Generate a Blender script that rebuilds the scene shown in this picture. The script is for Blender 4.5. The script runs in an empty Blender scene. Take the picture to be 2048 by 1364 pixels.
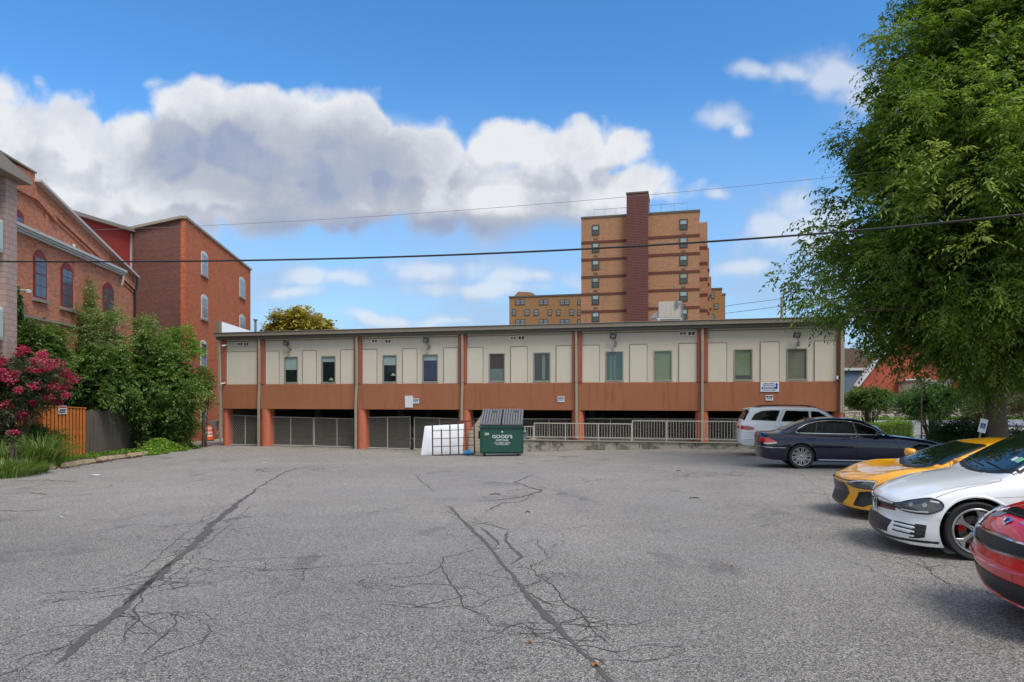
import bpy, bmesh, math, random
import numpy as np
from mathutils import Vector, Matrix
from mathutils.bvhtree import BVHTree
from math import radians as R, sin, cos, pi

rng = np.random.default_rng(7)
random.seed(7)
SC = bpy.context.scene
COL = SC.collection

# ------------------------------------------------------------------ camera
FPX = 1365.0; CX = 1024.0; HY = 795.0; CAMZ = 1.7
cam_d = bpy.data.cameras.new('camera')
cam = bpy.data.objects.new('camera', cam_d); COL.objects.link(cam)
cam.location = (0, 0, CAMZ); cam.rotation_euler = (R(90), 0, 0)
cam_d.sensor_width = 36.0; cam_d.lens = 36.0 * FPX / 2048.0
cam_d.shift_y = (HY - 682.0) / 2048.0
cam_d.clip_start = 0.05; cam_d.clip_end = 5000
SC.camera = cam
SC.view_settings.view_transform = 'Standard'
try: SC.view_settings.look = 'None'
except Exception: pass
SC.view_settings.exposure = 0.80
SC.view_settings.gamma = 1.0
try:
    SC.cycles.max_bounces = 7; SC.cycles.transparent_max_bounces = 24
    SC.cycles.use_denoising = True
    SC.cycles.sample_clamp_indirect = 6.0
except Exception: pass

# ------------------------------------------------------------------ sun
SUN = Vector((0.46, -0.60, 1.14)).normalized()
sd = bpy.data.lights.new('sun', 'SUN'); sd.energy = 2.0; sd.angle = R(24); sd.color = (1.0, 0.95, 0.88)
so = bpy.data.objects.new('sun', sd); COL.objects.link(so)
so.rotation_euler = SUN.to_track_quat('Z', 'Y').to_euler(); so.location = SUN * 60

# ------------------------------------------------------------------ sky
def lin(c):
    out = []
    for v in c[:3]:
        v = v / 255.0
        out.append(v / 12.92 if v <= 0.04045 else ((v + 0.055) / 1.055) ** 2.4)
    return out

class NT:
    """tiny node-expression helper"""
    def __init__(s, nt): s.nt = nt; s.n = nt.nodes; s.l = nt.links
    def node(s, t, **kw):
        n = s.n.new(t)
        for k, v in kw.items(): setattr(n, k, v)
        return n
    def put(s, sock, v):
        if v is None: return
        if isinstance(v, bpy.types.NodeSocket): s.l.new(v, sock)
        else:
            if isinstance(v, (list, tuple)) and len(v) == 3 and sock.type == 'RGBA': v = (*v, 1)
            sock.default_value = v
    def m(s, op, a, b=None, c=None, clamp=False):
        n = s.node('ShaderNodeMath', operation=op, use_clamp=clamp)
        s.put(n.inputs[0], a); s.put(n.inputs[1], b); s.put(n.inputs[2], c)
        return n.outputs[0]
    def v(s, op, a, b=None):
        n = s.node('ShaderNodeVectorMath', operation=op)
        s.put(n.inputs[0], a)
        if b is not None: s.put(n.inputs[1], b)
        return n.outputs['Value'] if op in ('LENGTH', 'DOT_PRODUCT', 'DISTANCE') else n.outputs[0]
    def xyz(s, x, y, z=0.0):
        n = s.node('ShaderNodeCombineXYZ'); s.put(n.inputs[0], x); s.put(n.inputs[1], y); s.put(n.inputs[2], z)
        return n.outputs[0]
    def sep(s, vec):
        n = s.node('ShaderNodeSeparateXYZ'); s.put(n.inputs[0], vec); return n.outputs
    def mix(s, f, a, b, blend='MIX'):
        n = s.node('ShaderNodeMix', data_type='RGBA', blend_type=blend)
        s.put(n.inputs[0], f); s.put(n.inputs[6], a); s.put(n.inputs[7], b)
        return n.outputs[2]
    def noise(s, vec, scale=5.0, detail=4.0, rough=0.5, dim='3D', dist=0.0):
        n = s.node('ShaderNodeTexNoise', noise_dimensions=dim)
        if vec is not None: s.put(n.inputs['Vector'], vec)
        n.inputs['Scale'].default_value = scale; n.inputs['Detail'].default_value = detail
        n.inputs['Roughness'].default_value = rough; n.inputs['Distortion'].default_value = dist
        return n.outputs[0]
    def smooth(s, x, a, b, c=0.0, d=1.0):
        n = s.node('ShaderNodeMapRange', interpolation_type='SMOOTHSTEP')
        s.put(n.inputs[0], x); n.inputs[1].default_value = a; n.inputs[2].default_value = b
        n.inputs[3].default_value = c; n.inputs[4].default_value = d
        return n.outputs[0]
    def ramp(s, fac, stops, interp='LINEAR'):
        n = s.node('ShaderNodeValToRGB'); s.put(n.inputs[0], fac)
        cr = n.color_ramp; cr.interpolation = interp
        while len(cr.elements) < len(stops): cr.elements.new(0.5)
        for e, (p, c) in zip(cr.elements, stops): e.position = p; e.color = (*c, 1)
        return n.outputs[0]

W = bpy.data.worlds.new('World'); SC.world = W; W.use_nodes = True
W.node_tree.nodes.clear()
w = NT(W.node_tree)
tc = w.node('ShaderNodeTexCoord')
gen = tc.outputs['Generated']
sky = w.node('ShaderNodeTexSky', sky_type='NISHITA', sun_disc=False, sun_elevation=R(50), sun_rotation=math.atan2(SUN.x, SUN.y), air_density=1.0, dust_density=0.35, ozone_density=2.2, altitude=100)
d = w.sep(gen)
ysafe = w.m('MAXIMUM', d[1], 0.06)
U = w.m('DIVIDE', d[0], ysafe); V = w.m('DIVIDE', d[2], ysafe)

# cumulus banks, given as lobes in slope space (x/y, z/y of the view direction)
LOBES = [(-60,330,250,150),(120,300,150,120),(240,330,150,120),(410,240,105,100),(500,235,110,88),(590,280,120,100),(650,330,150,120),
         (718,250,66,74),(800,320,95,80),(850,330,80,80),(400,400,420,70),(800,400,330,75),(1008,305,58,66),(1090,330,110,75),(1155,300,70,66),(1215,285,62,62),
         (1120,410,200,65),(180,410,260,60),(1250,370,80,50),(1000,400,220,80),(600,400,400,80),(60,400,260,80)]
LOBES2 = [(1690,140,120,60),(1760,180,110,70),(1600,135,60,30),(1530,132,45,20),(1462,238,55,34),(1500,258,34,26),
          (1600,430,90,55),(1560,480,120,55),(1640,480,100,60),(1420,410,30,22),(620,565,80,26),(700,572,60,22),(590,595,90,22),
          (900,545,130,30),(1060,555,120,28),(980,580,160,24),(760,640,90,16),(900,640,90,12),(1500,540,70,22),(130,560,200,40)]

def cloud_group(name, lobes, base, soft, amp, scale):
    g = bpy.data.node_groups.new(name, 'ShaderNodeTree')
    g.interface.new_socket('P', in_out='INPUT', socket_type='NodeSocketVector')
    g.interface.new_socket('D', in_out='OUTPUT', socket_type='NodeSocketFloat')
    n = NT(g)
    gi = n.node('NodeGroupInput'); go = n.node('NodeGroupOutput')
    P = gi.outputs[0]
    warp = n.node('ShaderNodeTexNoise', noise_dimensions='2D'); n.put(warp.inputs['Vector'], P)
    warp.inputs['Scale'].default_value = scale * .7; warp.inputs['Detail'].default_value = 3
    off = n.v('MULTIPLY', n.v('SUBTRACT', warp.outputs['Color'], (0.5, 0.5, 0.5)), (0.10, 0.09, 0.0))
    Q = n.v('ADD', P, off)
    acc = None
    for (cx, cy, rx, ry) in lobes:
        c = ((cx - CX) / FPX, (HY - cy) / FPX, 0)
        t = n.v('MULTIPLY', n.v('SUBTRACT', Q, c), (FPX / rx, FPX / ry, 0.0))
        f = n.m('SUBTRACT', 1.0, n.v('LENGTH', t))
        acc = f if acc is None else n.m('SMOOTH_MAX', acc, f, 0.16)
    nz = n.noise(P, scale * 1.8, 7.0, 0.56, '2D')
    v2 = n.node('ShaderNodeTexVoronoi', feature='F1', voronoi_dimensions='2D'); n.put(v2.inputs['Vector'], Q)
    v2.inputs['Scale'].default_value = scale * 2.6
    try: v2.inputs['Detail'].default_value = 1.5; v2.inputs['Smoothness'].default_value = .6
    except Exception: pass
    f = n.m('ADD', n.m('ADD', acc, 0.16 if base is not None else 0.26), n.m('MULTIPLY', n.m('SUBTRACT', nz, 0.5), amp))
    f = n.m('ADD', f, n.m('MULTIPLY', n.m('SUBTRACT', 0.42, v2.outputs['Distance']), amp * .42))
    if base is not None:
        vb = (HY - base) / FPX
        py = n.sep(P)[1]
        nb = n.noise(P, 3.0, 4.0, 0.5, '2D')
        b = n.m('MULTIPLY', n.m('ADD', n.m('SUBTRACT', py, vb), n.m('MULTIPLY', n.m('SUBTRACT', nb, 0.5), 0.10)), 14.0)
        f = n.m('MINIMUM', f, b)
    n.l.new(f, go.inputs[0])
    return g
g1 = cloud_group('cumulus', LOBES, 468, .3, 1.15, 5.5)
g2 = cloud_group('cloudlets', LOBES2, None, .3, 1.3, 6.0)
P0 = w.xyz(U, V)
def use(g, vec):
    n = w.node('ShaderNodeGroup'); n.node_tree = g; w.put(n.inputs[0], vec); return n.outputs[0]
D1 = use(g1, P0); D1s = use(g1, w.v('ADD', P0, (0.035, 0.045, 0.0)))
D2 = use(g2, P0)
front = w.smooth(d[1], 0.08, 0.3)
gl = w.v('LENGTH', w.v('MULTIPLY', w.v('SUBTRACT', P0, ((560 - CX) / FPX, (HY - 325) / FPX, 0)), (FPX / 400, FPX / 125, 0)))
# the rest of the dome, out of view: broken cloud added to whiten the light
gz_ = w.m('MAXIMUM', d[2], 0.05)
dome = w.xyz(w.m('DIVIDE', d[0], w.m('ADD', gz_, .25)), w.m('DIVIDE', d[1], w.m('ADD', gz_, .25)), 3.3)
dn = w.noise(dome, 1.15, 5.0, 0.55)
notfront = w.m('SUBTRACT', 1.0, w.m('MULTIPLY', w.smooth(d[1], 0.3, 0.55), w.smooth(d[2], 0.75, 0.9, 1.0, 0.0)))
A3 = w.m('MULTIPLY', w.smooth(dn, 0.36, 0.56), notfront)
A1 = w.m('MULTIPLY', w.m('MINIMUM', w.m('ADD', w.smooth(D1, -0.16, 0.34), w.m('MULTIPLY', w.m('MULTIPLY', w.smooth(gl, .55, 1.05, 1.0, 0.0), w.smooth(V, .23, .27)), 0.9)), 1.0), front)
A2 = w.m('MULTIPLY', w.m('MULTIPLY', w.smooth(D2, -0.15, 0.95), 0.66), front)
# cloud tone: sunlit rims white, thick undersides lavender grey
lit1 = w.smooth(w.m('SUBTRACT', D1, D1s), -0.30, 0.34)
grey = w.smooth(gl, 0.35, 1.2, 0.0, 1.0)
gl2 = w.v('LENGTH', w.v('MULTIPLY', w.v('SUBTRACT', P0, ((800 - CX) / FPX, (HY - 462) / FPX, 0)), (FPX / 520, FPX / 42, 0)))
grey2 = w.smooth(gl2, 0.2, 1.2, 0.0, 1.0)
nzt = w.noise(P0, 8.0, 8.0, 0.62, '2D')
rim = w.smooth(D1, 0.05, 0.34, 1.0, 0.0)
t1 = w.m('ADD', w.m('MULTIPLY', lit1, 0.36), w.m('MULTIPLY', w.m('MULTIPLY', grey, grey2), 0.66))
t1 = w.m('ADD', t1, w.m('MULTIPLY', w.m('SUBTRACT', nzt, 0.5), 1.05))
t1 = w.m('ADD', t1, w.m('MULTIPLY', rim, 0.12), clamp=True)
CK = 5.7
cg = [c * CK for c in (0.34, 0.405, 0.57)]; cm = [c * CK for c in (0.50, 0.535, 0.62)]; cw = [c * CK for c in (0.82, 0.85, 0.89)]
C1 = w.ramp(t1, [(0.0, [c / 10 for c in cg]), (0.5, [c / 10 for c in cm]), (1.0, [c / 10 for c in cw])])
lit2 = w.smooth(w.m('ADD', D2, w.m('MULTIPLY', w.m('SUBTRACT', nzt, .5), .8)), -0.1, 0.9)
C2 = w.ramp(lit2, [(0.0, [c / 10 for c in (cm[0]*.95, cm[1]*1.0, cm[2]*1.1)]), (1.0, [c / 10 for c in cw])])
hs = w.node('ShaderNodeHueSaturation'); hs.inputs['Saturation'].default_value = 1.18; hs.inputs['Value'].default_value = 1.0
w.put(hs.inputs['Color'], sky.outputs[0])
skyc = w.mix(1.0, hs.outputs[0], (.74, 1.08, 1.24), 'MULTIPLY')
# thin milky veil low in the sky
veil = w.m('MULTIPLY', w.smooth(V, 0.02, 0.50, 1.0, 0.0), w.smooth(w.noise(w.v('MULTIPLY', P0, (1.0, 3.2, 1.0)), 3.2, 7.0, .6, '2D'), .30, .70, .65, 1.0))
veil = w.m('MULTIPLY', veil, front)
c = w.mix(veil, skyc, (2.3, 3.05, 4.25))
def ten(col): return w.mix(1.0, col, (10.0, 10.0, 10.0), 'MULTIPLY')
c = w.mix(A3, c, (5.2, 5.3, 5.5))
c = w.mix(A2, c, ten(C2))
c = w.mix(A1, c, ten(C1))
bg = w.node('ShaderNodeBackground'); bg.inputs['Strength'].default_value = 0.1
w.put(bg.inputs['Color'], c)
wo = w.node('ShaderNodeOutputWorld'); w.l.new(bg.outputs[0], wo.inputs[0])
try: W.cycles.sampling_method = 'MANUAL'; W.cycles.sample_map_resolution = 512
except Exception: pass

# ------------------------------------------------------------------ terrain height
def ss(v, a, b):
    t = min(1.0, max(0.0, (v - a) / (b - a))); return t * t * (3 - 2 * t)
def gz(x, y):
    X = min(45.0, max(-40.0, x)); Y = min(64.0, max(-6.0, y))
    h = 1.65 + .0245 * Y - .0084 * X
    h += .25 * math.exp(-((X + 3.5) / 8) ** 2 - ((Y - 35.5) / (7 if Y < 35.5 else 4.5)) ** 2)
    h -= .95 * ss(X, 15.5, 24) * ss(Y, 24, 46)
    return CAMZ - h
def P(px, py, Y):
    return Vector(((px - CX) / FPX * Y, Y, CAMZ - (py - HY) / FPX * Y))
def PX(px, Y): return (px - CX) / FPX * Y
# ------------------------------------------------------------------ mesh helpers
class MB:
    def __init__(s): s.v = []; s.f = []; s.mi = []
    def add(s, vs, fs, mi=0):
        o = len(s.v); s.v += [tuple(p) for p in vs]; s.f += [tuple(i + o for i in f) for f in fs]; s.mi += [mi] * len(fs); return s
    def box(s, x0, x1, y0, y1, z0, z1, mi=0):
        if x1 < x0: x0, x1 = x1, x0
        if y1 < y0: y0, y1 = y1, y0
        if z1 < z0: z0, z1 = z1, z0
        return s.add([(x0,y0,z0),(x1,y0,z0),(x1,y1,z0),(x0,y1,z0),(x0,y0,z1),(x1,y0,z1),(x1,y1,z1),(x0,y1,z1)],
                     [(0,3,2,1),(4,5,6,7),(0,1,5,4),(1,2,6,5),(2,3,7,6),(3,0,4,7)], mi)
    def obox(s, c, ax, ay, az, mi=0):
        c, ax, ay, az = map(Vector, (c, ax, ay, az))
        vs = [c + ax * i + ay * j + az * k for k in (-1, 1) for (i, j) in ((-1,-1),(1,-1),(1,1),(-1,1))]
        return s.add(vs, [(0,3,2,1),(4,5,6,7),(0,1,5,4),(1,2,6,5),(2,3,7,6),(3,0,4,7)], mi)
    def bar(s, p0, p1, w, h, up=(0, 0, 1), mi=0):
        p0, p1 = Vector(p0), Vector(p1); d = p1 - p0; L = d.length
        if L < 1e-6: return s
        d /= L; u = Vector(up)
        if abs(d.dot(u)) > .98: u = Vector((0, 1, 0))
        a = d.cross(u).normalized(); b = a.cross(d).normalized()
        return s.obox((p0 + p1) / 2, d * L / 2, a * w / 2, b * h / 2, mi)
    def tube(s, pts, r, n=8, mi=0, caps=True):
        pts = [Vector(p) for p in pts]; rs = r if isinstance(r, (list, tuple)) else [r] * len(pts)
        prev = None; rings = []
        for i, p in enumerate(pts):
            d = (pts[min(i + 1, len(pts) - 1)] - pts[max(i - 1, 0)])
            if d.length < 1e-7: d = Vector((0, 0, 1))
            d.normalize()
            if prev is None:
                a = d.orthogonal().normalized()
            else:
                a = (prev - d * prev.dot(d))
                a = a.normalized() if a.length > 1e-6 else d.orthogonal().normalized()
            prev = a; b = d.cross(a)
            rings.append([p + (a * cos(2*pi*k/n) + b * sin(2*pi*k/n)) * rs[i] for k in range(n)])
        vs = [q for rg in rings for q in rg]; fs = []
        for i in range(len(pts) - 1):
            for k in range(n):
                k2 = (k + 1) % n
                fs.append((i*n+k, i*n+k2, (i+1)*n+k2, (i+1)*n+k))
        if caps:
            fs.append(tuple(range(n))[::-1]); fs.append(tuple((len(pts)-1)*n + k for k in range(n)))
        return s.add(vs, fs, mi)
    def cyl(s, p0, p1, r0, r1=None, n=16, mi=0):
        return s.tube([p0, p1], [r0, r0 if r1 is None else r1], n, mi)
    def lathe(s, prof, c=(0,0,0), axis='z', n=32, mi=0, closed=False):
        vs = []; fs = []; c = Vector(c)
        for (r, h) in prof:
            for k in range(n):
                a = 2*pi*k/n
                if axis == 'z': vs.append(c + Vector((r*cos(a), r*sin(a), h)))
                elif axis == 'y': vs.append(c + Vector((r*cos(a), h, r*sin(a))))
                else: vs.append(c + Vector((h, r*cos(a), r*sin(a))))
        m = len(prof)
        for i in range(m if closed else m - 1):
            j = (i + 1) % m
            for k in range(n):
                k2 = (k+1) % n
                fs.append((i*n+k, i*n+k2, j*n+k2, j*n+k))
        return s.add(vs, fs, mi)
    def prism(s, poly, fn, t0, t1, mi=0):
        """poly: 2-D outline, fn(a,b,t)->point, extruded t0..t1"""
        n = len(poly)
        vs = [fn(a, b, t0) for a, b in poly] + [fn(a, b, t1) for a, b in poly]
        fs = [tuple(range(n))[::-1], tuple(range(n, 2*n))] + [(i, (i+1) % n, (i+1) % n + n, i + n) for i in range(n)]
        return s.add(vs, fs, mi)
    def grid(s, fn, nu, nv, mi=0):
        vs = [fn(i / nu, j / nv) for i in range(nu + 1) for j in range(nv + 1)]
        fs = [(i*(nv+1)+j, (i+1)*(nv+1)+j, (i+1)*(nv+1)+j+1, i*(nv+1)+j+1) for i in range(nu) for j in range(nv)]
        return s.add(vs, fs, mi)
    def build(s, name, mats, parent=None, smooth=False, bevel=0.0, fix=True, seg=1, angle=40):
        me = bpy.data.meshes.new(name)
        me.from_pydata([tuple(p) for p in s.v], [], s.f)
        if not isinstance(mats, (list, tuple)): mats = [mats]
        for m_ in mats: me.materials.append(m_)
        for p, i in zip(me.polygons, s.mi): p.material_index = min(i, len(mats) - 1)
        if fix:
            bm = bmesh.new(); bm.from_mesh(me)
            bmesh.ops.recalc_face_normals(bm, faces=bm.faces); bm.to_mesh(me); bm.free()
        box_uv(me)
        if smooth:
            me.polygons.foreach_set('use_smooth', [True] * len(me.polygons))
            try: me.set_sharp_from_angle(angle=R(angle))
            except Exception: pass
        o = bpy.data.objects.new(name, me); COL.objects.link(o)
        if parent is not None: o.parent = parent
        if bevel > 0:
            b = o.modifiers.new('bevel', 'BEVEL'); b.width = bevel; b.segments = seg; b.limit_method = 'ANGLE'; b.angle_limit = R(35)
        return o

def box_uv(me):
    if not len(me.polygons): return
    uv = me.uv_layers.new(name='UVMap')
    n = len(me.loops)
    co = np.empty(len(me.vertices) * 3); me.vertices.foreach_get('co', co); co = co.reshape(-1, 3)
    li = np.empty(n, dtype=np.int64); me.loops.foreach_get('vertex_index', li)
    nf = len(me.polygons)
    nor = np.empty(nf * 3); me.polygons.foreach_get('normal', nor); nor = nor.reshape(-1, 3)
    tot = np.empty(nf, dtype=np.int64); me.polygons.foreach_get('loop_total', tot)
    ln = np.repeat(nor, tot, axis=0)
    p = co[li]
    t = np.stack([-ln[:, 1], ln[:, 0]], 1); L = np.linalg.norm(t, axis=1); L[L < 1e-6] = 1; t /= L[:, None]
    side = np.abs(ln[:, 2]) < .7
    u = np.where(side, p[:, 0] * t[:, 0] + p[:, 1] * t[:, 1], p[:, 0])
    v = np.where(side, p[:, 2], p[:, 1])
    uv.data.foreach_set('uv', np.stack([u, v], 1).ravel())

def tag(o, label=None, cat=None, group=None, kind=None):
    if label: o['label'] = label
    if cat: o['category'] = cat
    if group: o['group'] = group
    if kind: o['kind'] = kind
    return o
def thing(name, label, cat, loc=(0,0,0), rz=0.0, group=None):
    o = bpy.data.objects.new(name, None); COL.objects.link(o)
    o.empty_display_size = .2
    o.location = loc; o.rotation_euler = (0, 0, rz)
    return tag(o, label, cat, group)
def copy_tree(o, parent=None):
    c = o.copy(); COL.objects.link(c)
    if parent is not None: c.parent = parent
    for ch in [x for x in COL.objects if x.parent == o]: copy_tree(ch, c)
    return c
def text_mesh(txt, size, mat, parent, loc, rot, name='lettering', depth=0.002, bold=0.0, align='CENTER', xs=1.0):
    cu = bpy.data.curves.new(name, 'FONT'); cu.body = txt; cu.size = size; cu.align_x = align; cu.align_y = 'CENTER'
    cu.extrude = depth; cu.offset = bold; cu.resolution_u = 3
    t = bpy.data.objects.new(name, cu); COL.objects.link(t)
    dg = bpy.context.evaluated_depsgraph_get()
    me = bpy.data.meshes.new_from_object(t.evaluated_get(dg)); bpy.data.objects.remove(t)
    me.materials.clear(); me.materials.append(mat)
    o = bpy.data.objects.new(name, me); COL.objects.link(o); o.parent = parent
    o.location = loc; o.rotation_euler = rot; o.scale = (xs, 1, 1)
    return o

# ------------------------------------------------------------------ materials
def newmat(name):
    m = bpy.data.materials.new(name); m.use_nodes = True
    n = NT(m.node_tree); b = m.node_tree.nodes['Principled BSDF']
    return m, n, b
def M(name, rgb, rough=.6, metal=0.0, var=.12, vs=2.0, bump=0.0, bs=40.0, coat=0.0, spec=.5, streak=0.0, srgb=True, dirt=0.0, alpha=1.0, grain=0.0):
    m, n, b = newmat(name)
    base = lin(rgb) if srgb else list(rgb)
    tcn = n.node('ShaderNodeTexCoord'); oc = tcn.outputs['Object']
    nz = n.noise(oc, vs, 6.0, .6)
    f = n.m('ADD', 1.0 - var, n.m('MULTIPLY', nz, var * 2.0))
    if grain > 0:
        g = n.noise(oc, 60.0, 3.0, .7)
        f = n.m('MULTIPLY', f, n.m('ADD', 1.0 - grain, n.m('MULTIPLY', g, grain * 2)))
    if streak > 0:
        st = n.noise(n.v('MULTIPLY', oc, (2.2, 2.2, .22)), 2.2, 5.0, .65)
        f = n.m('MULTIPLY', f, n.m('SUBTRACT', 1.0, n.m('MULTIPLY', n.smooth(st, .48, .72), streak)))
    c = n.mix(1.0, base, n.xyz(f, f, f), 'MULTIPLY')
    if dirt > 0:
        dn_ = n.smooth(n.noise(oc, 1.3, 8.0, .65), .5, .75)
        c = n.mix(n.m('MULTIPLY', dn_, dirt), c, (.09, .075, .055))
    n.put(b.inputs['Base Color'], c)
    rr = n.m('ADD', rough - .06, n.m('MULTIPLY', n.noise(oc, vs * 3, 4.0, .6), .12), clamp=True)
    n.put(b.inputs['Roughness'], rr)
    b.inputs['Metallic'].default_value = metal
    b.inputs['Specular IOR Level'].default_value = spec
    if coat: b.inputs['Coat Weight'].default_value = coat; b.inputs['Coat Roughness'].default_value = .03
    if bump > 0:
        bp = n.node('ShaderNodeBump'); bp.inputs['Strength'].default_value = bump; bp.inputs['Distance'].default_value = .01
        n.put(bp.inputs['Height'], n.noise(oc, bs, 5.0, .6)); n.put(b.inputs['Normal'], bp.outputs[0])
    return m
def brick_mat(name, c1, c2, mortar, bw=.21, bh=.075, ms=.012, var=.25, tint=None, stain=0.0, bump=.5, offset=.5):
    m, n, b = newmat(name)
    uv = n.node('ShaderNodeTexCoord').outputs['UV']
    br = n.node('ShaderNodeTexBrick'); n.put(br.inputs['Vector'], uv)
    br.offset = offset
    n.put(br.inputs['Color1'], lin(c1)); n.put(br.inputs['Color2'], lin(c2)); n.put(br.inputs['Mortar'], lin(mortar))
    br.inputs['Scale'].default_value = 1.0; br.inputs['Mortar Size'].default_value = ms
    br.inputs['Brick Width'].default_value = bw; br.inputs['Row Height'].default_value = bh
    br.inputs['Mortar Smooth'].default_value = .3; br.inputs['Bias'].default_value = 0.0
    nz = n.noise(uv, .9, 7.0, .65)
    nz2 = n.noise(uv, 9.0, 3.0, .6)
    f = n.m('ADD', 1.0 - var, n.m('MULTIPLY', n.m('ADD', n.m('MULTIPLY', nz, .6), n.m('MULTIPLY', nz2, .4)), var * 2))
    c = n.mix(1.0, br.outputs[0], n.xyz(f, f, f), 'MULTIPLY')
    if stain > 0:
        s1 = n.smooth(n.noise(n.v('MULTIPLY', uv, (1.0, .35, 1.0)), .7, 7.0, .6), .5, .7)
        c = n.mix(n.m('MULTIPLY', s1, stain), c, lin(tint or (60, 40, 34)))
    n.put(b.inputs['Base Color'], c); b.inputs['Roughness'].default_value = .9
    bp = n.node('ShaderNodeBump'); bp.inputs['Strength'].default_value = bump; bp.inputs['Distance'].default_value = .006; bp.invert = True
    n.put(bp.inputs['Height'], br.outputs['Fac']); n.put(b.inputs['Normal'], bp.outputs[0])
    return m
def glass_mat(name, rgb=(20, 26, 30), rough=.04, spec=.8, var=.3):
    m, n, b = newmat(name)
    oc = n.node('ShaderNodeTexCoord').outputs['Object']
    nz = n.noise(oc, 1.6, 3.0, .5)
    f = n.m('ADD', 1 - var, n.m('MULTIPLY', nz, 2 * var))
    n.put(b.inputs['Base Color'], n.mix(1.0, lin(rgb), n.xyz(f, f, f), 'MULTIPLY'))
    b.inputs['Roughness'].default_value = rough; b.inputs['Specular IOR Level'].default_value = spec
    bp = n.node('ShaderNodeBump'); bp.inputs['Strength'].default_value = .05; bp.inputs['Distance'].default_value = .02
    n.put(bp.inputs['Height'], n.noise(oc, 2.0, 2.0, .5)); n.put(b.inputs['Normal'], bp.outputs[0])
    return m
def blind_mat(name, rgb, pitch=.05, rough=.5):
    """slatted blind behind glass"""
    m, n, b = newmat(name)
    oc = n.node('ShaderNodeTexCoord').outputs['Object']
    z = n.sep(oc)[2]
    s_ = n.m('SINE', n.m('MULTIPLY', z, 2 * pi / pitch))
    f = n.m('ADD', .86, n.m('MULTIPLY', s_, .14))
    f = n.m('MULTIPLY', f, n.m('ADD', .8, n.m('MULTIPLY', n.noise(oc, 2.0, 4.0, .6), .4)))
    n.put(b.inputs['Base Color'], n.mix(1.0, lin(rgb), n.xyz(f, f, f), 'MULTIPLY'))
    b.inputs['Roughness'].default_value = rough
    b.inputs['Coat Weight'].default_value = .8; b.inputs['Coat Roughness'].default_value = .02
    return m
def leaf_mat(name, c_dark, c_mid, c_light, trans=.35):
    m, n, b = newmat(name)
    at = n.node('ShaderNodeAttribute'); at.attribute_name = 'rnd'
    c = n.ramp(at.outputs['Fac'], [(0.0, lin(c_dark)), (.55, lin(c_mid)), (1.0, lin(c_light))])
    n.put(b.inputs['Base Color'], c); b.inputs['Roughness'].default_value = .5; b.inputs['Specular IOR Level'].default_value = .35
    tr = n.node('ShaderNodeBsdfTranslucent')
    n.put(tr.inputs['Color'], n.mix(1.0, c, (1.3, 1.25, .75), 'MULTIPLY'))
    mx = n.node('ShaderNodeMixShader'); mx.inputs[0].default_value = trans
    n.l.new(b.outputs[0], mx.inputs[1]); n.l.new(tr.outputs[0], mx.inputs[2])
    out = m.node_tree.nodes['Material Output']; n.l.new(mx.outputs[0], out.inputs[0])
    return m
def paint_mat(name, rgb, metal=0.0, rough=.28, spec=.5):
    m, n, b = newmat(name)
    oc = n.node('ShaderNodeTexCoord').outputs['Object']
    nz = n.noise(oc, 1.5, 5.0, .6)
    f = n.m('ADD', .95, n.m('MULTIPLY', nz, .1))
    n.put(b.inputs['Base Color'], n.mix(1.0, lin(rgb), n.xyz(f, f, f), 'MULTIPLY'))
    b.inputs['Metallic'].default_value = metal; b.inputs['Specular IOR Level'].default_value = spec
    n.put(b.inputs['Roughness'], n.m('ADD', rough - .02, n.m('MULTIPLY', n.noise(oc, 3.0, 2.0, .5), .06)))
    b.inputs['Coat Weight'].default_value = 1.0; b.inputs['Coat Roughness'].default_value = .03
    return m
def mesh_mat(name, c_hole=(8, 8, 9), c_bar=(62, 62, 64), sc=38.0, w_=.12, sx=1.0, sy=1.0):
    """honeycomb plastic grille"""
    m, n, b = newmat(name)
    oc = n.node('ShaderNodeTexCoord').outputs['Object']
    s_ = n.sep(oc)
    u = n.xyz(n.m('MULTIPLY', s_[1], sx), n.m('MULTIPLY', s_[2], sy))
    br = n.node('ShaderNodeTexBrick'); n.put(br.inputs['Vector'], u); br.offset = .5
    br.inputs['Scale'].default_value = sc; br.inputs['Brick Width'].default_value = 1.7; br.inputs['Row Height'].default_value = .8
    br.inputs['Mortar Size'].default_value = w_; br.inputs['Mortar Smooth'].default_value = .4
    n.put(b.inputs['Base Color'], n.mix(br.outputs['Fac'], lin(c_hole), lin(c_bar)))
    b.inputs['Roughness'].default_value = .35
    bp = n.node('ShaderNodeBump'); bp.inputs['Strength'].default_value = 1.0; bp.inputs['Distance'].default_value = .01
    n.put(bp.inputs['Height'], br.outputs['Fac']); n.put(b.inputs['Normal'], bp.outputs[0])
    return m
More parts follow.
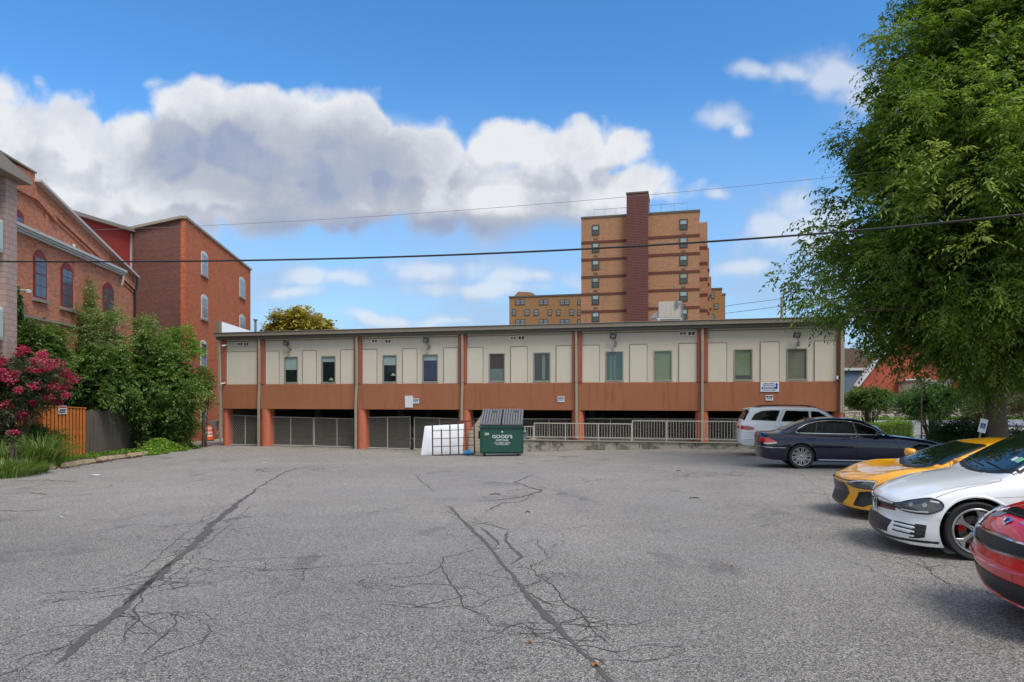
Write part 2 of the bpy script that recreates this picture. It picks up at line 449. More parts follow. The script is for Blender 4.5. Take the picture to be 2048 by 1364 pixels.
# ------------------------------------------------------------------ ground
def asphalt_mat(name, dark=1.0, tone=(0.266, 0.245, 0.220)):
    m, n, b = newmat(name)
    oc = n.node('ShaderNodeTexCoord').outputs['Object']
    big = n.noise(oc, .16, 6.0, .6); mid = n.noise(oc, 1.1, 6.0, .65)
    v = n.node('ShaderNodeTexVoronoi'); n.put(v.inputs['Vector'], oc); v.inputs['Scale'].default_value = 122.0
    vr = n.sep(v.outputs['Color'])[0]
    stone = n.smooth(vr, .15, .95)
    g2_ = n.noise(oc, 62.0, 3.0, .75)
    k = n.m('ADD', n.m('MULTIPLY', stone, 1.2), .22)
    k = n.m('MULTIPLY', k, n.m('ADD', .45, n.m('MULTIPLY', g2_, 1.1)))
    k = n.m('MULTIPLY', k, n.m('ADD', .62, n.m('MULTIPLY', big, .76)))
    k = n.m('MULTIPLY', k, n.m('ADD', .78, n.m('MULTIPLY', mid, .44)))
    # near vignette and far grazing brightness painted into the colour, lighter toward the garage
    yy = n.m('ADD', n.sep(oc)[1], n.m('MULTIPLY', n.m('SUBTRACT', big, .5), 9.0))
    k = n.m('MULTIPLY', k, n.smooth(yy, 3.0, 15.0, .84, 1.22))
    k = n.m('MULTIPLY', k, dark)
    c = n.mix(1.0, tone, n.xyz(k, k, k), 'MULTIPLY')
    # scattered bright chips
    chip = n.smooth(vr, .93, .97)
    c = n.mix(n.m('MULTIPLY', chip, .55), c, (.45, .45, .46))
    # oily drips and bald patches
    oil = n.smooth(n.noise(n.v('MULTIPLY', oc, (1.0, .55, 1.0)), .75, 7.0, .6, dist=.6), .585, .68)
    c = n.mix(n.m('MULTIPLY', oil, .42), c, (.045, .044, .046))
    pale = n.smooth(n.noise(n.v('ADD', oc, (13.0, 7.0, 0.0)), .35, 6.0, .6), .52, .72)
    c = n.mix(n.m('MULTIPLY', pale, .22), c, (.27, .265, .26))
    # fine map cracking in parts of the surface
    vc = n.node('ShaderNodeTexVoronoi', feature='DISTANCE_TO_EDGE')
    wv = n.node('ShaderNodeTexNoise'); n.put(wv.inputs['Vector'], oc); wv.inputs['Scale'].default_value = 2.0; wv.inputs['Detail'].default_value = 5
    n.put(vc.inputs['Vector'], n.v('ADD', oc, n.v('MULTIPLY', wv.outputs['Color'], (.7, .7, 0.0)))); vc.inputs['Scale'].default_value = .85
    crk = n.m('MULTIPLY', n.smooth(vc.outputs['Distance'], .0, .012, 1.0, 0.0), n.smooth(n.noise(oc, .33, 3.0, .5), .52, .64))
    c = n.mix(n.m('MULTIPLY', crk, .7), c, (.04, .04, .04))
    n.put(b.inputs['Base Color'], c); b.inputs['Roughness'].default_value = .68; b.inputs['Specular IOR Level'].default_value = .5
    bp = n.node('ShaderNodeBump'); bp.inputs['Strength'].default_value = .7; bp.inputs['Distance'].default_value = .006
    n.put(bp.inputs['Height'], n.m('ADD', stone, n.m('MULTIPLY', g2_, 1.0))); n.put(b.inputs['Normal'], bp.outputs[0])
    return m
MAT = {}
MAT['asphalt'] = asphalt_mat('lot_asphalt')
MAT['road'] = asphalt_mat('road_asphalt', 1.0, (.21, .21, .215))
m, n, b = newmat('bare_soil')
oc = n.node('ShaderNodeTexCoord').outputs['Object']
n.put(b.inputs['Base Color'], n.ramp(n.noise(oc, 3.0, 9.0, .7), [(.3, (.030, .020, .014)), (.55, (.085, .052, .034)), (.75, (.16, .115, .08))]))
b.inputs['Roughness'].default_value = .95
bp = n.node('ShaderNodeBump'); bp.inputs['Strength'].default_value = 1.0; bp.inputs['Distance'].default_value = .05
n.put(bp.inputs['Height'], n.noise(oc, 14.0, 8.0, .7)); n.put(b.inputs['Normal'], bp.outputs[0])
MAT['soil'] = m
MAT['grassy'] = M('far_ground', (70, 78, 48), .95, var=.4, vs=.6)

xs = sorted(set(list(np.arange(-40, 50, 1.25)) + [-2500, -900, -300, -120, -70, -50, 60, 90, 150, 300, 900, 2500]))
ys = sorted(set(list(np.arange(-8, 66, 1.25)) + [-2500, -800, -200, -60, -20, 80, 110, 160, 300, 700, 2500]))
def sheet(name, mat, dz, cond, kind='structure'):
    g = MB(); idx = {}
    for i in range(len(xs) - 1):
        for j in range(len(ys) - 1):
            cxm = (xs[i] + xs[i+1]) / 2; cym = (ys[j] + ys[j+1]) / 2
            if not cond(cxm, cym): continue
            q = []
            for (a, c_) in ((i, j), (i+1, j), (i+1, j+1), (i, j+1)):
                if (a, c_) not in idx:
                    idx[(a, c_)] = len(g.v); g.v.append((xs[a], ys[c_], gz(xs[a], ys[c_]) + dz))
                q.append(idx[(a, c_)])
            g.f.append(tuple(q)); g.mi.append(0)
    o = g.build(name, mat, smooth=True, fix=False); return tag(o, kind=kind)
sheet('ground', MAT['grassy'], -.05, lambda x, y: True)
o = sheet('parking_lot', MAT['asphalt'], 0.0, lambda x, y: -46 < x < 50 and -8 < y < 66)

def DLX(Y, x0, y0=29.1): return x0 - .149 * (Y - y0)     # line of the left-hand property edge
# planting bed along the left edge: soil, a ragged strip just above the asphalt
def bedx(y): return -15.0 - .149 * (y - 24) + .12 * sin(y * 2.3) + .08 * sin(y * 5.1)
g = MB()
def bedf(u, v):
    y = 15.5 + v * 24.0; x1 = bedx(y) + .05 * sin(y * 11); x = x1 - (1 - u) * 9.0
    return (x, y, gz(x, y) + .015 + .06 * (1 - u))
g.grid(bedf, 10, 80); tag(g.build('planting_bed', MAT['soil'], smooth=True, fix=False), kind='structure')

# tar-filled cracks, traced from the lot
def gp(px, py):
    """point on the lot seen at that direction"""
    Y = 10.0
    for _ in range(40):
        X = (px - CX) / FPX * Y
        Y = .5 * Y + .5 * (CAMZ - gz(X, Y)) * FPX / max(4, py - HY)
    return Vector(((px - CX) / FPX * Y, Y, 0))
MAT['tar'] = M('crack_tar', (80, 75, 72), .85, var=.35, vs=6, grain=.7)
MAT['crack'] = M('open_crack', (66, 63, 61), .95, var=.3, vs=8)
def crack(pts, w, mat, jit=.03, lift=.004, taper=True):
    q = [gp(*p) for p in pts]; path = []
    for a, c_ in zip(q[:-1], q[1:]):
        L = (c_ - a).length; k = max(2, int(L / .09))
        for i in range(k):
            path.append(a.lerp(c_, i / k))
    path.append(q[-1]); g = MB(); vs = []; n_ = len(path)
    r_ = random.Random(int(pts[0][0] * 7 + pts[0][1]))
    ox = 0
    for i, p in enumerate(path):
        dv = (path[min(i+1, n_-1)] - path[max(i-1, 0)]); dv.z = 0
        dv = dv.normalized() if dv.length > 0 else Vector((0, 1, 0))
        pe = Vector((-dv.y, dv.x, 0)); ox = ox * .8 + r_.uniform(-1, 1) * jit * .6
        e = min(1, i / 3, (n_ - 1 - i) / 3) if taper else 1
        wv = [w] if not isinstance(w, (list, tuple)) else w
        t = i / max(1, n_ - 1) * (len(wv) - 1); k = min(int(t), len(wv) - 1); k2 = min(k + 1, len(wv) - 1)
        ww = .68 * (wv[k] * (1 - (t - k)) + wv[k2] * (t - k)) * (.25 + .75 * e)
        for s_ in (1, -1):
            u = p + pe * (ox + s_ * ww * .5 * r_.uniform(.55, 1.35)); vs.append((u.x, u.y, gz(u.x, u.y) + lift))
    g.add(vs, [(2*i, 2*i+1, 2*i+3, 2*i+2) for i in range(n_-1)])
    o = g.build('pavement_crack', mat, fix=False); return tag(o, kind='structure')
T, K = MAT['tar'], MAT['crack']
def crack_net(traces, count, seed, mat, lmin=.3, lmax=1.5, w_=.011):
    r_ = random.Random(seed); g = MB()
    for _ in range(count):
        tr = r_.choice(traces); k = r_.randrange(len(tr) - 1); a, b_ = gp(*tr[k]), gp(*tr[k+1]); p = a.lerp(b_, r_.random())
        d_ = (b_ - a); base = math.atan2(d_.y, d_.x) + r_.choice((-1, 1)) * r_.uniform(.25, 1.5) + r_.choice((0, pi)); L = r_.uniform(lmin, lmax); st = .07
        pts = [p]; an = base; todo = [(p, an, L)]
        while todo:
            q, an, L_ = todo.pop(); path = [q]
            for _k in range(int(L_ / st)):
                an += r_.gauss(0, .42); q = q + Vector((cos(an), sin(an), 0)) * st; path.append(q)
                if r_.random() < .05 and L_ > .5: todo.append((q, an + r_.choice((-1, 1)) * r_.uniform(.5, 1.2), L_ * .45))
            if len(path) < 3: continue
            v0 = len(g.v); n_ = len(path)
            for i, u in enumerate(path):
                dv = path[min(i+1, n_-1)] - path[max(i-1, 0)]; dv = dv.normalized() if dv.length > 0 else Vector((1,0,0)); pe = Vector((-dv.y, dv.x, 0)) * w_ * .5 * r_.uniform(.4, 1.5) * (1 - .7 * i / n_)
                for s_ in (1, -1):
                    e = u + pe * s_; g.v.append((e.x, e.y, gz(e.x, e.y) + .0035))
            for i in range(n_ - 1): g.f.append((v0+2*i, v0+2*i+1, v0+2*i+3, v0+2*i+2)); g.mi.append(0)
    tag(g.build('pavement_crack', mat, fix=False), kind='structure')
MAINL = [(515,976),(470,1012),(430,1045),(395,1080),(360,1110),(330,1140),(300,1165),(262,1195),(225,1230),(185,1262)]
MAINC = [(900,1012),(925,1042),(965,1080),(1012,1133),(1045,1175),(1100,1245),(1150,1290),(1190,1330)]
UPC = [(1028,965),(1060,975),(1086,982),(1045,994),(990,1001)]
crack_net([MAINL], 46, 3, K, .3, 1.4); crack_net([MAINC], 40, 5, K, .25, 1.2); crack_net([UPC], 14, 7, K, .4, 1.6, .016)
crack_net([[(880,1130),(920,1200),(980,1240)], [(1070,1150),(1165,1225),(1175,1250)], [(1600,945),(1660,1010)], [(1840,1120),(1915,1190)], [(640,1135),(400,1150)], [(250,960),(60,1000)]], 30, 9, K, .3, 1.3)
crack_net([[(560,912),(900,912)], [(1130,912),(1480,905)], [(300,950),(700,930)], [(1100,960),(1500,950)]], 30, 13, K, .6, 3.0, .02)
crack([(640,930),(575,942),(515,975)], [.05,.08,.06], T)
crack([(515,976),(470,1012),(430,1045),(395,1080),(360,1110),(330,1140),(300,1165),(262,1195),(225,1230),(185,1262),(150,1290),(110,1330)], [.07,.10,.13,.20,.16,.22,.14,.12,.13,.10], T, .035)
crack([(350,1120),(312,1150),(290,1178),(252,1212)], [.04,.10,.06], T, .03)
crack([(900,1012),(925,1042),(965,1080),(1012,1133),(1045,1175),(1100,1245),(1150,1290),(1190,1330),(1215,1364),(1240,1420)], [.05,.05,.07,.09,.06,.06,.05,.11,.05,.05], T, .02)
crack([(928,1043),(980,1050),(1018,1060),(1050,1058)], .035, T, .02)
crack([(962,1054),(995,1080),(1000,1088),(985,1096)], .05, T, .02)
crack([(1018,1062),(1012,1080),(1025,1100),(1042,1115),(1020,1128)], .06, T, .02)
crack([(930,1000),(990,1001),(1045,994),(1086,982),(1060,975),(1028,965),(1072,946)], [.03,.07,.08,.06,.03], T, .03)
crack([(972,1023),(1005,1006),(1040,1004),(1060,994)], .05, T, .02)
crack([(982,1090),(930,1105),(885,1115),(880,1130),(900,1165),(920,1190),(930,1215),(955,1228),(990,1240)], .018, K, .03)
crack([(880,1122),(800,1128),(705,1131),(640,1135),(560,1140),(470,1144),(400,1150)], .012, K, .03)
crack([(1070,1150),(1110,1175),(1130,1205),(1165,1225),(1175,1250),(1150,1278)], .018, K, .03)
crack([(1172,1252),(1200,1278),(1225,1295)], .016, K, .03)
crack([(1040,1058),(1110,1062),(1180,1052),(1290,1048),(1380,1040)], .014, K, .03)
crack([(1025,1090),(1075,1078),(1085,1095),(1105,1115),(1060,1130),(1055,1150)], .014, K, .05)
crack([(345,1120),(400,1115),(450,1122),(500,1118),(620,1114),(700,1112)], .014, K, .03)
crack([(480,1000),(430,1022),(370,1065),(320,1100),(298,1140),(250,1158)], .013, K, .05)
crack([(505,1010),(470,1045),(440,1070),(400,1098),(380,1120),(330,1180)], .012, K, .06)
crack([(290,1180),(270,1215),(275,1240),(240,1290)], .02, K, .04)
crack([(360,1220),(350,1250),(320,1275),(290,1310)], .018, K, .04)
crack([(410,1245),(420,1265),(400,1285),(340,1305),(280,1330)], .016, K, .04)
crack([(830,948),(845,965),(870,985)], .03, K, .03)
crack([(870,940),(925,934),(960,938)], .05, T, .03)
crack([(1600,945),(1620,965),(1650,985),(1660,1010)], .012, K, .04)
crack([(1840,1120),(1860,1145),(1890,1165),(1915,1190)], .012, K, .05)
crack([(1900,1128),(1870,1118),(1835,1112)], .01, K, .04)
crack([(600,912),(700,908),(820,905),(940,918),(1130,912),(1290,908),(1420,905),(1500,904)], .025, K, .05)
crack([(1170,935),(1200,925),(1215,915)], .02, K, .05)
crack([(250,960),(210,975),(120,990),(60,1000)], .02, K, .06)
crack([(0,1020),(40,1022),(110,1018)], .07, T, .05)
crack([(20,962),(90,960),(160,964)], .10, T, .06)
crack([(150,1035),(220,1045),(300,1052)], .01, K, .05)
crack([(0,988),(60,985),(100,990)], .08, T, .06)
# ------------------------------------------------------------------ long office building on garage columns
OA = Vector((-16.54, 39.0, 0)); OR = math.atan2(-.2414, .9704)
OD = Vector((cos(OR), sin(OR), 0)); ON = Vector((-sin(OR), cos(OR), 0))
def FU(px, yl=0.0):
    t = (px - CX) / FPX
    return (t * (OA.y + ON.y * yl) - OA.x - ON.x * yl) / (OD.x - OD.y * t)
def FZ(px, py, yl=0.0):
    u = FU(px, yl); Y = OA.y + OD.y * u + ON.y * yl
    return CAMZ - (py - HY) / FPX * Y
def OW(u, yl): return OA + OD * u + ON * yl
def ogz(u, yl): p = OW(u, yl); return gz(p.x, p.y)

MAT['stucco'] = M('beige_stucco', (192, 183, 167), .9, var=.07, vs=1.2, bump=.25, bs=60, streak=.05)
MAT['stucco_pale'] = M('beige_stucco_panel', (195, 187, 171), .9, var=.07, vs=1.0, bump=.25, bs=60, streak=.04)
MAT['band'] = M('brown_stucco', (150, 95, 65), .88, var=.22, vs=.6, bump=.2, bs=60, streak=.22)
MAT['pier'] = M('rust_pier_paint', (146, 84, 62), .85, var=.12, vs=1.2, bump=.2, bs=60, streak=.15)
MAT['column'] = M('orange_column_paint', (178, 98, 70), .8, var=.12, vs=1.5, bump=.15, bs=40, streak=.25, dirt=.15)
MAT['fascia'] = M('taupe_fascia', (128, 118, 106), .5, var=.10, vs=1.5, streak=.12)
MAT['fascia_dark'] = M('fascia_dark_board', (92, 86, 78), .6, var=.1)  # darker trim colour for the soffit board and the tower caps
MAT['spout'] = M('taupe_downspout', (150, 142, 126), .5, var=.12, vs=2.0, streak=.2)
MAT['win_frame'] = M('window_frame_beige', (134, 134, 122), .5, var=.08)
MAT['glass_dark'] = glass_mat('dark_office_glass', (26, 33, 38), .05)
MAT['glass_green'] = glass_mat('green_office_glass', (44, 58, 58), .05)
MAT['glass_navy'] = glass_mat('navy_curtain_glass', (38, 48, 66), .08)
MAT['blind_green'] = blind_mat('green_blind', (108, 124, 92), .05)
MAT['blind_grey'] = blind_mat('grey_blind', (112, 116, 98), .075)
MAT['blind_pale'] = blind_mat('pale_blind', (150, 168, 166), .04)
MAT['conc'] = M('garage_concrete', (96, 93, 88), .9, var=.25, vs=.8, dirt=.3)
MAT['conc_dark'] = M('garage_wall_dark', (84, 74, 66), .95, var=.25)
MAT['vent_frame'] = M('vent_frame', (222, 214, 198), .6); MAT['vent_slat'] = M('vent_louvre', (92, 66, 48), .7)
MAT['black_metal'] = M('black_metal', (28, 28, 30), .45, var=.15)
MAT['grey_metal'] = M('grey_metal', (120, 120, 118), .45, metal=.4, var=.15)
MAT['white_plastic'] = M('white_plastic', (206, 206, 204), .5, var=.06)
MAT['lens'] = M('lamp_lens', (118, 124, 128), .15, var=.1)

UL = FU(1687)
ZT, ZF, ZP, ZB, ZK = 5.12, 5.33, 4.98, 2.44, 1.06        # wall top, roof edge, panel top, band top, band bottom
off = thing('office_building', 'long low beige and brown stucco office raised on orange garage columns', 'building', OA, OR)
# upper wall with the window openings left out
WX = [(568.7,596.3,'pale',.5),(643,671.5,'pale',.2),(765.5,794,'pale',.36),(845,876,'navy',.2),(978,1010,'dark',-1),(1067,1101,'dark',0),
      (1211,1247,'green',0),(1307.6,1344.4,'bgreen',1),(1467.7,1505.3,'bgreen',.86),(1573,1614.6,'bgrey',1)]
WZ0, WZ1 = 2.50, 3.98
wins = [(FU(a), FU(b_), k_, fr) for a, b_, k_, fr in WX]
g = MB(); cur = 0.0; DEP = .22
for (a, b_, _, _) in wins:
    g.box(cur, a, 0, DEP, ZB, ZT); g.box(a, b_, 0, DEP, ZB, WZ0); g.box(a, b_, 0, DEP, WZ1, ZT); cur = b_
g.box(cur, UL, 0, DEP, ZB, ZT)
g.box(0, .22, DEP, 13.8, ZK, ZT); g.box(UL - .22, UL, DEP, 13.8, ZK, ZT); g.box(.22, UL - .22, 13.6, 13.8, ZK, ZT)
g.build('wall', MAT['stucco'], off, fix=True)
# raised stucco pilaster panels
PP = [(532,558.5),(606,633),(682,709),(725.5,754),(806,834),(888,918),(934.5,966),(1022,1054.5),(1113,1145),(1164.5,1198.5),(1260,1294),(1358,1394),(1415.5,1453),(1521,1558),(1629,1673)]
SHADOW_COL = M('painted_shadow', (104, 95, 82), .9)  # flat dark strips standing in for shadow lines around panels and mouldings
def shadow_line(a, b_, par):
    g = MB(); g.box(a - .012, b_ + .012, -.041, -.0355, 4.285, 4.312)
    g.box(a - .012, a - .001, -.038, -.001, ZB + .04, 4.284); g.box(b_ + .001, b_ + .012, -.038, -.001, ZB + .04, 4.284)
    g.build('shadow_line', SHADOW_COL, par)
for (a, b_) in PP + [(454, 517)]: shadow_line(FU(a), FU(b_), off)
for (a, b_) in PP:
    MB().box(FU(a), FU(b_), -.035, 0.0, ZB, 4.30).build('pilaster_panel', MAT['stucco_pale'], off, bevel=.01)
MB().box(FU(454), FU(517), -.035, 0, ZB, 4.30).build('pilaster_panel', MAT['stucco_pale'], off, bevel=.01)
# mouldings beneath the roof
bays = [(454,517),(531,709.5),(725,917.5),(934.5,1145),(1164.5,1394.5),(1415,1674)]
for (a, b_) in bays:
    g = MB(); g.box(FU(a), FU(b_), -.05, 0, 4.90, ZP);     g.build('moulding', MAT['stucco_pale'], off, bevel=.008)
    g = MB(); g.box(FU(a), FU(b_), -.052, -.0002, 4.878, 4.899); g.build('shadow_line', SHADOW_COL, off)  # second strip is a painted shadow line under the moulding
# brown band and its soffit edge
g = MB(); g.box(0.02, UL - .02, -.10, DEP, ZK, ZB - .002); g.build('brown_band', MAT['band'], off, bevel=.012)
# piers
for (a, b_) in [(444.8,453.7),(516.5,531),(709.5,725),(917.5,934.5),(1145,1164.5),(1394.5,1415),(1674,1687)]:
    MB().box(FU(a), FU(b_), -.13, -.0, ZB + .001 , ZT).build('pier', MAT['pier'], off, bevel=.01)
# roof edge: gutter board, soffit board, roof slab
g = MB(); g.box(-.28, UL + .28, -.42, -.30, 5.14, 5.34); g.box(-.28, UL + .28, -.46, -.26, 5.341, 5.37); g.build('gutter', MAT['fascia'], off, bevel=.01)
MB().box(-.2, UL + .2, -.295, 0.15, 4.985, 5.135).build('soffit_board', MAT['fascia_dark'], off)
MB().box(-.25, UL + .25, -.255, 14.0, 5.138, 5.30).build('roof', M('roof_membrane', (150, 148, 142), .9), off)
# windows
def office_window(a, b_, kind, fr):
    f = MB(); t = .055
    for (x0, x1, z0, z1) in ((a, a + t, WZ0, WZ1), (b_ - t, b_, WZ0, WZ1), (a + t, b_ - t, WZ0, WZ0 + t), (a + t, b_ - t, WZ1 - t, WZ1)):
        f.box(x0, x1, -.03, .10, z0, z1)
    f.box(a - .04, b_ + .04, -.05, -.031, WZ0 - .03, WZ0)
    fo = f.build('window', MAT['win_frame'], off, bevel=.006)
    gm = {'pale': 'glass_dark', 'navy': 'glass_navy', 'dark': 'glass_dark', 'green': 'glass_green', 'bgreen': 'glass_dark', 'bgrey': 'glass_dark'}[kind]
    z0, z1 = WZ0 + t, WZ1 - t
    MB().box(a + t, b_ - t, .05, .07, z0, z1).build('pane', MAT[gm], fo)
    bm_ = {'pale': 'blind_pale', 'navy': 'blind_pale', 'bgreen': 'blind_green', 'bgrey': 'blind_grey', 'dark': 'blind_pale', 'green': 'blind_pale'}[kind]
    if fr > 0:
        MB().box(a + t + .01, b_ - t - .01, .035, .048, z1 - (z1 - z0) * fr, z1 - .003).build('blind', MAT[bm_], fo)
    if kind == 'green':
        for q in (.15, .38): MB().box(a + t + q * (b_ - a), a + t + (q + .16) * (b_ - a), .035, .048, z0 + .02, z1 - .003).build('curtain', M('sea_green_curtain', (88, 110, 108), .4, var=.3, vs=5), fo)
    if fr == -1:
        MB().box(a + t + .01, b_ - t - .01, .035, .048, z0, z0 + .62).build('blind', M('grey_green_screen', (92, 108, 104), .3, var=.2), fo)
        MB().box(a + t + .01, b_ - t - .01, .035, .048, z0 + .63, z1 - .01).build('curtain', M('maroon_curtain', (62, 50, 52), .3, var=.35, vs=6), fo)
    if kind == 'dark' and fr == 0:
        MB().box(a + .5 * (b_ - a), a + .68 * (b_ - a), .035, .048, z0 + .05, z1 - .01).build('curtain', M('pale_curtain', (110, 116, 104), .3, var=.4, vs=5), fo)
    if kind == 'navy':
        MB().box(a + t + .01, b_ - t - .01, .036, .047, z0 + .08, z1 - (z1 - z0) * .22).build('curtain', M('navy_curtain', (54, 62, 84), .3, var=.3, vs=7), fo)
for wdat in wins: office_window(*wdat)
# little desk things seen in three of the panes are left as pale lumps on the sill
for (px, w_) in ((662, .14), (786, .16)):
    u = FU(px); zz = WZ0 + .075 + (.28 if px == 786 else .06)
    MB().lathe([(0.001, 0), (w_*.9, .0), (w_*.9, .06), (w_*.4, .09), (w_*.35, .14), (.001, .15)], (u, .028, zz), n=10).build('sill_ornament', M('sill_ornament_pale', (120, 138, 118), .5), off, smooth=True)

# vents, flood lights and cameras
def vent(px0, px1, py0, py1, off_, brown=False):
    a, b_ = FU(px0), FU(px1); z0, z1 = FZ(px0, py1), FZ(px0, py0)
    f = MB(); t = .035
    for (x0, x1, q0, q1) in ((a, a+t, z0, z1), (b_-t, b_, z0, z1), (a+t, b_-t, z0, z0+t), (a+t, b_-t, z1-t, z1), ((a+b_)/2-t/2, (a+b_)/2+t/2, z0+t, z1-t)):
        f.box(x0, x1, -.05, -.001, q0, q1)
    v = f.build('vent', MAT['vent_frame'], off_)
    s_ = MB(); k = 5
    s_.box(a + t, b_ - t, -.012, -.002, z0 + t, z1 - t)
    for i in range(k):
        zz = z0 + t + (z1 - z0 - 2*t) * (i + .5) / k
        s_.obox(((a+b_)/2, -.028, zz), ((b_-a)/2 - t, 0, 0), (0, .010, .006), (0, -.002, .004))
    s_.build('louvre', MAT['vent_slat'] if brown else M('vent_louvre_grey', (98, 90, 80), .7), v)
for a in [(475,487,685,692,0),(488,499,685,693,1),(743,756,679,686,0),(770,783,679,687,1),(1020,1034,673,679.5,0),(1036,1050,671.5,680.5,1),(1358,1374,663.5,671,0),(1375,1391,663,672,1)]:
    vent(a[0], a[1], a[2], a[3], off, bool(a[4]))
def flood(px, py):
    u = FU(px); z = FZ(px, py)
    r = MB()
    r.cyl((u + .08, 0.0, z - .34), (u + .08, -.06, z - .34), .07, n=14)
    r.tube([(u + .08, -.05, z - .34), (u + .06, -.16, z - .28), (u, -.22, z - .12)], .022, 8)
    r.lathe([(.001, -.09), (.05, -.09), (.07, -.02), (.06, .05), (.001, .08)], (u + .07, -.14, z - .42), n=14)
    fo = r.build('floodlight', MAT['grey_metal'], off, smooth=True)
    h = MB(); ax = Vector((.15, .0, -.02)); az = Vector((.03, -.05, .115)); ay = az.cross(ax).normalized() * .035
    c0 = Vector((u - .02, -.26, z))
    h.obox(c0, ax, ay, az); h.build('lamp_housing', MAT['black_metal'], fo, bevel=.012)
    n_ = ay.normalized(); n_ = n_ if n_.y < 0 else -n_
    MB().obox(c0 + n_ * .037, ax * .68, n_ * .004, az * .62).build('lamp_lens', MAT['lens'], fo)
for p in ((578, 687), (856, 681), (1228, 673), (1593, 671)): flood(*p)
def wall_cam(px, py):
    u = FU(px); z = FZ(px, py); r = MB()
    r.cyl((u, -.13, z), (u, -.17, z), .045, n=12); r.tube([(u, -.16, z), (u, -.24, z - .02)], .02, 8); r.bar((u + .02, -.22, z - .02), (u - .10, -.36, z - .05), .07, .07)
    r.build('camera_housing', MAT['white_plastic'], off, bevel=.01)
wall_cam(455, 690.5); wall_cam(452.5, 766); 
MB().box(FU(1671), FU(1675), -.20, -.131, FZ(1673, 759), FZ(1673, 752)).build('junction_box', MAT['white_plastic'], off, bevel=.01)

# downspouts: strapped pipes with an offset where they cross the band
def spout(px_top, px_bot, y_end, jog=True, w_=.115):
    u0 = FU(px_top); u1 = FU(px_bot, -.2); g = MB()
    z1 = FZ(px_bot, y_end, -.2)
    pts = [(u0, -.19, 5.14)]
    if jog: pts += [(u0, -.19, 2.30), (u1, -.24, 1.35), (u1, -.24, z1)]
    else: pts += [(u1, -.19, z1)]
    for a, b_ in zip(pts[:-1], pts[1:]): g.bar(a, b_, w_, w_ * .8, up=(0, 1, 0))
    for zz in (4.4, 2.55, 1.0, .2):
        if zz > z1: g.box(pts[-1][0] - w_ * .62 if zz < 2 else u0 - w_ * .62, (pts[-1][0] if zz < 2 else u0) + w_ * .62, pts[-1][1] - .05 if zz < 2 else -.25, -.13, zz - .015, zz + .015)
    g.build('downspout', MAT['spout'], off, bevel=.012)
spout(442.5, 441, 884, False, .14)
spout(522.5, 518, 895)
spout(716.5, 712, 902)
spout(927, 924, 843)
spout(1153.3, 1153.3, 878, False)
spout(1404.7, 1404.7, 884, False)
spout(1683.5, 1683.5, 826, False, .16)
# drain runs on under spout four and five down to the walkway
# columns
def column(px0, px1, px2, zfoot=None):
    """square rust back strip px0-px1, round orange face px1-px2"""
    a, b_, c_ = FU(px0), FU(px1), FU(px2)
    r_ = (c_ - b_) / 2; cx_ = (b_ + c_) / 2
    z0 = ogz(cx_, 0) - .1 if zfoot is None else zfoot
    g = MB(); pts = []
    n_ = 20
    for k in range(n_ + 1):
        an = pi + pi * k / n_
        pts.append((cx_ + r_ * cos(an), .10 + r_ * .75 * sin(an)))
    pts += [(c_, .5), (b_, .5)]
    g.prism(pts, lambda x, y, t: (x, y, t), z0, ZK - .003)
    if b_ > a + .02: g.box(a, b_ - .002, .10, .46, z0, ZK - .004)
    g.build('column', MAT['column'], off, smooth=True, angle=50)
column(445, 445, 454.5)
column(515, 521, 539)
column(707, 712, 731)
column(916, 920, 941)
column(1143, 1145, 1167)
column(1391, 1394, 1417)
column(1668, 1670, 1687)
# undercroft: soffit, back wall, ends, rear columns, floors
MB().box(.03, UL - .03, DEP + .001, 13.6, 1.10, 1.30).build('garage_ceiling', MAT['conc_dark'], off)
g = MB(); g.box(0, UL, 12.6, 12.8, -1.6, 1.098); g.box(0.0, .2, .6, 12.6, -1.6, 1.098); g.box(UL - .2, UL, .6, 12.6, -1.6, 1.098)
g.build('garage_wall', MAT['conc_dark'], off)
UW = FU(1052, -1.5)
g = MB(); g.box(1.2, FU(800), 3.2, 3.5, -1.5, -.82); g.build('garage_kerb', MAT['conc'], off, bevel=.02)
for px in (523, 712, 924, 1154, 1404):
    for yl in (6.0, 11.0): MB().box(FU(px) - .2, FU(px) + .2, yl, yl + .4, -1.5, 1.098).build('inner_column', MAT['conc'], off)
g = MB(); g.box(FU(1000), UL, .6, 12.5, -1.5, -.42); g.build('garage_floor', MAT['conc'], off)
# white side parapet on the left end of the roof
g = MB(); g.prism([(-.3, 5.32), (6.5, 5.32), (-.3, 6.02)], lambda a, b_, t: (t, a, b_), -.16, .10)
g.build('parapet', M('white_parapet', (214, 216, 220), .7, var=.05), off)
MB().box(-.22, -.161, -.36, -.24, 5.38, 6.04).box(-.16, .18, -.42, -.301, 5.38, 6.04).build('parapet_cap', MAT['fascia'], off)

# ------------------------------------------------------------------ things hung on the office wall
def sign_board(name, label, cat, px0, px1, py0, py1, mat, yl=-.115, th=.02):
    a, b_ = FU(px0, yl), FU(px1, yl); z0, z1 = FZ(px0, py1, yl), FZ(px0, py0, yl)
    p = OW((a + b_) / 2, yl); t = thing(name, label, cat, (p.x, p.y, z0), OR)
    MB().box(-(b_-a)/2, (b_-a)/2, -th, .0, 0, z1 - z0).build('board', mat, t, bevel=.004)
    return t, (b_ - a), (z1 - z0)
MAT['sign_white'] = M('sign_white', (205, 208, 214), .45, var=.04)
MAT['sign_blue'] = M('sign_blue', (26, 62, 130), .5, var=.05)
MAT['sign_black'] = M('sign_black', (34, 24, 26), .5)
t, sw, sh = sign_board('direction_sign', 'white sign with blue arrow reading LANCASTER DENTAL ARTS ENTRANCE on brown wall', 'sign', 1521, 1558, 764, 783.7, MAT['sign_white'])
RX = (R(90), 0, 0)
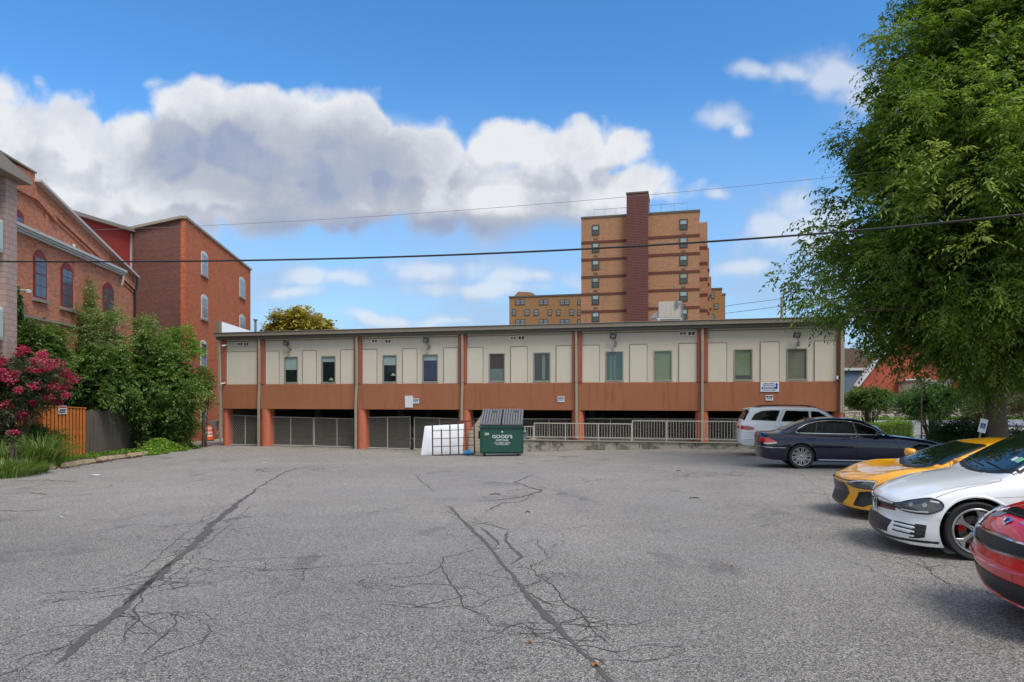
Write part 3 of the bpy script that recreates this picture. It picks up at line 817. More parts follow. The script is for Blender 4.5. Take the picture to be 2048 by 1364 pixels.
text_mesh('LANCASTER', sh*.185, MAT['sign_blue'], t, (-sw*.06, -.023, sh*.82), RX, bold=.0015, xs=1.02)
text_mesh('DENTAL ARTS', sh*.185, MAT['sign_blue'], t, (-sw*.06, -.023, sh*.62), RX, bold=.0015, xs=1.0)
g = MB(); g.prism([(-.44,.30),(.42,.30),(.42,.74),(.47,.74),(.37,.90),(.27,.74),(.32,.74),(.32,.48),(-.44,.48)], lambda a, b_, q: (a * sw, q, b_ * sh), -.0235, -.0205)
g.build('arrow', MAT['sign_blue'], t)
text_mesh('ENTRANCE', sh*.175, MAT['sign_white'], t, (-sw*.08, -.026, sh*.39), RX, bold=.002, xs=1.1)
text_mesh('210 WALNUT STREET', sh*.14, MAT['sign_blue'], t, (-sw*.02, -.023, sh*.16), RX, bold=.0008, xs=.98)
def notice(label, px0, px1, py0, py1, top, bot, yl=-.112):
    t, sw, sh = sign_board('notice_sign', label, 'sign', px0, px1, py0, py1, MAT['sign_white'], yl)
    MB().box(-sw*.42, sw*.42, -.0235, -.0205, sh*.56, sh*.88).build('header', MAT['sign_black'], t)
    text_mesh(top, sh*.27, MAT['sign_white'], t, (0, -.026, sh*.72), RX, bold=.001)
    text_mesh(bot, sh*.24, MAT['sign_black'], t, (0, -.023, sh*.34), RX, bold=.001)
notice('small black and white NO PARKING notice just below the blue arrow sign', 1531, 1546, 790.5, 801, 'NO', 'PARKING')
notice('small black and white PRIVATE PROPERTY notice alone on the wall above the dumpster', 1115, 1129, 793, 804, 'PRIVATE', 'PROPERTY')
notice('small black and white notice half tucked behind the blank white board', 824, 838, 797, 807, 'PRIVATE', 'PROPERTY')
t, sw, sh = sign_board('blank_board', 'blank weathered white board on brown wall left of the dumpster', 'board', 810, 826, 791.5, 815, MAT['sign_white'], -.14, .02)
MB().cyl((0, -.021, sh - .05), (0, -.03, sh - .05), .015, n=8).build('bolt', MAT['grey_metal'], t)

# ------------------------------------------------------------------ chain-link gates
MAT['chain'] = M('galvanised_wire', (152, 146, 134), .6, metal=.0, var=.1)
MAT['pipe'] = M('galvanised_pipe', (176, 174, 168), .5, metal=.1, var=.1)
def chain_panel(label, px0, px1, zt0, zt1, zb0=None, zb1=None, mids=(), yl=.3, group='chain-link gates across the garage', name='chain_link_gate', cell=.125, wire=.011):
    a, b_ = FU(px0, yl), FU(px1, yl); p = OW(a, yl)
    if zb0 is None: zb0 = ogz(a, yl) + .06
    if zb1 is None: zb1 = ogz(b_, yl) + .06
    t = thing(name, label, 'gate', (p.x, p.y, zb0), OR, group)
    L = b_ - a
    top = lambda x: zt0 + (zt1 - zt0) * x / L - zb0
    bot = lambda x: (zb1 - zb0) * x / L
    f = MB(); r = .026
    f.tube([(0, 0, bot(0)), (0, 0, top(0)), (L, 0, top(L)), (L, 0, bot(L)), (0, 0, bot(0))], r, 8)
    for mx in mids:
        x = FU(mx, yl) - a; f.tube([(x, 0, bot(x)), (x, 0, top(x))], r * .8, 8)
    f.build('frame', MAT['pipe'], t, smooth=True)
    g = MB(); H = max(top(0), top(L)); k0 = -int(H / cell) - 2; k1 = int(L / cell) + int(H / cell) + 2
    for k in range(k0, k1):
        for s_ in (1, -1):
            # line x = k*cell + s*z*.8, clipped to the panel
            seg = []
            for i in range(2):
                pass
            zs0, zs1 = min(bot(0), bot(L)), H
            # clip by x in [0, L]
            x_at = (lambda z: k * cell + s_ * z * .75)
            lo, hi = zs0, zs1
            if s_ > 0:
                lo = max(lo, (0 - k * cell) / .75); hi = min(hi, (L - k * cell) / .75)
            else:
                lo = max(lo, (k * cell - L) / .75); hi = min(hi, (k * cell) / .75)
            if hi - lo < .02: continue
            lo = max(lo, bot(x_at(lo))); hi = min(hi, top(x_at(hi)))
            if hi - lo < .02: continue
            g.bar((x_at(lo), .004 * s_, lo), (x_at(hi), .004 * s_, hi), wire, .006, up=(0, 1, 0))
    g.build('wire_mesh', MAT['chain'], t, fix=False)
    return t
chain_panel('narrow chain-link gate between the left end wall and the first orange column', 456, 515, FZ(456, 830), FZ(515, 832.5), mids=(490.5,))
chain_panel('left leaf of the wide chain-link gate between the first and second orange columns', 541, 626.5, FZ(541, 834), FZ(626, 836), mids=(581.5,))
chain_panel('right leaf of the wide chain-link gate between the first and second orange columns', 628.5, 706, FZ(628, 836), FZ(706, 838), mids=(674,))
chain_panel('chain-link gate leaf right of the second orange column, left of the gap', 733, 820.5, FZ(733, 835), FZ(820, 834), mids=(775,))
chain_panel('chain-link gate leaf right of the gap, behind the white mattress', 828.5, 915, FZ(828, 835), FZ(915, 838), mids=(879,))
chain_panel('chain-link fence panel on the walkway behind the dumpster', 943, 1142, FZ(943, 838), FZ(1142, 839), -.38, -.38, mids=(1008, 1098), yl=.7, group='chain-link fence panels behind the railing', name='chain_link_fence')
chain_panel('chain-link fence panel behind the pale railing between the fourth and fifth orange columns', 1168, 1390, FZ(1168, 838), FZ(1390, 839), -.38, -.38, mids=(1221, 1281, 1335), yl=.7, group='chain-link fence panels behind the railing', name='chain_link_fence')
chain_panel('chain-link fence panel behind the railing right of the fifth orange column', 1418, 1665, FZ(1418, 838), FZ(1665, 840), -.38, -.38, mids=(1470, 1540, 1600), yl=.7, group='chain-link fence panels behind the railing', name='chain_link_fence')
# lock chain in the gap between the two middle leaves
g = MB(); ua = FU(820.5, .3); ub = FU(828.5, .3); p = OW(ua, .3); L = ub - ua
t = thing('gate_chain', 'slack grey lacing between the two middle chain-link gate leaves', 'chain', (p.x, p.y, 0), OR)
zz = [.15, -.1, -.35, -.6, -.85]
pts = [(0 if i % 2 == 0 else L, -.03, z) for i, z in enumerate(zz)] + [(L * .5, -.05, -1.0)]
g.tube(pts, .014, 6); g.build('lacing', MAT['grey_metal'], t, smooth=True)
g = MB(); g.lathe([(.001, -.03), (.075, -.03), (.085, 0), (.075, .03), (.001, .03)], (L * .45, -.04, ogz(ua, .3) + .09), 'y', 16); g.build('wheel', MAT['black_metal'], t, smooth=True)

# ------------------------------------------------------------------ retaining wall, walkway and railing
def stucco_wall_mat():
    m, n, b = newmat('crumbling_render')
    oc = n.node('ShaderNodeTexCoord').outputs['Object']
    nz = n.noise(oc, 1.6, 9.0, .68, dist=.5)
    s_ = n.sep(oc)
    br = n.node('ShaderNodeTexBrick'); n.put(br.inputs['Vector'], n.xyz(s_[0], s_[2], 0)); br.inputs['Scale'].default_value = 1
    br.inputs['Brick Width'].default_value = .6; br.inputs['Row Height'].default_value = .2; br.inputs['Mortar Size'].default_value = .014
    n.put(br.inputs['Color1'], (.14, .125, .10)); n.put(br.inputs['Color2'], (.19, .17, .14)); n.put(br.inputs['Mortar'], (.07, .06, .05))
    gr = n.noise(oc, 12, 6, .7)
    c = n.mix(n.smooth(nz, .44, .50), br.outputs[0], (.33, .30, .25))
    c = n.mix(n.m('MULTIPLY', n.smooth(n.noise(n.v('ADD', oc, (5, 3, 1)), 2.4, 8, .65), .5, .64), .6), c, (.10, .088, .062))
    c = n.mix(n.m('MULTIPLY', n.smooth(n.m('ADD', s_[2], n.m('MULTIPLY', gr, .4)), .18, .38, 1.0, 0.0), .5), c, (.09, .08, .05))
    g_ = n.m('ADD', .6, n.m('MULTIPLY', gr, .8))
    n.put(b.inputs['Base Color'], n.mix(1.0, c, n.xyz(g_, g_, g_), 'MULTIPLY')); b.inputs['Roughness'].default_value = .95
    bp = n.node('ShaderNodeBump'); bp.inputs['Strength'].default_value = 1; bp.inputs['Distance'].default_value = .04
    n.put(bp.inputs['Height'], nz); n.put(b.inputs['Normal'], bp.outputs[0])
    return m
ua, ub = FU(1046, -1.5), UL + 1.0; p = OW(ua, -1.5)
t = thing('retaining_wall', 'low crumbling rendered retaining wall carrying the pale railing', 'wall', (p.x, p.y, -1.35), OR)
L = ub - ua
g = MB(); g.box(0, L, 0, .28, 0, .96); g.box(0, .28, .281, 2.1, 0, .96); g.build('masonry', stucco_wall_mat(), t, bevel=.02)
MB().box(-.04, L + .04, -.05, .33, .961, 1.0).build('coping', M('coping_concrete', (132, 124, 108), .9, var=.25, vs=3, dirt=.4), t, bevel=.012)
MB().box(.3, L, .34, 2.1, .55, .94).build('walkway_slab', MAT['conc'], t)
MAT['rail'] = M('cream_railing_paint', (176, 170, 156), .5, var=.1, vs=4, dirt=.15)
def railing(px0, px1, zt, zb=-.22, name='railing', label='', posts=(), step=.125):
    yl = -1.36; a, b_ = FU(px0, yl), FU(px1, yl); p = OW(a, yl); z0 = -.349
    t = thing(name, label, 'railing', (p.x, p.y, z0), OR, 'cream railings on the retaining wall'); L = b_ - a; zt -= z0; zb -= z0
    g = MB(); g.box(0, L, -.025, .025, zt - .045, zt); g.build('top_rail', MAT['rail'], t)
    g = MB(); g.box(.026, L - .026, -.02, .02, zb, zb + .035); g.build('bottom_rail', MAT['rail'], t)
    ps = [0] + [FU(q, yl) - a for q in posts] + [L]
    for q in ps: MB().box(q - .025, q + .025, -.027, .027, 0, zt - .002).build('post', MAT['rail'], t)
    g = MB(); k = int(L / step)
    for i in range(1, k):
        x = L * i / k
        if min(abs(x - q) for q in ps) > .05: g.box(x - .009, x + .009, -.009, .009, zb + .036, zt - .046)
    g.build('baluster', MAT['rail'], t)
railing(1050, 1067, FZ(1055, 852, -1.36), label='short lowest piece of cream railing just right of the dumpster')
railing(1069, 1263, FZ(1160, 846, -1.36), posts=(1131, 1197), label='lower long cream railing between the dumpster and the step up')
railing(1265, 1478, FZ(1400, 841.5, -1.36), posts=(1333, 1404), label='higher long cream railing ending beside the white car')

# ------------------------------------------------------------------ roof-top plant
yl = 6.0; a, b_ = FU(1317, yl), FU(1363, yl); p = OW(a, yl)
t = thing('rooftop_unit', 'pale boxy air handling unit with intake hood on the office roof', 'air unit', (p.x, p.y, 5.30), OR)
zt, zb = FZ(1340, 603, yl) - 5.3, FZ(1340, 635, yl) - 5.3; L = b_ - a
MAT['hvac'] = M('hvac_beige', (176, 168, 158), .5, var=.06, streak=.15)
MB().box(0, L, 0, 1.1, zb, zt).build('cabinet', MAT['hvac'], t, bevel=.015)
g = MB(); g.prism([(-.002, zb + .02), (-.5, zb + .02), (-.002, zt - .45)], lambda x, z, q: (x, q, z), .08, 1.0); g.build('intake_hood', M('hvac_grey', (140, 142, 146), .5), t)
g = MB(); g.box(-.1, L + .1, .02, .10, zb - .07, zb - .005); g.box(-.1, L + .1, 1.0, 1.08, zb - .07, zb - .005)
for x in (0, L - .06):
    for y in (.02, 1.0): g.box(x, x + .06, y, y + .06, .001, zb - .071)
g.build('stand', MAT['white_plastic'], t)
g = MB(); g.tube([(L + .06, -.06, zb - .2), (L + .06, -.06, zt * .95), (L - .1, -.06, zt * .98)], .03, 8); g.box(L - .32, L - .18, -.08, -.001, zt - .35, zt + .06); g.build('conduit', MAT['grey_metal'], t)
p = OW(FU(511, 5), 5)
t = thing('vent_pipe', 'thin grey flue pipe with cap on the left of the office roof', 'vent pipe', (p.x, p.y, 5.30), OR)
zt = FZ(511, 639, 5) - 5.3
g = MB(); g.cyl((0, 0, .001), (0, 0, zt - .06), .075, n=14); g.cyl((.25, .2, 0.001), (.25, .2, zt * .5), .03, n=10); g.build('flue', MAT['grey_metal'], t, smooth=True)
MB().lathe([(.001, .1), (.15, .06), (.15, 0), (.09, 0)], (0, 0, zt - .06), n=14).build('cap', MAT['grey_metal'], t, smooth=True)
# ------------------------------------------------------------------ brick buildings at left
BR = dict(
 dark=brick_mat('weathered_dark_brick', (150, 86, 66), (112, 60, 50), (150, 130, 112), .21, .075, .013, .3, stain=.3),
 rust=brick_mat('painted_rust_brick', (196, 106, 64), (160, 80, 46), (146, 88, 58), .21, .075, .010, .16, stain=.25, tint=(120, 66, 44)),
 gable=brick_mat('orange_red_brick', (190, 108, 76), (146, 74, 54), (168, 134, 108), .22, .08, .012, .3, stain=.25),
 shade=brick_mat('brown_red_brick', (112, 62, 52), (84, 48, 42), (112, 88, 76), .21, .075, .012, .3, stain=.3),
 block=brick_mat('pink_block', (170, 146, 134), (160, 136, 126), (128, 108, 100), .42, .20, .012, .1),
 tan=brick_mat('tan_brick', (176, 128, 96), (158, 112, 82), (142, 108, 84), .40, .13, .012, .14, stain=.12),
 tan2=brick_mat('ochre_brick', (160, 120, 80), (148, 108, 70), (142, 108, 76), .40, .13, .012, .12),
 maroon=brick_mat('maroon_brick', (92, 44, 42), (76, 36, 36), (122, 84, 78), .55, .26, .04, .16))
MAT['trim_white'] = M('grey_white_trim', (176, 174, 170), .6, var=.1, streak=.15)
MAT['trim_red'] = M('oxblood_paint', (110, 34, 32), .6, var=.12)
MAT['trim_roof'] = M('tan_roof_edge', (142, 130, 114), .6, var=.1)
MAT['sill'] = M('stone_sill', (134, 122, 110), .8, var=.15)
MAT['win_white'] = M('aged_white_frame', (186, 186, 182), .6, var=.1)
MAT['pane_sky'] = glass_mat('old_window_glass', (58, 66, 76), .06)
MAT['pane_board'] = M('plastic_sheeted_pane', (122, 126, 130), .3, var=.25, vs=3)
MAT['red_stucco'] = M('red_stucco', (152, 48, 40), .85, var=.12, vs=.8, bump=.2, streak=.12)

class WallF:
    """vertical wall plane: a local frame (s along, t outward, z up) on world points"""
    def __init__(s, p0, ang): s.p = Vector((p0[0], p0[1], 0)); s.d = Vector((cos(ang), sin(ang), 0)); s.n = Vector((sin(ang), -cos(ang), 0)); s.a = ang
    def w(s, a, t, z): q = s.p + s.d * a + s.n * t; return Vector((q.x, q.y, z))
    def s_at(s, px, t=0.0):
        k = (px - CX) / FPX; o = s.p + s.n * t
        return (k * o.y - o.x) / (s.d.x - k * s.d.y)
    def z_at(s, px, py, t=0.0):
        a = s.s_at(px, t); q = s.w(a, t, 0); return CAMZ - (py - HY) / FPX * q.y
    def box(s, g, a0, a1, t0, t1, z0, z1, mi=0):
        vs = [s.w(a, t, z) for z in (z0, z1) for (a, t) in ((a0, t0), (a1, t0), (a1, t1), (a0, t1))]
        g.add(vs, [(0,3,2,1),(4,5,6,7),(0,1,5,4),(1,2,6,5),(2,3,7,6),(3,0,4,7)], mi)
    def poly(s, g, pts, t0, t1, mi=0):
        g.prism(pts, lambda a, z, t: s.w(a, t, z), t0, t1, mi)
def arch_pts(a0, a1, z0, z1, rise, n=8):
    pts = [(a0, z0), (a1, z0)]
    for k in range(n + 1):
        f = 1 - k / n; a = a0 + (a1 - a0) * f
        pts.append((a, z1 - rise * (2 * f - 1) ** 2))
    return pts
def win_on(F, a0, a1, z0, z1, parent, frame='win_white', pane='pane_sky', rise=.12, sill='sill', cols=2, rows=2, ft=.07, t0=.004, lintel=None, label=None):
    g = MB(); F.poly(g, arch_pts(a0, a1, z0, z1, rise), t0, t0 + .05)
    fo = g.build('window', MAT[frame], parent)
    if label: fo['label'] = label
    g = MB(); mid = (z0 + z1) / 2
    w_ = (a1 - a0 - 2 * ft - (cols - 1) * .03) / cols
    for r_ in range(2):
        zz0 = z0 + ft if r_ == 0 else mid + .03; zz1 = mid - .03 if r_ == 0 else z1 - ft - rise * .8
        h_ = (zz1 - zz0 - (rows / 2 - 1) * .03) / max(1, rows / 2)
        for c_ in range(cols):
            for q in range(max(1, rows // 2)):
                x0 = a0 + ft + c_ * (w_ + .03); y0 = zz0 + q * (h_ + .03)
                F.box(g, x0, x0 + w_, t0 + .05, t0 + .056, y0, y0 + h_)
    g.build('pane', MAT[pane], fo)
    if sill:
        g = MB(); F.box(g, a0 - .1, a1 + .1, t0, t0 + .12, z0 - .14, z0 - .002); g.build('sill', MAT[sill], fo)
    if lintel:
        g = MB(); k = 9
        top = []
        for i in range(k + 1):
            f = i / k; top.append((a0 - .08 + (a1 - a0 + .16) * f, z1 - rise * (2*f-1)**2))
        for (p_, q_) in zip(top[:-1], top[1:]):
            F.poly(g, [(p_[0] + .006, p_[1] + .01), (q_[0] - .006, q_[1] + .01), (q_[0] - .004, q_[1] + .24), (p_[0] + .004, p_[1] + .24)], t0 - .002, t0 + .03)
        g.build('lintel', lintel, fo)

DLA = math.atan2(.989, -.148)     # direction running away from the camera, slightly left
# --- end brick building (tall, plain, shed roof)
F1 = WallF((-20.9, 43.7), DLA)    # right-hand face; n points to +x
LEN = F1.s_at(501)
t = thing('brick_warehouse', 'tall plain rust brick building with dark left face beside the office', 'building', (-20.9, 43.7, gz(-21, 43.7)))
def rel(o, par):   # world-space mesh under a located empty
    o.matrix_parent_inverse = par.matrix_world.inverted(); return o
def root(name, label, cat, group=None): return thing(name, label, cat, (0, 0, 0), 0, group)
bpy.data.objects.remove(t)
t = root('brick_warehouse', 'tall plain rust brick building with dark left face beside the office', 'building')
zt = 13.15
g = MB(); F1.box(g, 0.0, LEN, -.3, 0, -1.6, zt); F1.box(g, LEN - .3, LEN, -12, -.301, -1.6, zt); g.build('wall', BR['rust'], t)
FL = WallF((-20.9, 43.7), DLA - pi / 2 + pi)   # left face direction going left/toward camera
FL = WallF((-20.9 - .989 * 12, 43.7 - .148 * 12), math.atan2(.148, .989))
sl = FL.s_at(262)
sr = (Vector((-20.9, 43.7, 0)) - FL.p).dot(FL.d)
slope = (zt - 12.3) / (sr - sl)
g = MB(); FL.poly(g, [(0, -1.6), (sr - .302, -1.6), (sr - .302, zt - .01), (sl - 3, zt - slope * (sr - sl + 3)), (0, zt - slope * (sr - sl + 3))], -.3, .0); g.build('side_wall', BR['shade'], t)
g = MB(); F1.box(g, -.12, LEN + .1, -.36, .10, zt + .001, zt + .16); g.build('parapet_cap', MAT['trim_roof'], t)
g = MB(); a, b_ = FL.w(sr - .2, .05, zt + .06), FL.w(sl - 3, .05, zt - slope * (sr - sl + 3) + .06); g.bar(a, b_, .36, .16); g.build('roof_edge', MAT['trim_roof'], t)
g = MB(); F1.box(g, .1, LEN - .31, -12, -.31, zt - 1.6, zt - 1.4); g.build('roof', MAT['conc'], t)
for (x0, x1, y0, y1, x2) in ((402, 414.5, 502, 553, 0), (402, 414.5, 588, 640, 0), (478.5, 489.5, 553.5, 597, 0), (478.5, 489.5, 628, 665, 0), (400.5, 412, 679, 734, 1), (401, 411, 820, 842, 1)):
    a0, a1 = F1.s_at(x0), F1.s_at(x1)
    zb_ = F1.z_at((x0 + x1) / 2, y1 - 2); zt_ = F1.z_at((x0 + x1) / 2, y0 + 1)
    win_on(F1, a0, a1, zb_, zt_, t, 'win_white', 'pane_sky' if x2 else 'pane_board', .22, 'sill', 1 if not x2 else 2, 2, .10)
# utility boxes at its foot
tt = root('utility_meters', 'grey meter boxes and conduits on the brick wall near the orange barrel', 'meter box')
g = MB(); s0 = F1.s_at(423); 
for (px, py, w_, h_) in ((421, 850, .5, .5), (437, 848, .35, .7)):
    a = F1.s_at(px); z = F1.z_at(px, py); F1.box(g, a - w_, a + w_, .01, .22, z - h_ / 2, z + h_ / 2)
g.build('box', MAT['grey_metal'], tt, bevel=.02)
g = MB(); a0 = F1.s_at(418); a1 = F1.s_at(438); zz = F1.z_at(428, 841)
g.tube([F1.w(a0, .12, zz), F1.w(a1, .12, zz), F1.w(a1, .12, -1.0)], .05, 8); g.tube([F1.w(a1 - .3, .12, .1), F1.w(a1 - .4, .12, -.7), F1.w(a1 - 1.2, .12, -1.1)], .04, 8)
g.build('conduit', MAT['grey_metal'], tt, smooth=True)

# --- red stucco block, farther left
q0 = FL.w(sl, 0, 0)
F2 = WallF((q0.x + .149 * 12, q0.y - 12), DLA)
SL2 = (Vector((q0.x, q0.y, 0)) - F2.p).dot(F2.d)
t = root('red_stucco_building', 'deep red stucco block with tan roof edge between the brick buildings', 'building')
zr = lambda px, py: F2.z_at(px, py)
pts = [(0, -1.6), (SL2, -1.6), (SL2, zr(262, 464)), (F2.s_at(192), zr(192, 444)), (0, zr(192, 444) - .9)]
g = MB(); F2.poly(g, pts, -.3, 0); g.build('wall', MAT['red_stucco'], t)
g = MB()
g.bar(F2.w(SL2, .03, zr(262, 464) + .1), F2.w(F2.s_at(192), .03, zr(192, 444) + .1), .5, .2)
g.bar(F2.w(0, .03, zr(192, 444) - .8), F2.w(F2.s_at(192), .03, zr(192, 444) + .1), .5, .2)
g.build('roof_edge', MAT['trim_roof'], t)
g = MB(); g.bar(F2.w(SL2 - .12, .06, -1), F2.w(SL2 - .12, .06, zr(262, 464) - .1), .09, .09); g.build('downspout', MAT['trim_white'], t)

# --- gable brick building with lean-to front
F3 = WallF((-16.59 - .149 * 20, 20.0), DLA)
t = root('gable_brick_building', 'orange red brick building with stepped gable and oxblood arched windows', 'building')
S = F3.s_at
zg = lambda px, py, tt=0: F3.z_at(px, py, tt)
e = S(268); z_e = 8.9; r0 = S(70); z_r = 11.25; b0 = S(15)
g = MB()
F3.poly(g, [(b0 - 4, -1.6), (e, -1.6), (e, z_e), (r0, z_r), (r0, 11.6), (b0 - 4, 11.2)], -.35, 0)
F3.box(g, e - .3, e, -9, -.351, -1.6, z_e)
g.build('wall', BR['gable'], t)
# corbelled rake courses, white metal edge
for k, (dz, th) in enumerate(((.42, .06), (.62, .12), (.82, .05))):
    g = MB(); up = (z_r - z_e) / (e - r0)
    F3.poly(g, [(r0 + .02, z_r - dz - .16), (e - .02, z_e - dz - .16), (e - .02, z_e - dz), (r0 + .02, z_r - dz)], .001, th)
    g.build('corbel', BR['gable'], t)
g = MB(); F3.poly(g, [(b0 - 4, 10.65), (r0 + .0, 10.65), (r0 + 1.6, 10.05), (r0 + 1.6, 9.85), (r0, 10.42), (b0 - 4, 10.42)], .001, .14); g.build('corbel', BR['gable'], t)
g = MB()
g.bar(F3.w(r0 - .05, .10, z_r + .05), F3.w(e + .15, .10, z_e + .05), .34, .12); g.build('roof_edge', MAT['trim_white'], t)
g = MB(); F3.box(g, b0 - 4, r0 + .05, -.4, .06, 11.61, 11.68); g.build('parapet_cap', MAT['sill'], t)
g = MB(); F3.box(g, S(88.5, .0), S(94), .001, .06, 7.2, 10.35); g.build('pilaster', BR['gable'], t)
g = MB(); F3.box(g, S(143), S(145.5), .05, .12, zg(144, 503), zg(144, 488)); g.build('vent_stub', MAT['white_plastic'], t)
# windows of the gable wall above the lean-to
win_on(F3, S(28), S(45), zg(40, 449), zg(40, 422), t, 'trim_red', 'pane_sky', .2, None, 1, 2, .09, lintel=BR['gable'])
# lean-to
ft = .75
sa, sb = S(10, ft), S(241, ft)
zgut = 8.55
g = MB(); F3.box(g, sa - 3, sb, .001, ft, -1.6, zgut - .1); g.build('lean_to_wall', BR['gable'], t)
g = MB()
for k, (dy, dz, th) in enumerate(((.0, .0, .12), (.07, -.10, .10), (.14, -.19, .09))):
    F3.box(g, sa - 3, sb + .15, ft - .2, ft + .30 - dy, zgut + dz, zgut + dz + th)
g.build('gutter', MAT['trim_white'], t)
g = MB(); F3.poly(g, [(sa - 3, zgut + .13), (sb + .1, zgut + .13), (sb + .1, zgut + .5), (sa - 3, zgut + .5)], .0015, .12); g.build('flashing', MAT['trim_white'], t)
bpy.data.objects.remove(g and COL.objects[-1])
for (x0, x1, y0, y1) in ((66, 91, 500, 598), (121, 143.5, 525, 616), (205, 226, 565, 640)):
    a0, a1 = S(x0, ft), S(x1, ft); xm = (x0 + x1) / 2
    # wider than the glass: deep painted reveal at right
    win_on(F3, a0, a1, zg(xm, y1, ft), zg(xm, y0, ft), t, 'trim_red', 'pane_sky', .35, 'sill', 2, 4, .09, t0=ft + .004, lintel=BR['gable'])
g = MB(); F3.box(g, S(146, ft), S(152, ft), ft + .001, ft + .08, 3.0, zgut - .4); g.build('pilaster', BR['gable'], t)
g = MB(); F3.box(g, sa, sb, ft + .001, ft + .10, zg(100, 640, ft) - .12, zg(100, 640, ft)); g.build('string_course', MAT['sill'], t)
win_on(F3, S(76, ft), S(92, ft), zg(84, 740, ft), zg(84, 668, ft), t, 'trim_red', 'pane_sky', .3, 'sill', 2, 4, .1, t0=ft + .004, lintel=BR['gable'])
win_on(F3, S(180, ft), S(197, ft), zg(188, 760, ft), zg(188, 695, ft), t, 'trim_red', 'pane_sky', .3, 'sill', 2, 4, .1, t0=ft + .004, lintel=BR['gable'])
g = MB(); g.tube([F3.w(sb - .05, ft + .15, zgut), F3.w(sb - .05, ft + .15, zgut - .4), F3.w(sb - .05, ft + .08, zgut - .7)], .07, 8); g.build('downspout', MAT['trim_white'], t, smooth=True)
g = MB(); g.tube([F3.w(e - .1, .2, z_e), F3.w(e - .1, .2, z_e - .5), F3.w(e - .1, .1, z_e - .9), F3.w(e - .1, .1, -1)], .07, 8); g.build('downspout', MAT['black_metal'], t, smooth=True)
# small white spotlight on its corner
tt = root('security_light', 'small white security light on brick near the pink block pier', 'light')
a = S(40, ft); z = zg(40, 582, ft)
g = MB(); g.tube([F3.w(a - .4, ft + .05, z - 1.6), F3.w(a - .4, ft + .08, z), F3.w(a, ft + .3, z + .02)], .03, 8); g.lathe([(.001, .0), (.12, .02), (.15, .14), (.001, .18)], F3.w(a, ft + .3, z - .1), n=12); g.build('lamp_head', MAT['white_plastic'], tt, smooth=True)

# --- pink block building with balconies at the picture's left edge
F4 = WallF((-17.4, 24.0), DLA + pi)     # coming toward the camera; outward normal faces left -> flip
F4 = WallF((-17.4 + .149 * 8, 16.0), DLA)
t = root('block_apartment', 'pinkish concrete block building with white balconies at the left edge', 'building')
S4 = F4.s_at; se = (Vector((-17.4, 24.0, 0)) - F4.p).dot(F4.d)
s1 = S4(11.5)
g = MB(); F4.box(g, s1, se, -.9, 0, -1.4, 9.25); g.build('pier', BR['block'], t)
g = MB(); F4.box(g, 0, s1 - .01, -1.3, -.9, -1.4, 9.2); F4.box(g, s1 + .3, se - .01, -9, -.901, -1.4, 9.25); g.build('wall', BR['block'], t)
g = MB(); F4.poly(g, [(-1, 9.26), (se + .3, 9.26), (se + .3, 9.42), (-1, 11.2)], -1.2, .35); g.build('roof', MAT['trim_roof'], t)
for k, (ya, yb) in enumerate(((440, 505), (614, 680))):
    g = MB(); zz0, zz1 = F4.z_at(4, yb), F4.z_at(4, ya)
    F4.box(g, 0, s1 - .15, -.25, -.0, zz0, zz1); g.build('balcony', MAT['white_plastic'], t, bevel=.02)
    g = MB()
    F4.box(g, 0.06, s1 - .21, .001, .03, zz0 + .1, zz1 - .1)
    g.build('balcony_panel', M('pale_green_panel', (170, 182, 172), .6), t)

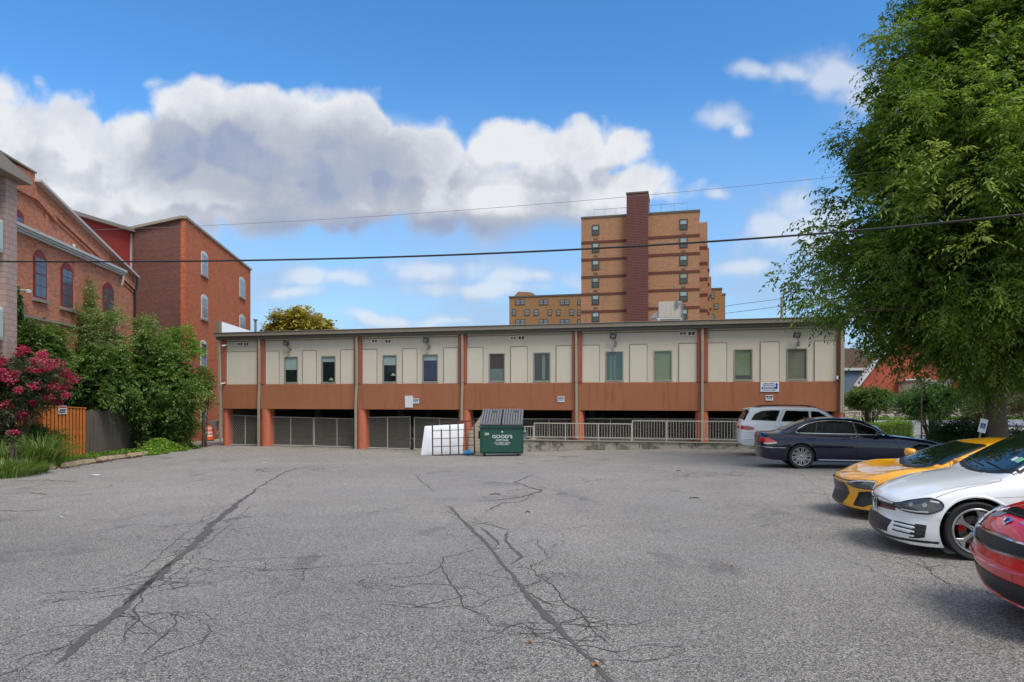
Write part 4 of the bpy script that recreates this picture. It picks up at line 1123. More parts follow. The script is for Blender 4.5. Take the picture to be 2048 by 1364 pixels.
# ------------------------------------------------------------------ apartment tower behind
class Frame2:
    """plane parallel to the office front, k times as far"""
    def __init__(s, k): s.k = k; s.p = OA * k; s.F = WallF((s.p.x, s.p.y), OR)
def tower():
    k = 3.29; F = WallF((OA.x * k, OA.y * k), OR); S = F.s_at
    t = root('apartment_tower', 'tan brick high-rise with maroon bands and tall dark brick shaft', 'building')
    xL, xR = S(1162.5), S(1399); zT = 31.0
    step = 1.6
    s0, s1_ = S(1254), S(1296.5)
    g = MB(); F.box(g, xL, s0 - .01, -16, 0, -2, zT); F.box(g, s1_ + .01, xR, -16, -.0, -2, zT); g.build('wall', BR['tan'], t)
    g = MB(); F.box(g, xL - .06, s0 - .02, -16.1, .1, zT + .001, zT + .3); F.box(g, s1_ + .02, xR + .1, -16.1, .1, zT + .001, zT + .3); g.build('parapet_cap', MAT['fascia_dark'], t)
    g = MB(); zs = F.z_at(1254, 388) - .3; F.box(g, s0, s1_, -4.5, 1.0, -2, zs); g.build('shaft', BR['maroon'], t)
    g = MB(); F.box(g, s0 - .08, s1_ + .08, -4.6, 1.08, zs + .001, zs + .25); g.build('shaft_cap', MAT['fascia_dark'], t)
    # bands
    fl = 2.83
    zb0 = F.z_at(1207, 483.5)
    for i in range(6):
        z = zb0 - i * fl
        g = MB(); F.box(g, xL - .03, s0 - .02, -16, .06, z - .21, z + .21); F.box(g, s1_ + .02, xR + .04, -16.0, .06, z - .21 + .2, z + .21 + .2); g.build('band', M('maroon_band', (98, 56, 44), .9, var=.12) if i == 0 else bpy.data.materials['maroon_band'], t)
    for (x0, x1, y0) in ((1184, 1198.6, 450), (1359, 1375.4, 438.5)):
        a0, a1 = S(x0), S(x1)
        ztop = F.z_at((x0 + x1) / 2, y0)
        for i in range(6 if x0 < 1300 else 6):
            z1 = ztop - i * fl; z0 = z1 - 1.68
            g = MB(); tk = .14
            for (p0, p1, q0, q1) in ((a0, a0+tk, z0, z1), (a1-tk, a1, z0, z1), (a0+tk, a1-tk, z0, z0+tk), (a0+tk, a1-tk, z1-tk, z1), (a0+tk, a1-tk, (z0+z1)/2-.05, (z0+z1)/2+.05)):
                F.box(g, p0, p1, .002, .08, q0, q1)
            fo = g.build('window', M('dark_bronze_frame', (58, 50, 44), .5) if 'dark_bronze_frame' not in bpy.data.materials else bpy.data.materials['dark_bronze_frame'], t)
            g = MB(); F.box(g, a0+tk, a1-tk, .002, .03, z0+tk, (z0+z1)/2-.05); g.build('pane', MAT['glass_green'], fo)
            g = MB(); F.box(g, a0+tk, a1-tk, .002, .03, (z0+z1)/2+.05, z1-tk); g.build('blind', MAT['blind_pale'] if i != 3 else M('tower_blind', (140, 146, 128), .5), fo)
            g = MB(); am = (a0 + a1) / 2; F.box(g, am - .32, am + .32, .002, .05, z0 - .72, z0 - .38); F.box(g, am - .26, am - .03, .051, .06, z0 - .66, z0 - .44); F.box(g, am + .03, am + .26, .051, .06, z0 - .66, z0 - .44)
            g.build('air_grille', M('grille_taupe', (108, 92, 76), .7) if 'grille_taupe' not in bpy.data.materials else bpy.data.materials['grille_taupe'], t)
    # roof rails
    g = MB()
    for (x0, x1, z) in ((S(1188), s0, zT + 1.5), (s1_, S(1375), zT + 1.6)):
        g.tube([F.w(x0, -.5, zT), F.w(x0, -.5, z), F.w(x1, -.5, z), F.w(x1, -.5, zT)], .03, 6)
        for q in (.33, .66): g.tube([F.w(x0 + (x1 - x0) * q, -.5, zT), F.w(x0 + (x1 - x0) * q, -.5, z)], .025, 6)
    g.build('roof_rail', MAT['grey_metal'], t)
    # set-back right wings
    dark = bpy.data.materials['maroon_band']
    for i, (px, py, back) in enumerate(((1415, 444, 16.5), (1418.5, 496, 28), (1422.5, 553, 38))):
        kk = (OA * k - F.n * back); Fw = WallF((kk.x, kk.y), OR)
        z = Fw.z_at(px, py); x1 = Fw.s_at(px)
        g = MB(); Fw.box(g, x1 - 14, x1, -10, 0, -2, z); g.build('wing', BR['tan'], t)
        g = MB()
        for j in range(6):
            zq = z - 4.6 - j * fl + (i * .3)
            if zq > 4: Fw.box(g, x1 - 14.02, x1 + .05, -10, .06, zq - .28, zq + .28)
        g.build('band', dark, t)
tower()
def low_block(name, label, k, px0, px1, py, wrows, pent=None, right=False):
    F = WallF((OA.x * k, OA.y * k), OR); S = F.s_at
    t = root(name, label, 'building', )
    a, b_ = S(px0), S(px1); zt = F.z_at(px0, py)
    g = MB(); F.box(g, a, b_, -15, 0, -2, zt); g.build('wall', BR['tan2'], t)
    g = MB(); F.box(g, a - .1, b_ + .1, -15.1, .15, zt + .001, zt + .35); g.build('parapet_cap', MAT['fascia_dark'], t)
    fr = bpy.data.materials['dark_bronze_frame']
    for (ya, yb, xs_) in wrows:
        for (x0, x1) in xs_:
            z1 = F.z_at((x0+x1)/2, ya); z0 = F.z_at((x0+x1)/2, yb); p0, p1 = S(x0), S(x1)
            g = MB(); F.box(g, p0, p1, .003, .08, z0, z1); fo = g.build('window', fr, t)
            n_ = 3 if p1 - p0 > 2.4 else (2 if p1 - p0 > 1.5 else 1)
            g = MB(); w_ = (p1 - p0) / n_
            for i in range(n_):
                F.box(g, p0 + i*w_ + .12, p0 + (i+1)*w_ - .12, .081, .09, z0 + .15, (z0+z1)/2 - .06)
                F.box(g, p0 + i*w_ + .12, p0 + (i+1)*w_ - .12, .081, .09, (z0+z1)/2 + .06, z1 - .15)
            g.build('pane', MAT['pane_board'], fo)
    if pent:
        g = MB(); x0, x1 = S(pent[0]), S(pent[1]); z1 = F.z_at(pent[0], pent[2])
        F.poly(g, [(x0, zt), (x1, zt), (x1, z1 - .4), (x1 - 1, z1 - .2), (x0 + 1, z1), (x0, z1 - .9)], -8, -2); g.build('penthouse', BR['tan2'], t)
    return t
r1 = [(1031,1050),(1078,1096),(1120,1139)]; r2 = [(1024.5,1032),(1049,1059.5),(1068,1078),(1096,1104),(1113,1121),(1139,1148.5),(1155,1161)]
low_block('brick_apartment_block', 'low ochre brick apartment block left of the high-rise', 4.7, 1018.5, 1175, 595.5,
          [(599, 610, r1 + [(1155,1161)]), (618.5, 631, r2), (638.5, 650, r1 + [(1155,1161)])], (1025, 1061, 581))
low_block('brick_apartment_wing', 'ochre brick apartment wing right of the high-rise', 4.7, 1400, 1444, 580,
          [(585.5, 597, [(1422,1429)]), (607, 618.5, [(1428,1437)]), (628.5, 640, [(1421,1429)])])
low_block('brick_apartment_annex', 'narrow shaded brick annex at the far right of the ochre wing', 4.9, 1440, 1450.5, 590, [])
# ------------------------------------------------------------------ power lines and pole
MAT['cable'] = M('cable_black', (30, 30, 32), .6, var=.05)
def line(label, pts, r, Yf, mat=None):
    """cable strung between two poles; given as directions at known distance"""
    p3 = []
    # fine resample with smooth interpolation
    xs_ = [p[0] for p in pts]; ys_ = [p[1] for p in pts]
    co = np.polyfit(xs_, ys_, 3)
    for x in np.linspace(min(xs_), max(xs_), 70):
        p3.append(P(x, float(np.polyval(co, x)), Yf(x)))
    g = MB(); g.tube(p3, r, 6); o = g.build('power_line', mat or MAT['cable'], smooth=True)
    tag(o, label, 'cable', 'overhead lines')
line('thick black cable sagging right across the whole view', [(-400,518),(0,521.5),(300,522.5),(600,518.5),(800,514.5),(1024,506.5),(1240,494),(1500,478),(1700,461),(2048,427.5),(2400,388)], .024, lambda x: 21.0 - (x / 2048) * 6.5)
line('thin upper wire passing in front of the high-rise shaft', [(-300,468),(0,462.5),(300,456),(500,447),(800,431),(1024,413),(1240,394),(1330,385),(1500,372),(1700,350),(2048,312),(2300,282)], .006, lambda x: 24.0 - (x / 2048) * 6, M('thin_grey_wire', (120, 122, 126), .5))
MAT['pole'] = M('weathered_pole', (150, 140, 120), .9, var=.2, streak=.3)
pp = P(1564, 594, 62); t = thing('utility_pole', 'bare pale wooden utility pole behind the office roof', 'pole', (pp.x, pp.y, gz(pp.x, pp.y)))
H = pp.z - gz(pp.x, pp.y)
MB().cyl((0,0,0), (0,0,H), .17, .14, 12).build('post', MAT['pole'], t, smooth=True)
g = MB(); g.tube([(.15, 0, H*.93), (1.1, 0, H*.90), (.7, 0, H*.78)], .03, 6); g.cyl((.95, 0, H*.86), (.95, 0, H*.9), .1, n=8); g.build('bracket', MAT['black_metal'], t)
line('lower left wire running to the bare utility pole', [(1449,613),(1480,608),(1520,603),(1563,597)], .02, lambda x: 62)
line('second lower wire running left from the utility pole, beneath the first', [(1449,627),(1480,623),(1520,618),(1563,612)], .02, lambda x: 62.3)
line('wire leaving the utility pole to the right into the tree', [(1565,612),(1590,610),(1620,606.5),(1660,602)], .02, lambda x: 62)

# ------------------------------------------------------------------ dumpster
def dumpster():
    yb = 28.0; s = yb / FPX
    x0 = PX(960.5, yb); x1 = PX(1045.5, yb); z0 = gz((x0+x1)/2, yb)
    t = thing('dumpster', 'dark green front-load dumpster with grey ribbed plastic lids', 'dumpster', ((x0+x1)/2, yb, z0), R(-3))
    W_ = (x1 - x0); hf = 1.16; hb = 1.42; D = 1.35
    G = MAT['dump_green'] = M('dumpster_green', (22, 70, 58), .45, var=.12, vs=2.5, streak=.2, dirt=.12)
    G2 = M('dumpster_pale_edge', (96, 120, 112), .6, var=.3, vs=6)
    g = MB(); h = W_ / 2
    prof = [(0.05, .12), (0, .16), (0, hf), (D, hb), (D, .12)]
    g.prism(prof, lambda y, z, x: (x, y, z), -h + .03, h - .03); g.build('body', G, t, bevel=.01)
    g = MB()
    g.box(-h - .06, h + .06, -.05, .05, hf + .002, hf + .07)
    g.box(-h - .02, -h + .029, -.02, .06, .13, hf); g.box(h - .029, h + .02, -.02, .06, .13, hf)
    g.box(-h, h, -.02, .03, .08, .119)
    g.build('rim', G, t, bevel=.01)
    for sx in (-1, 1):
        g = MB(); g.box(sx * (h - .029), sx * (h + .12), .35, 1.15, .75, .95); g.box(sx * (h - .029), sx * (h + .13), .30, 1.2, .70, .749)
        g.box(sx * (h - .029), sx * (h + .13), .30, 1.2, .951, 1.0); g.build('fork_pocket', M('pocket_black', (30, 36, 34), .6) if sx < 0 else G2, t, bevel=.01)
    # lids: two ribbed plastic panels sloping up to the back
    LM = M('lid_grey_plastic', (104, 104, 108), .55, var=.2, vs=5, dirt=.15)
    LD = M('lid_groove', (52, 52, 56), .6, var=.2)
    zA, zB = hf + .09, 1.86; yA, yB = -.06, D - .15
    for sx in (0, 1):
        a = -h - .02 + sx * (h + .03); b_ = a + h - .01
        g = MB(); f = lambda u, v, th: (a + (b_ - a) * u, yA + (yB - yA) * v, zA + (zB - zA) * (v ** .92) + th)
        vs = []
        for th in (0, .03):
            for (u, v) in ((0,0),(1,0),(1,.5),(1,1),(0,1),(0,.5)): vs.append(f(u, v, th))
        g.add(vs, [(0,1,2,5),(5,2,3,4),(6,11,8,7),(11,10,9,8),(0,6,7,1),(1,7,8,2),(2,8,9,3),(3,9,10,4),(4,10,11,5),(5,11,6,0)])
        lid = g.build('lid', LD, t)
        g = MB()
        for k in range(8):
            u = (k + .5) / 8
            for j in range(14):
                v0, v1 = j / 14, (j + 1) / 14
                if 3 < k < 6 and 9 < j < 12 : continue
                A = Vector(f(u, v0, .045)); B = Vector(f(u, v1, .045)); g.bar(A, B, .062, .05)
        for j in range(1, 14):
            A = Vector(f(.02, j/14, .032)); B = Vector(f(.98, j/14, .032)); g.bar(A, B, .018, .02)
        for v in (.02, .14): g.bar(Vector(f(0.01, v, .05)), Vector(f(.99, v, .05)), .04, .05)
        g.build('rib', LM, lid)
    g = MB(); g.prism([(yA + .08, zA - .05), (yB, zA + .2), (yB, zB - .03)], lambda y, z, x: (x, y, z), -h + .02, -h + .05)
    g.prism([(yA + .08, zA - .05), (yB, zA + .2), (yB, zB - .03)], lambda y, z, x: (x, y, z), h - .05, h - .02); g.box(-h + .06, h - .06, yB - .02, yB + .02, hb - .1, zB - .05); g.build('upper_side', G2, t)
    g = MB(); g.tube([(-h*.72, yB, zB - .1), (-h*.68, yB + .02, zB + .10), (0, yB + .02, zB + .15), (h*.62, yB + .02, zB + .15), (h*.75, yB, zB - .02)], .015, 8); g.build('lid_bar', M('rusty_bar', (120, 70, 48), .7), t)
    WH = MAT['sign_white']
    k_ = dict(name='lettering')
    text_mesh("GOOD'S", .185, WH, t, (.03, -.006, hf - .36), RX, bold=.003, xs=1.2, **k_)
    text_mesh('DISPOSAL', .10, WH, t, (.03, -.006, hf - .50), RX, bold=.0015, xs=1.2, **k_)
    text_mesh('717-859-1879', .10, WH, t, (.03, -.006, hf - .62), RX, bold=.001, xs=1.15, **k_)
    MB().box(-.24, .30, -.008, -.003, hf - .695, hf - .68).build('lettering', WH, t)
    MB().lathe([(.001, -.008), (.035, -.008), (.035, 0)], (.03, 0, hf - .16), 'y', 12).build('sticker', WH, t)
    MB().box(-h + .18, -h + .36, -.007, -.003, hf - .30, hf - .20).build('sticker', M('faded_sticker', (150, 160, 156), .6, var=.3, vs=20), t)
    g = MB()
    for x in (-h + .1, h - .25):
        g.cyl((x, .2, .09), (x + .1, .2, .09), .09, n=12)
    g.build('caster', MAT['black_metal'], t)
dumpster()

# mattress, steel frame, beige mattress, blue bag
MAT['matt'] = M('white_mattress', (208, 210, 214), .85, var=.05, vs=2, bump=.2, bs=12, dirt=.12)
yb = 31.0
def slab3(name, label, cat, mat, corners, th, subd=True, dirn=Vector((0.1, 1, 0))):
    """soft slab from four front-face corners"""
    c = [Vector(q) for q in corners]; base = Vector((c[0].x, c[0].y, c[0].z)); g = MB(); N = 12
    nrm = dirn.normalized()
    def f(u, v, s_):
        p = (c[0] * (1-u) + c[1] * u) * (1 - v) + (c[3] * (1-u) + c[2] * u) * v
        e = min(u, 1-u, v, 1-v); puff = (1 - max(0, 1 - e / .12) ** 2)
        return p - base + nrm * (th/2 + s_ * (-th / 2) * (.55 + .45 * puff))
    for s_ in (1, -1):
        g.grid(lambda u, v: f(u, v, s_), N, N)
    o_ = (N+1) ** 2
    idx = lambda i, j: i * (N+1) + j
    ring = [idx(i, 0) for i in range(N)] + [idx(N, j) for j in range(N)] + [idx(i, N) for i in range(N, 0, -1)] + [idx(0, j) for j in range(N, 0, -1)]
    g.f += [(a, b_, b_ + o_, a + o_) for a, b_ in zip(ring, ring[1:] + ring[:1])]; g.mi += [0] * len(ring)
    o = g.build(name, mat, smooth=True, angle=60); o.location = base; return tag(o, label, cat)
A = P(841, 907, 30.3); A.z = gz(A.x, 30.3) + .01
B = P(924, 905, 30.3); B.z = gz(B.x, 30.3) + .06
C_ = P(927, 847.5, 30.85); D_ = P(849, 852, 30.85)
slab3('mattress', 'plain white mattress leaning on the chain-link gate behind the rusty frame', 'mattress', MAT['matt'], [A, B, C_, D_], .24, dirn=Vector((.1, 1, -.1)))
MAT['beige_pad'] = blind_mat('beige_quilted', (150, 138, 120), .16); MAT['beige_pad'].node_tree.nodes['Principled BSDF'].inputs['Coat Weight'].default_value = 0
A = P(934, 905, 30.9); B = P(972, 906, 30.9); C_ = P(968, 823, 31.4); D_ = P(934, 868, 31.2)
A.z = gz(A.x, 30.9) + .01; B.z = A.z
slab3('folded_mattress', 'striped beige mattress slumped between the steel frame and the dumpster', 'mattress', MAT['beige_pad'], [A, B, C_, D_], .3)
def bed_frame():
    A = P(865.5, 912, 29.7); A.z = gz(A.x, 29.7) + .01
    t = thing('bed_frame', 'rusty dark steel grid frame standing on edge before the white mattress', 'frame', A, R(-4))
    Wd = PX(950, 29.7) - A.x; Hh = 1.43
    RM = M('rusty_steel', (66, 48, 42), .7, var=.3, vs=5)
    tilt = Vector((-.10, .16, 0))
    def q(u, v):
        lean = -.075 * v * Wd * .6
        return Vector((u * Wd + lean, .35 * v, v * Hh + u * .07))
    g = MB()
    for (a, b_, w_) in (((0,0),(0,1),.055), ((1,0),(1,1),.055), ((0,0),(1,0),.05), ((0,1),(1,1),.05)):
        g.bar(q(*a), q(*b_), w_, w_, up=(0, 1, 0))
    g.build('outer_frame', RM, t)
    for (u, v1) in ((.215, .78), (.42, 1), (.62, 1), (.80, 1)):
        g = MB(); g.bar(q(u, 0), q(u, v1), .05, .04, up=(0, 1, 0)); g.build('slat', RM, t)
    for v in (.26, .5, .74):
        g = MB(); g.bar(q(0, v), q(1, v), .026, .026, up=(0, 1, 0)); g.build('cross_wire', RM, t)
bed_frame()
pb = P(937, 908, 29.3); pb.z = gz(pb.x, 29.3)
g = MB()
rb = random.Random(5)
def blob(u, v):
    a = u * 2 * pi; b_ = v * pi
    r_ = 1 + .22 * sin(a * 3 + 1) * sin(b_ * 4) + .12 * sin(a * 7 + b_ * 5)
    return (.19 * r_ * sin(b_) * cos(a), .15 * r_ * sin(b_) * sin(a), .10 + .115 * r_ * cos(b_) + (.05 * max(0, cos(b_ * 3))))
g.grid(blob, 28, 16); o = g.build('plastic_bag', M('blue_plastic', (38, 128, 186), .3, var=.3, vs=9, bump=.6, bs=14), smooth=True)
o.location = pb; tag(o, 'crumpled bright blue plastic bag at the foot of the rusty frame', 'bag')

# ------------------------------------------------------------------ left edge: fences, parking stones, barrel
MAT['stone'] = M('parking_stone_concrete', (158, 140, 112), .95, var=.25, vs=4, bump=.6, bs=25, dirt=.45)
def gpy(px, py):
    p = gp(px, py); return Vector((p.x, p.y, gz(p.x, p.y)))
stones = [((-30, 949), (4, 946.5), 'cut off by the left edge of the view'), ((37, 948), (105, 938), 'nearest whole one, in front of the ornamental grass'), ((127, 935.5), (187, 926), 'below the orange wooden fence'),
          ((196, 923.5), (247, 916.5), 'in front of the near end of the grey fence'), ((257, 915), (294, 910), 'in front of the far end of the grey fence'), ((304, 908), (333, 903.5), 'farthest one, beside the ivy')]
for i, (a, b_, lab) in enumerate(stones):
    p0, p1 = gpy(*a), gpy(*b_); d_ = p1 - p0; L = 1.85
    rz = math.atan2(d_.y, d_.x)
    t = None; g = MB(); nseg = 14
    prof = [(-.13, 0), (-.12, .05), (-.075, .145), (.075, .145), (.12, .05), (.13, 0)]
    r_ = random.Random(i + 3)
    Lr = d_.length
    for k in range(nseg + 1):
        x = Lr * k / nseg; e = .78 if k in (0, nseg) else 1
        for (y, z) in prof: g.v.append((x + r_.uniform(-.012, .012), y * e + r_.uniform(-.008, .008), z * (.80 if k in (0, nseg) else 1) + r_.uniform(-.006, .006) * (z > .01)))
    m_ = len(prof)
    for k in range(nseg):
        for j in range(m_ - 1): g.f.append((k*m_+j, (k+1)*m_+j, (k+1)*m_+j+1, k*m_+j+1)); g.mi.append(0)
    g.f.append(tuple(range(m_))); g.mi.append(0); g.f.append(tuple(range(nseg*m_, nseg*m_+m_))); g.mi.append(0)
    o = g.build('parking_stone', MAT['stone']); o.location = (p0.x, p0.y, p0.z + .02); o.rotation_euler = (0, -math.asin((p1.z - p0.z) / max(.1, Lr)), rz)
    tag(o, 'chipped concrete parking stone, ' + lab, 'parking stone', 'concrete parking stones along the left edge')

MAT['cedar'] = M('orange_cedar_stain', (196, 112, 44), .7, var=.2, vs=3, streak=.25)
MAT['cedar_dark'] = M('orange_cedar_back', (136, 70, 30), .8, var=.2, vs=3)
def slat_fence(label, p0, p1, h0, h1, n_, mat, back, group=None):
    p0, p1 = Vector(p0), Vector(p1); d_ = (p1 - p0); L = math.hypot(d_.x, d_.y)
    t = thing('wooden_fence', label, 'fence', p0, math.atan2(d_.y, d_.x), group)
    w_ = L / n_
    for i in range(n_):
        g = MB(); x = i * w_; zb = d_.z * i / n_ + .05; zt_ = d_.z * i / n_ + h0 + (h1 - h0) * i / n_
        g.box(x + w_*.20, x + w_ * .84, -.035, -.015, zb, zt_ - .08)
        g.build('board', mat, t, bevel=.004)
    g = MB()
    for i in range(n_ + 1):
        x = (i - .5) * w_; zb = d_.z * i / n_ + .05; x0, x1 = max(0, x + w_*.1), min(L, x + w_ * .9)
        g.box(x0, x1, .028, .046, zb, zb + (h0 + (h1-h0)*i/n_) - .14)
    g.build('back_board', back, t)
    g = MB()
    for q in (.12, .5, .9):
        g.bar((0, .006, q * h0), (L, .006, d_.z + q * h1), .035, .09)
    g.build('rail', back, t)
    g = MB(); g.bar((-.02, 0, h0 - .055), (L + .02, 0, d_.z + h1 - .055), .12, .04); g.build('top_cap', mat, t)
    MB().box(-.05, .05, .05, .15, -.05, h0 - .1).build('post', back, t); MB().box(L-.05, L+.05, .05, .15, d_.z-.05, d_.z + h1 - .1).build('post', back, t)
    return t
c0 = Vector((-18.2, 29.1, gz(-18.2, 29.1))); c1 = Vector((-17.7, 25.7, gz(-17.7, 25.7)))
h_r = (CAMZ - (813.5 - HY) / FPX * 29.1) - c0.z; h_l = (CAMZ - (808.5 - HY) / FPX * 25.7) - c1.z
slat_fence('orange stained slat fence panel beside the grey fence', c1, c0, h_l, h_r, 12, MAT['cedar'], MAT['cedar_dark'])
cl = Vector((-20.4, 26.2, gz(-20.4, 26.2)))
slat_fence('orange stained fence return with window, behind the crape myrtle', cl, c1 + Vector((-.06, 0, 0)), h_l - .15, h_l, 9, MAT['cedar'], MAT['cedar_dark'])
# little notice on the orange fence
F5 = WallF((c1.x, c1.y), math.atan2(c0.y - c1.y, c0.x - c1.x)); 
a = F5.s_at(125, .05); z = F5.z_at(125, 820, .05); p = F5.w(a, .05, z)
t = thing('fence_notice', 'small white notice with red heading on the orange fence', 'sign', p, F5.a)
MB().box(-.32, .32, -.01, 0, -.16, .17).build('board', MAT['sign_white'], t)
MB().box(-.28, .28, -.014, -.0105, .08, .14).build('header', M('notice_red', (170, 60, 50), .6), t)
MB().box(-.25, .25, -.014, -.0105, -.03, .03).box(-.25, .2, -.014, -.0105, -.11, -.06).build('symbol', MAT['sign_black'], t)

MAT['old_wood'] = M('silvered_board', (98, 88, 78), .95, var=.3, vs=2.5, streak=.45, bump=.5, bs=18)
e1 = Vector((-19.0 , 34.5, gz(-19.0, 34.5)))
c0b = c0 + Vector((-.02, .06, 0)); d_ = e1 - c0b; L = math.hypot(d_.x, d_.y)
t = thing('picket_fence', 'weathered grey wooden board fence under the green shrubs', 'fence', c0b, math.atan2(d_.y, d_.x))
r_ = random.Random(4); n_ = 38; w_ = L / n_
for i in range(n_):
    x = i * w_; zb = d_.z * i / n_; H = 1.98 + .02 * sin(i) + r_.uniform(-.05, .05) - .10 * (i / n_)
    g = MB(); y_ = r_.uniform(-.008, .008); g.box(x + .006, x + w_ - .004, -.02 + y_, .004 + y_, zb + .03, zb + H)
    g.build('board', MAT['old_wood'], t)
g = MB()
for q in (.35, 1.6): g.bar((0, .05, q), (L, .05, d_.z + q), .04, .09)
g.build('rail', MAT['old_wood'], t)

# traffic barrel
pb = P(416.8, 883.5, 47.0); pb.z = gz(pb.x, 47.0)
t = thing('traffic_barrel', 'orange and white striped traffic barrel at the foot of the brick wall', 'barrel', pb)
ORG = M('safety_orange', (226, 92, 40), .5, var=.1); WHT = MAT['sign_white']
r0_, H = .30, 1.0
MB().lathe([(.34, 0), (.36, .02), (.36, .06), (.3, .08), (.001, .08)], n=24).build('base', MAT['black_metal'], t, smooth=True)
prof = [(.001, .081), (.295, .081), (.29, .28), (.275, .30), (.27, .50), (.255, .52), (.25, .72), (.235, .74), (.23, .94), (.2, .985), (.001, .99)]
MB().lathe(prof, n=28).build('drum', ORG, t, smooth=True, angle=30)
for (z0, z1, ra, rb_) in ((.31, .42, .2755, .2735), (.53, .64, .2565, .2545), (.80, .90, .236, .234)):
    MB().lathe([(ra, z0), (rb_, z1), (rb_ - .004, z1), (ra - .004, z0)], n=28, closed=True).build('stripe', WHT, t, smooth=True)
MB().tube([(-.12, 0, .985), (-.1, 0, 1.06), (.1, 0, 1.06), (.12, 0, .985)], .018, 8).build('handle', ORG, t, smooth=True)

# litter and leaves on the lot
r_ = random.Random(11)
lit = [(190, 951, .22), (118, 939, .1), (530, 926, .06), (122, 1037, .05), (35, 950, .14), (345, 906, .1), (15, 945, .3)]
for i, (px, py, s_) in enumerate(lit):
    p = gpy(px, py); g = MB()
    pts = [(s_ * cos(k) * r_.uniform(.6, 1.1), s_ * .5 * sin(k) * r_.uniform(.6, 1.1), r_.uniform(.008, .03)) for k in np.linspace(0, 2*pi, 8)[:-1]]
    g.add(pts + [(0, 0, .035)], [(k, (k+1) % 7, 7) for k in range(7)]); o = g.build('paper_scrap', MAT['sign_white'], fix=False); o.location = (p.x, p.y, p.z)
    lab = ['longest pale paper scrap left of centre on the asphalt', 'white paper scrap in the dirt below the orange fence', 'tiny pale scrap near the middle crack by the garage', 'tiny white scrap alone on the left asphalt', 'pale scrap beside the nearest whole parking stone', 'pale scrap near the farthest parking stone', 'crumpled white litter at the left edge on the dirt'][i]
    tag(o, lab, 'litter', 'paper litter')
DL = M('dead_leaf', (150, 98, 62), .8, var=.3)
for (px, py, s_, lab) in [(1190, 1333, .03, 'dry orange leaf lying on the long central tar crack'), (1058, 1287, .022, 'small dry orange leaf left of the central tar crack'), (1462, 1134, .022, 'lone dark red leaf on the right of the lot')]:
    p = gpy(px, py); g = MB(); k = 10
    pts = [(s_ * (1 if q % 2 else .6) * cos(q * 2*pi/k), s_ * 1.2 * (1 if q % 2 else .6) * sin(q * 2*pi/k), .006 + .012 * (q % 3)) for q in range(k)]
    g.add(pts + [(0, 0, .02)], [(q, (q+1) % k, k) for q in range(k)]); o = g.build('fallen_leaf', DL, fix=False); o.location = p; tag(o, lab, 'leaf', 'fallen leaves')
for (x0, x1, y_, lab) in ((980, 1001, 989.5, 'short dark twig left of the others'), (1050, 1060, 1025.5, 'short dark twig nearest the camera'), (1378, 1398, 997, 'dark twig on the right of the lot'), (1352, 1362, 942.5, 'small dark twig far toward the parked cars')):
    a, b_ = gpy(x0, y_), gpy(x1, y_ - .3); g = MB(); g.tube([a + Vector((0,0,.01)), (a + b_) / 2 + Vector((0, .01, .018)), b_ + Vector((0,0,.01))], .009, 5)
    o = g.build('twig', M('twig_bark', (44, 38, 34), .9)); tag(o, lab + ' on the asphalt', 'twig', 'twigs on the asphalt')
# ------------------------------------------------------------------ cars
def pchip(xk, yk, x):
    xk = np.array(xk, float); yk = np.array(yk, float); h = np.diff(xk); d_ = np.diff(yk) / h
    m = np.zeros(len(xk))
    for i in range(1, len(xk) - 1):
        if d_[i-1] * d_[i] > 0:
            w1, w2 = 2*h[i] + h[i-1], h[i] + 2*h[i-1]; m[i] = (w1 + w2) / (w1 / d_[i-1] + w2 / d_[i])
    m[0], m[-1] = d_[0], d_[-1]
    i = np.clip(np.searchsorted(xk, x) - 1, 0, len(xk) - 2); t = (x - xk[i]) / h[i]
    return ((1+2*t)*(1-t)**2)*yk[i] + t*(1-t)**2*h[i]*m[i] + t*t*(3-2*t)*yk[i+1] + t*t*(t-1)*h[i]*m[i+1]

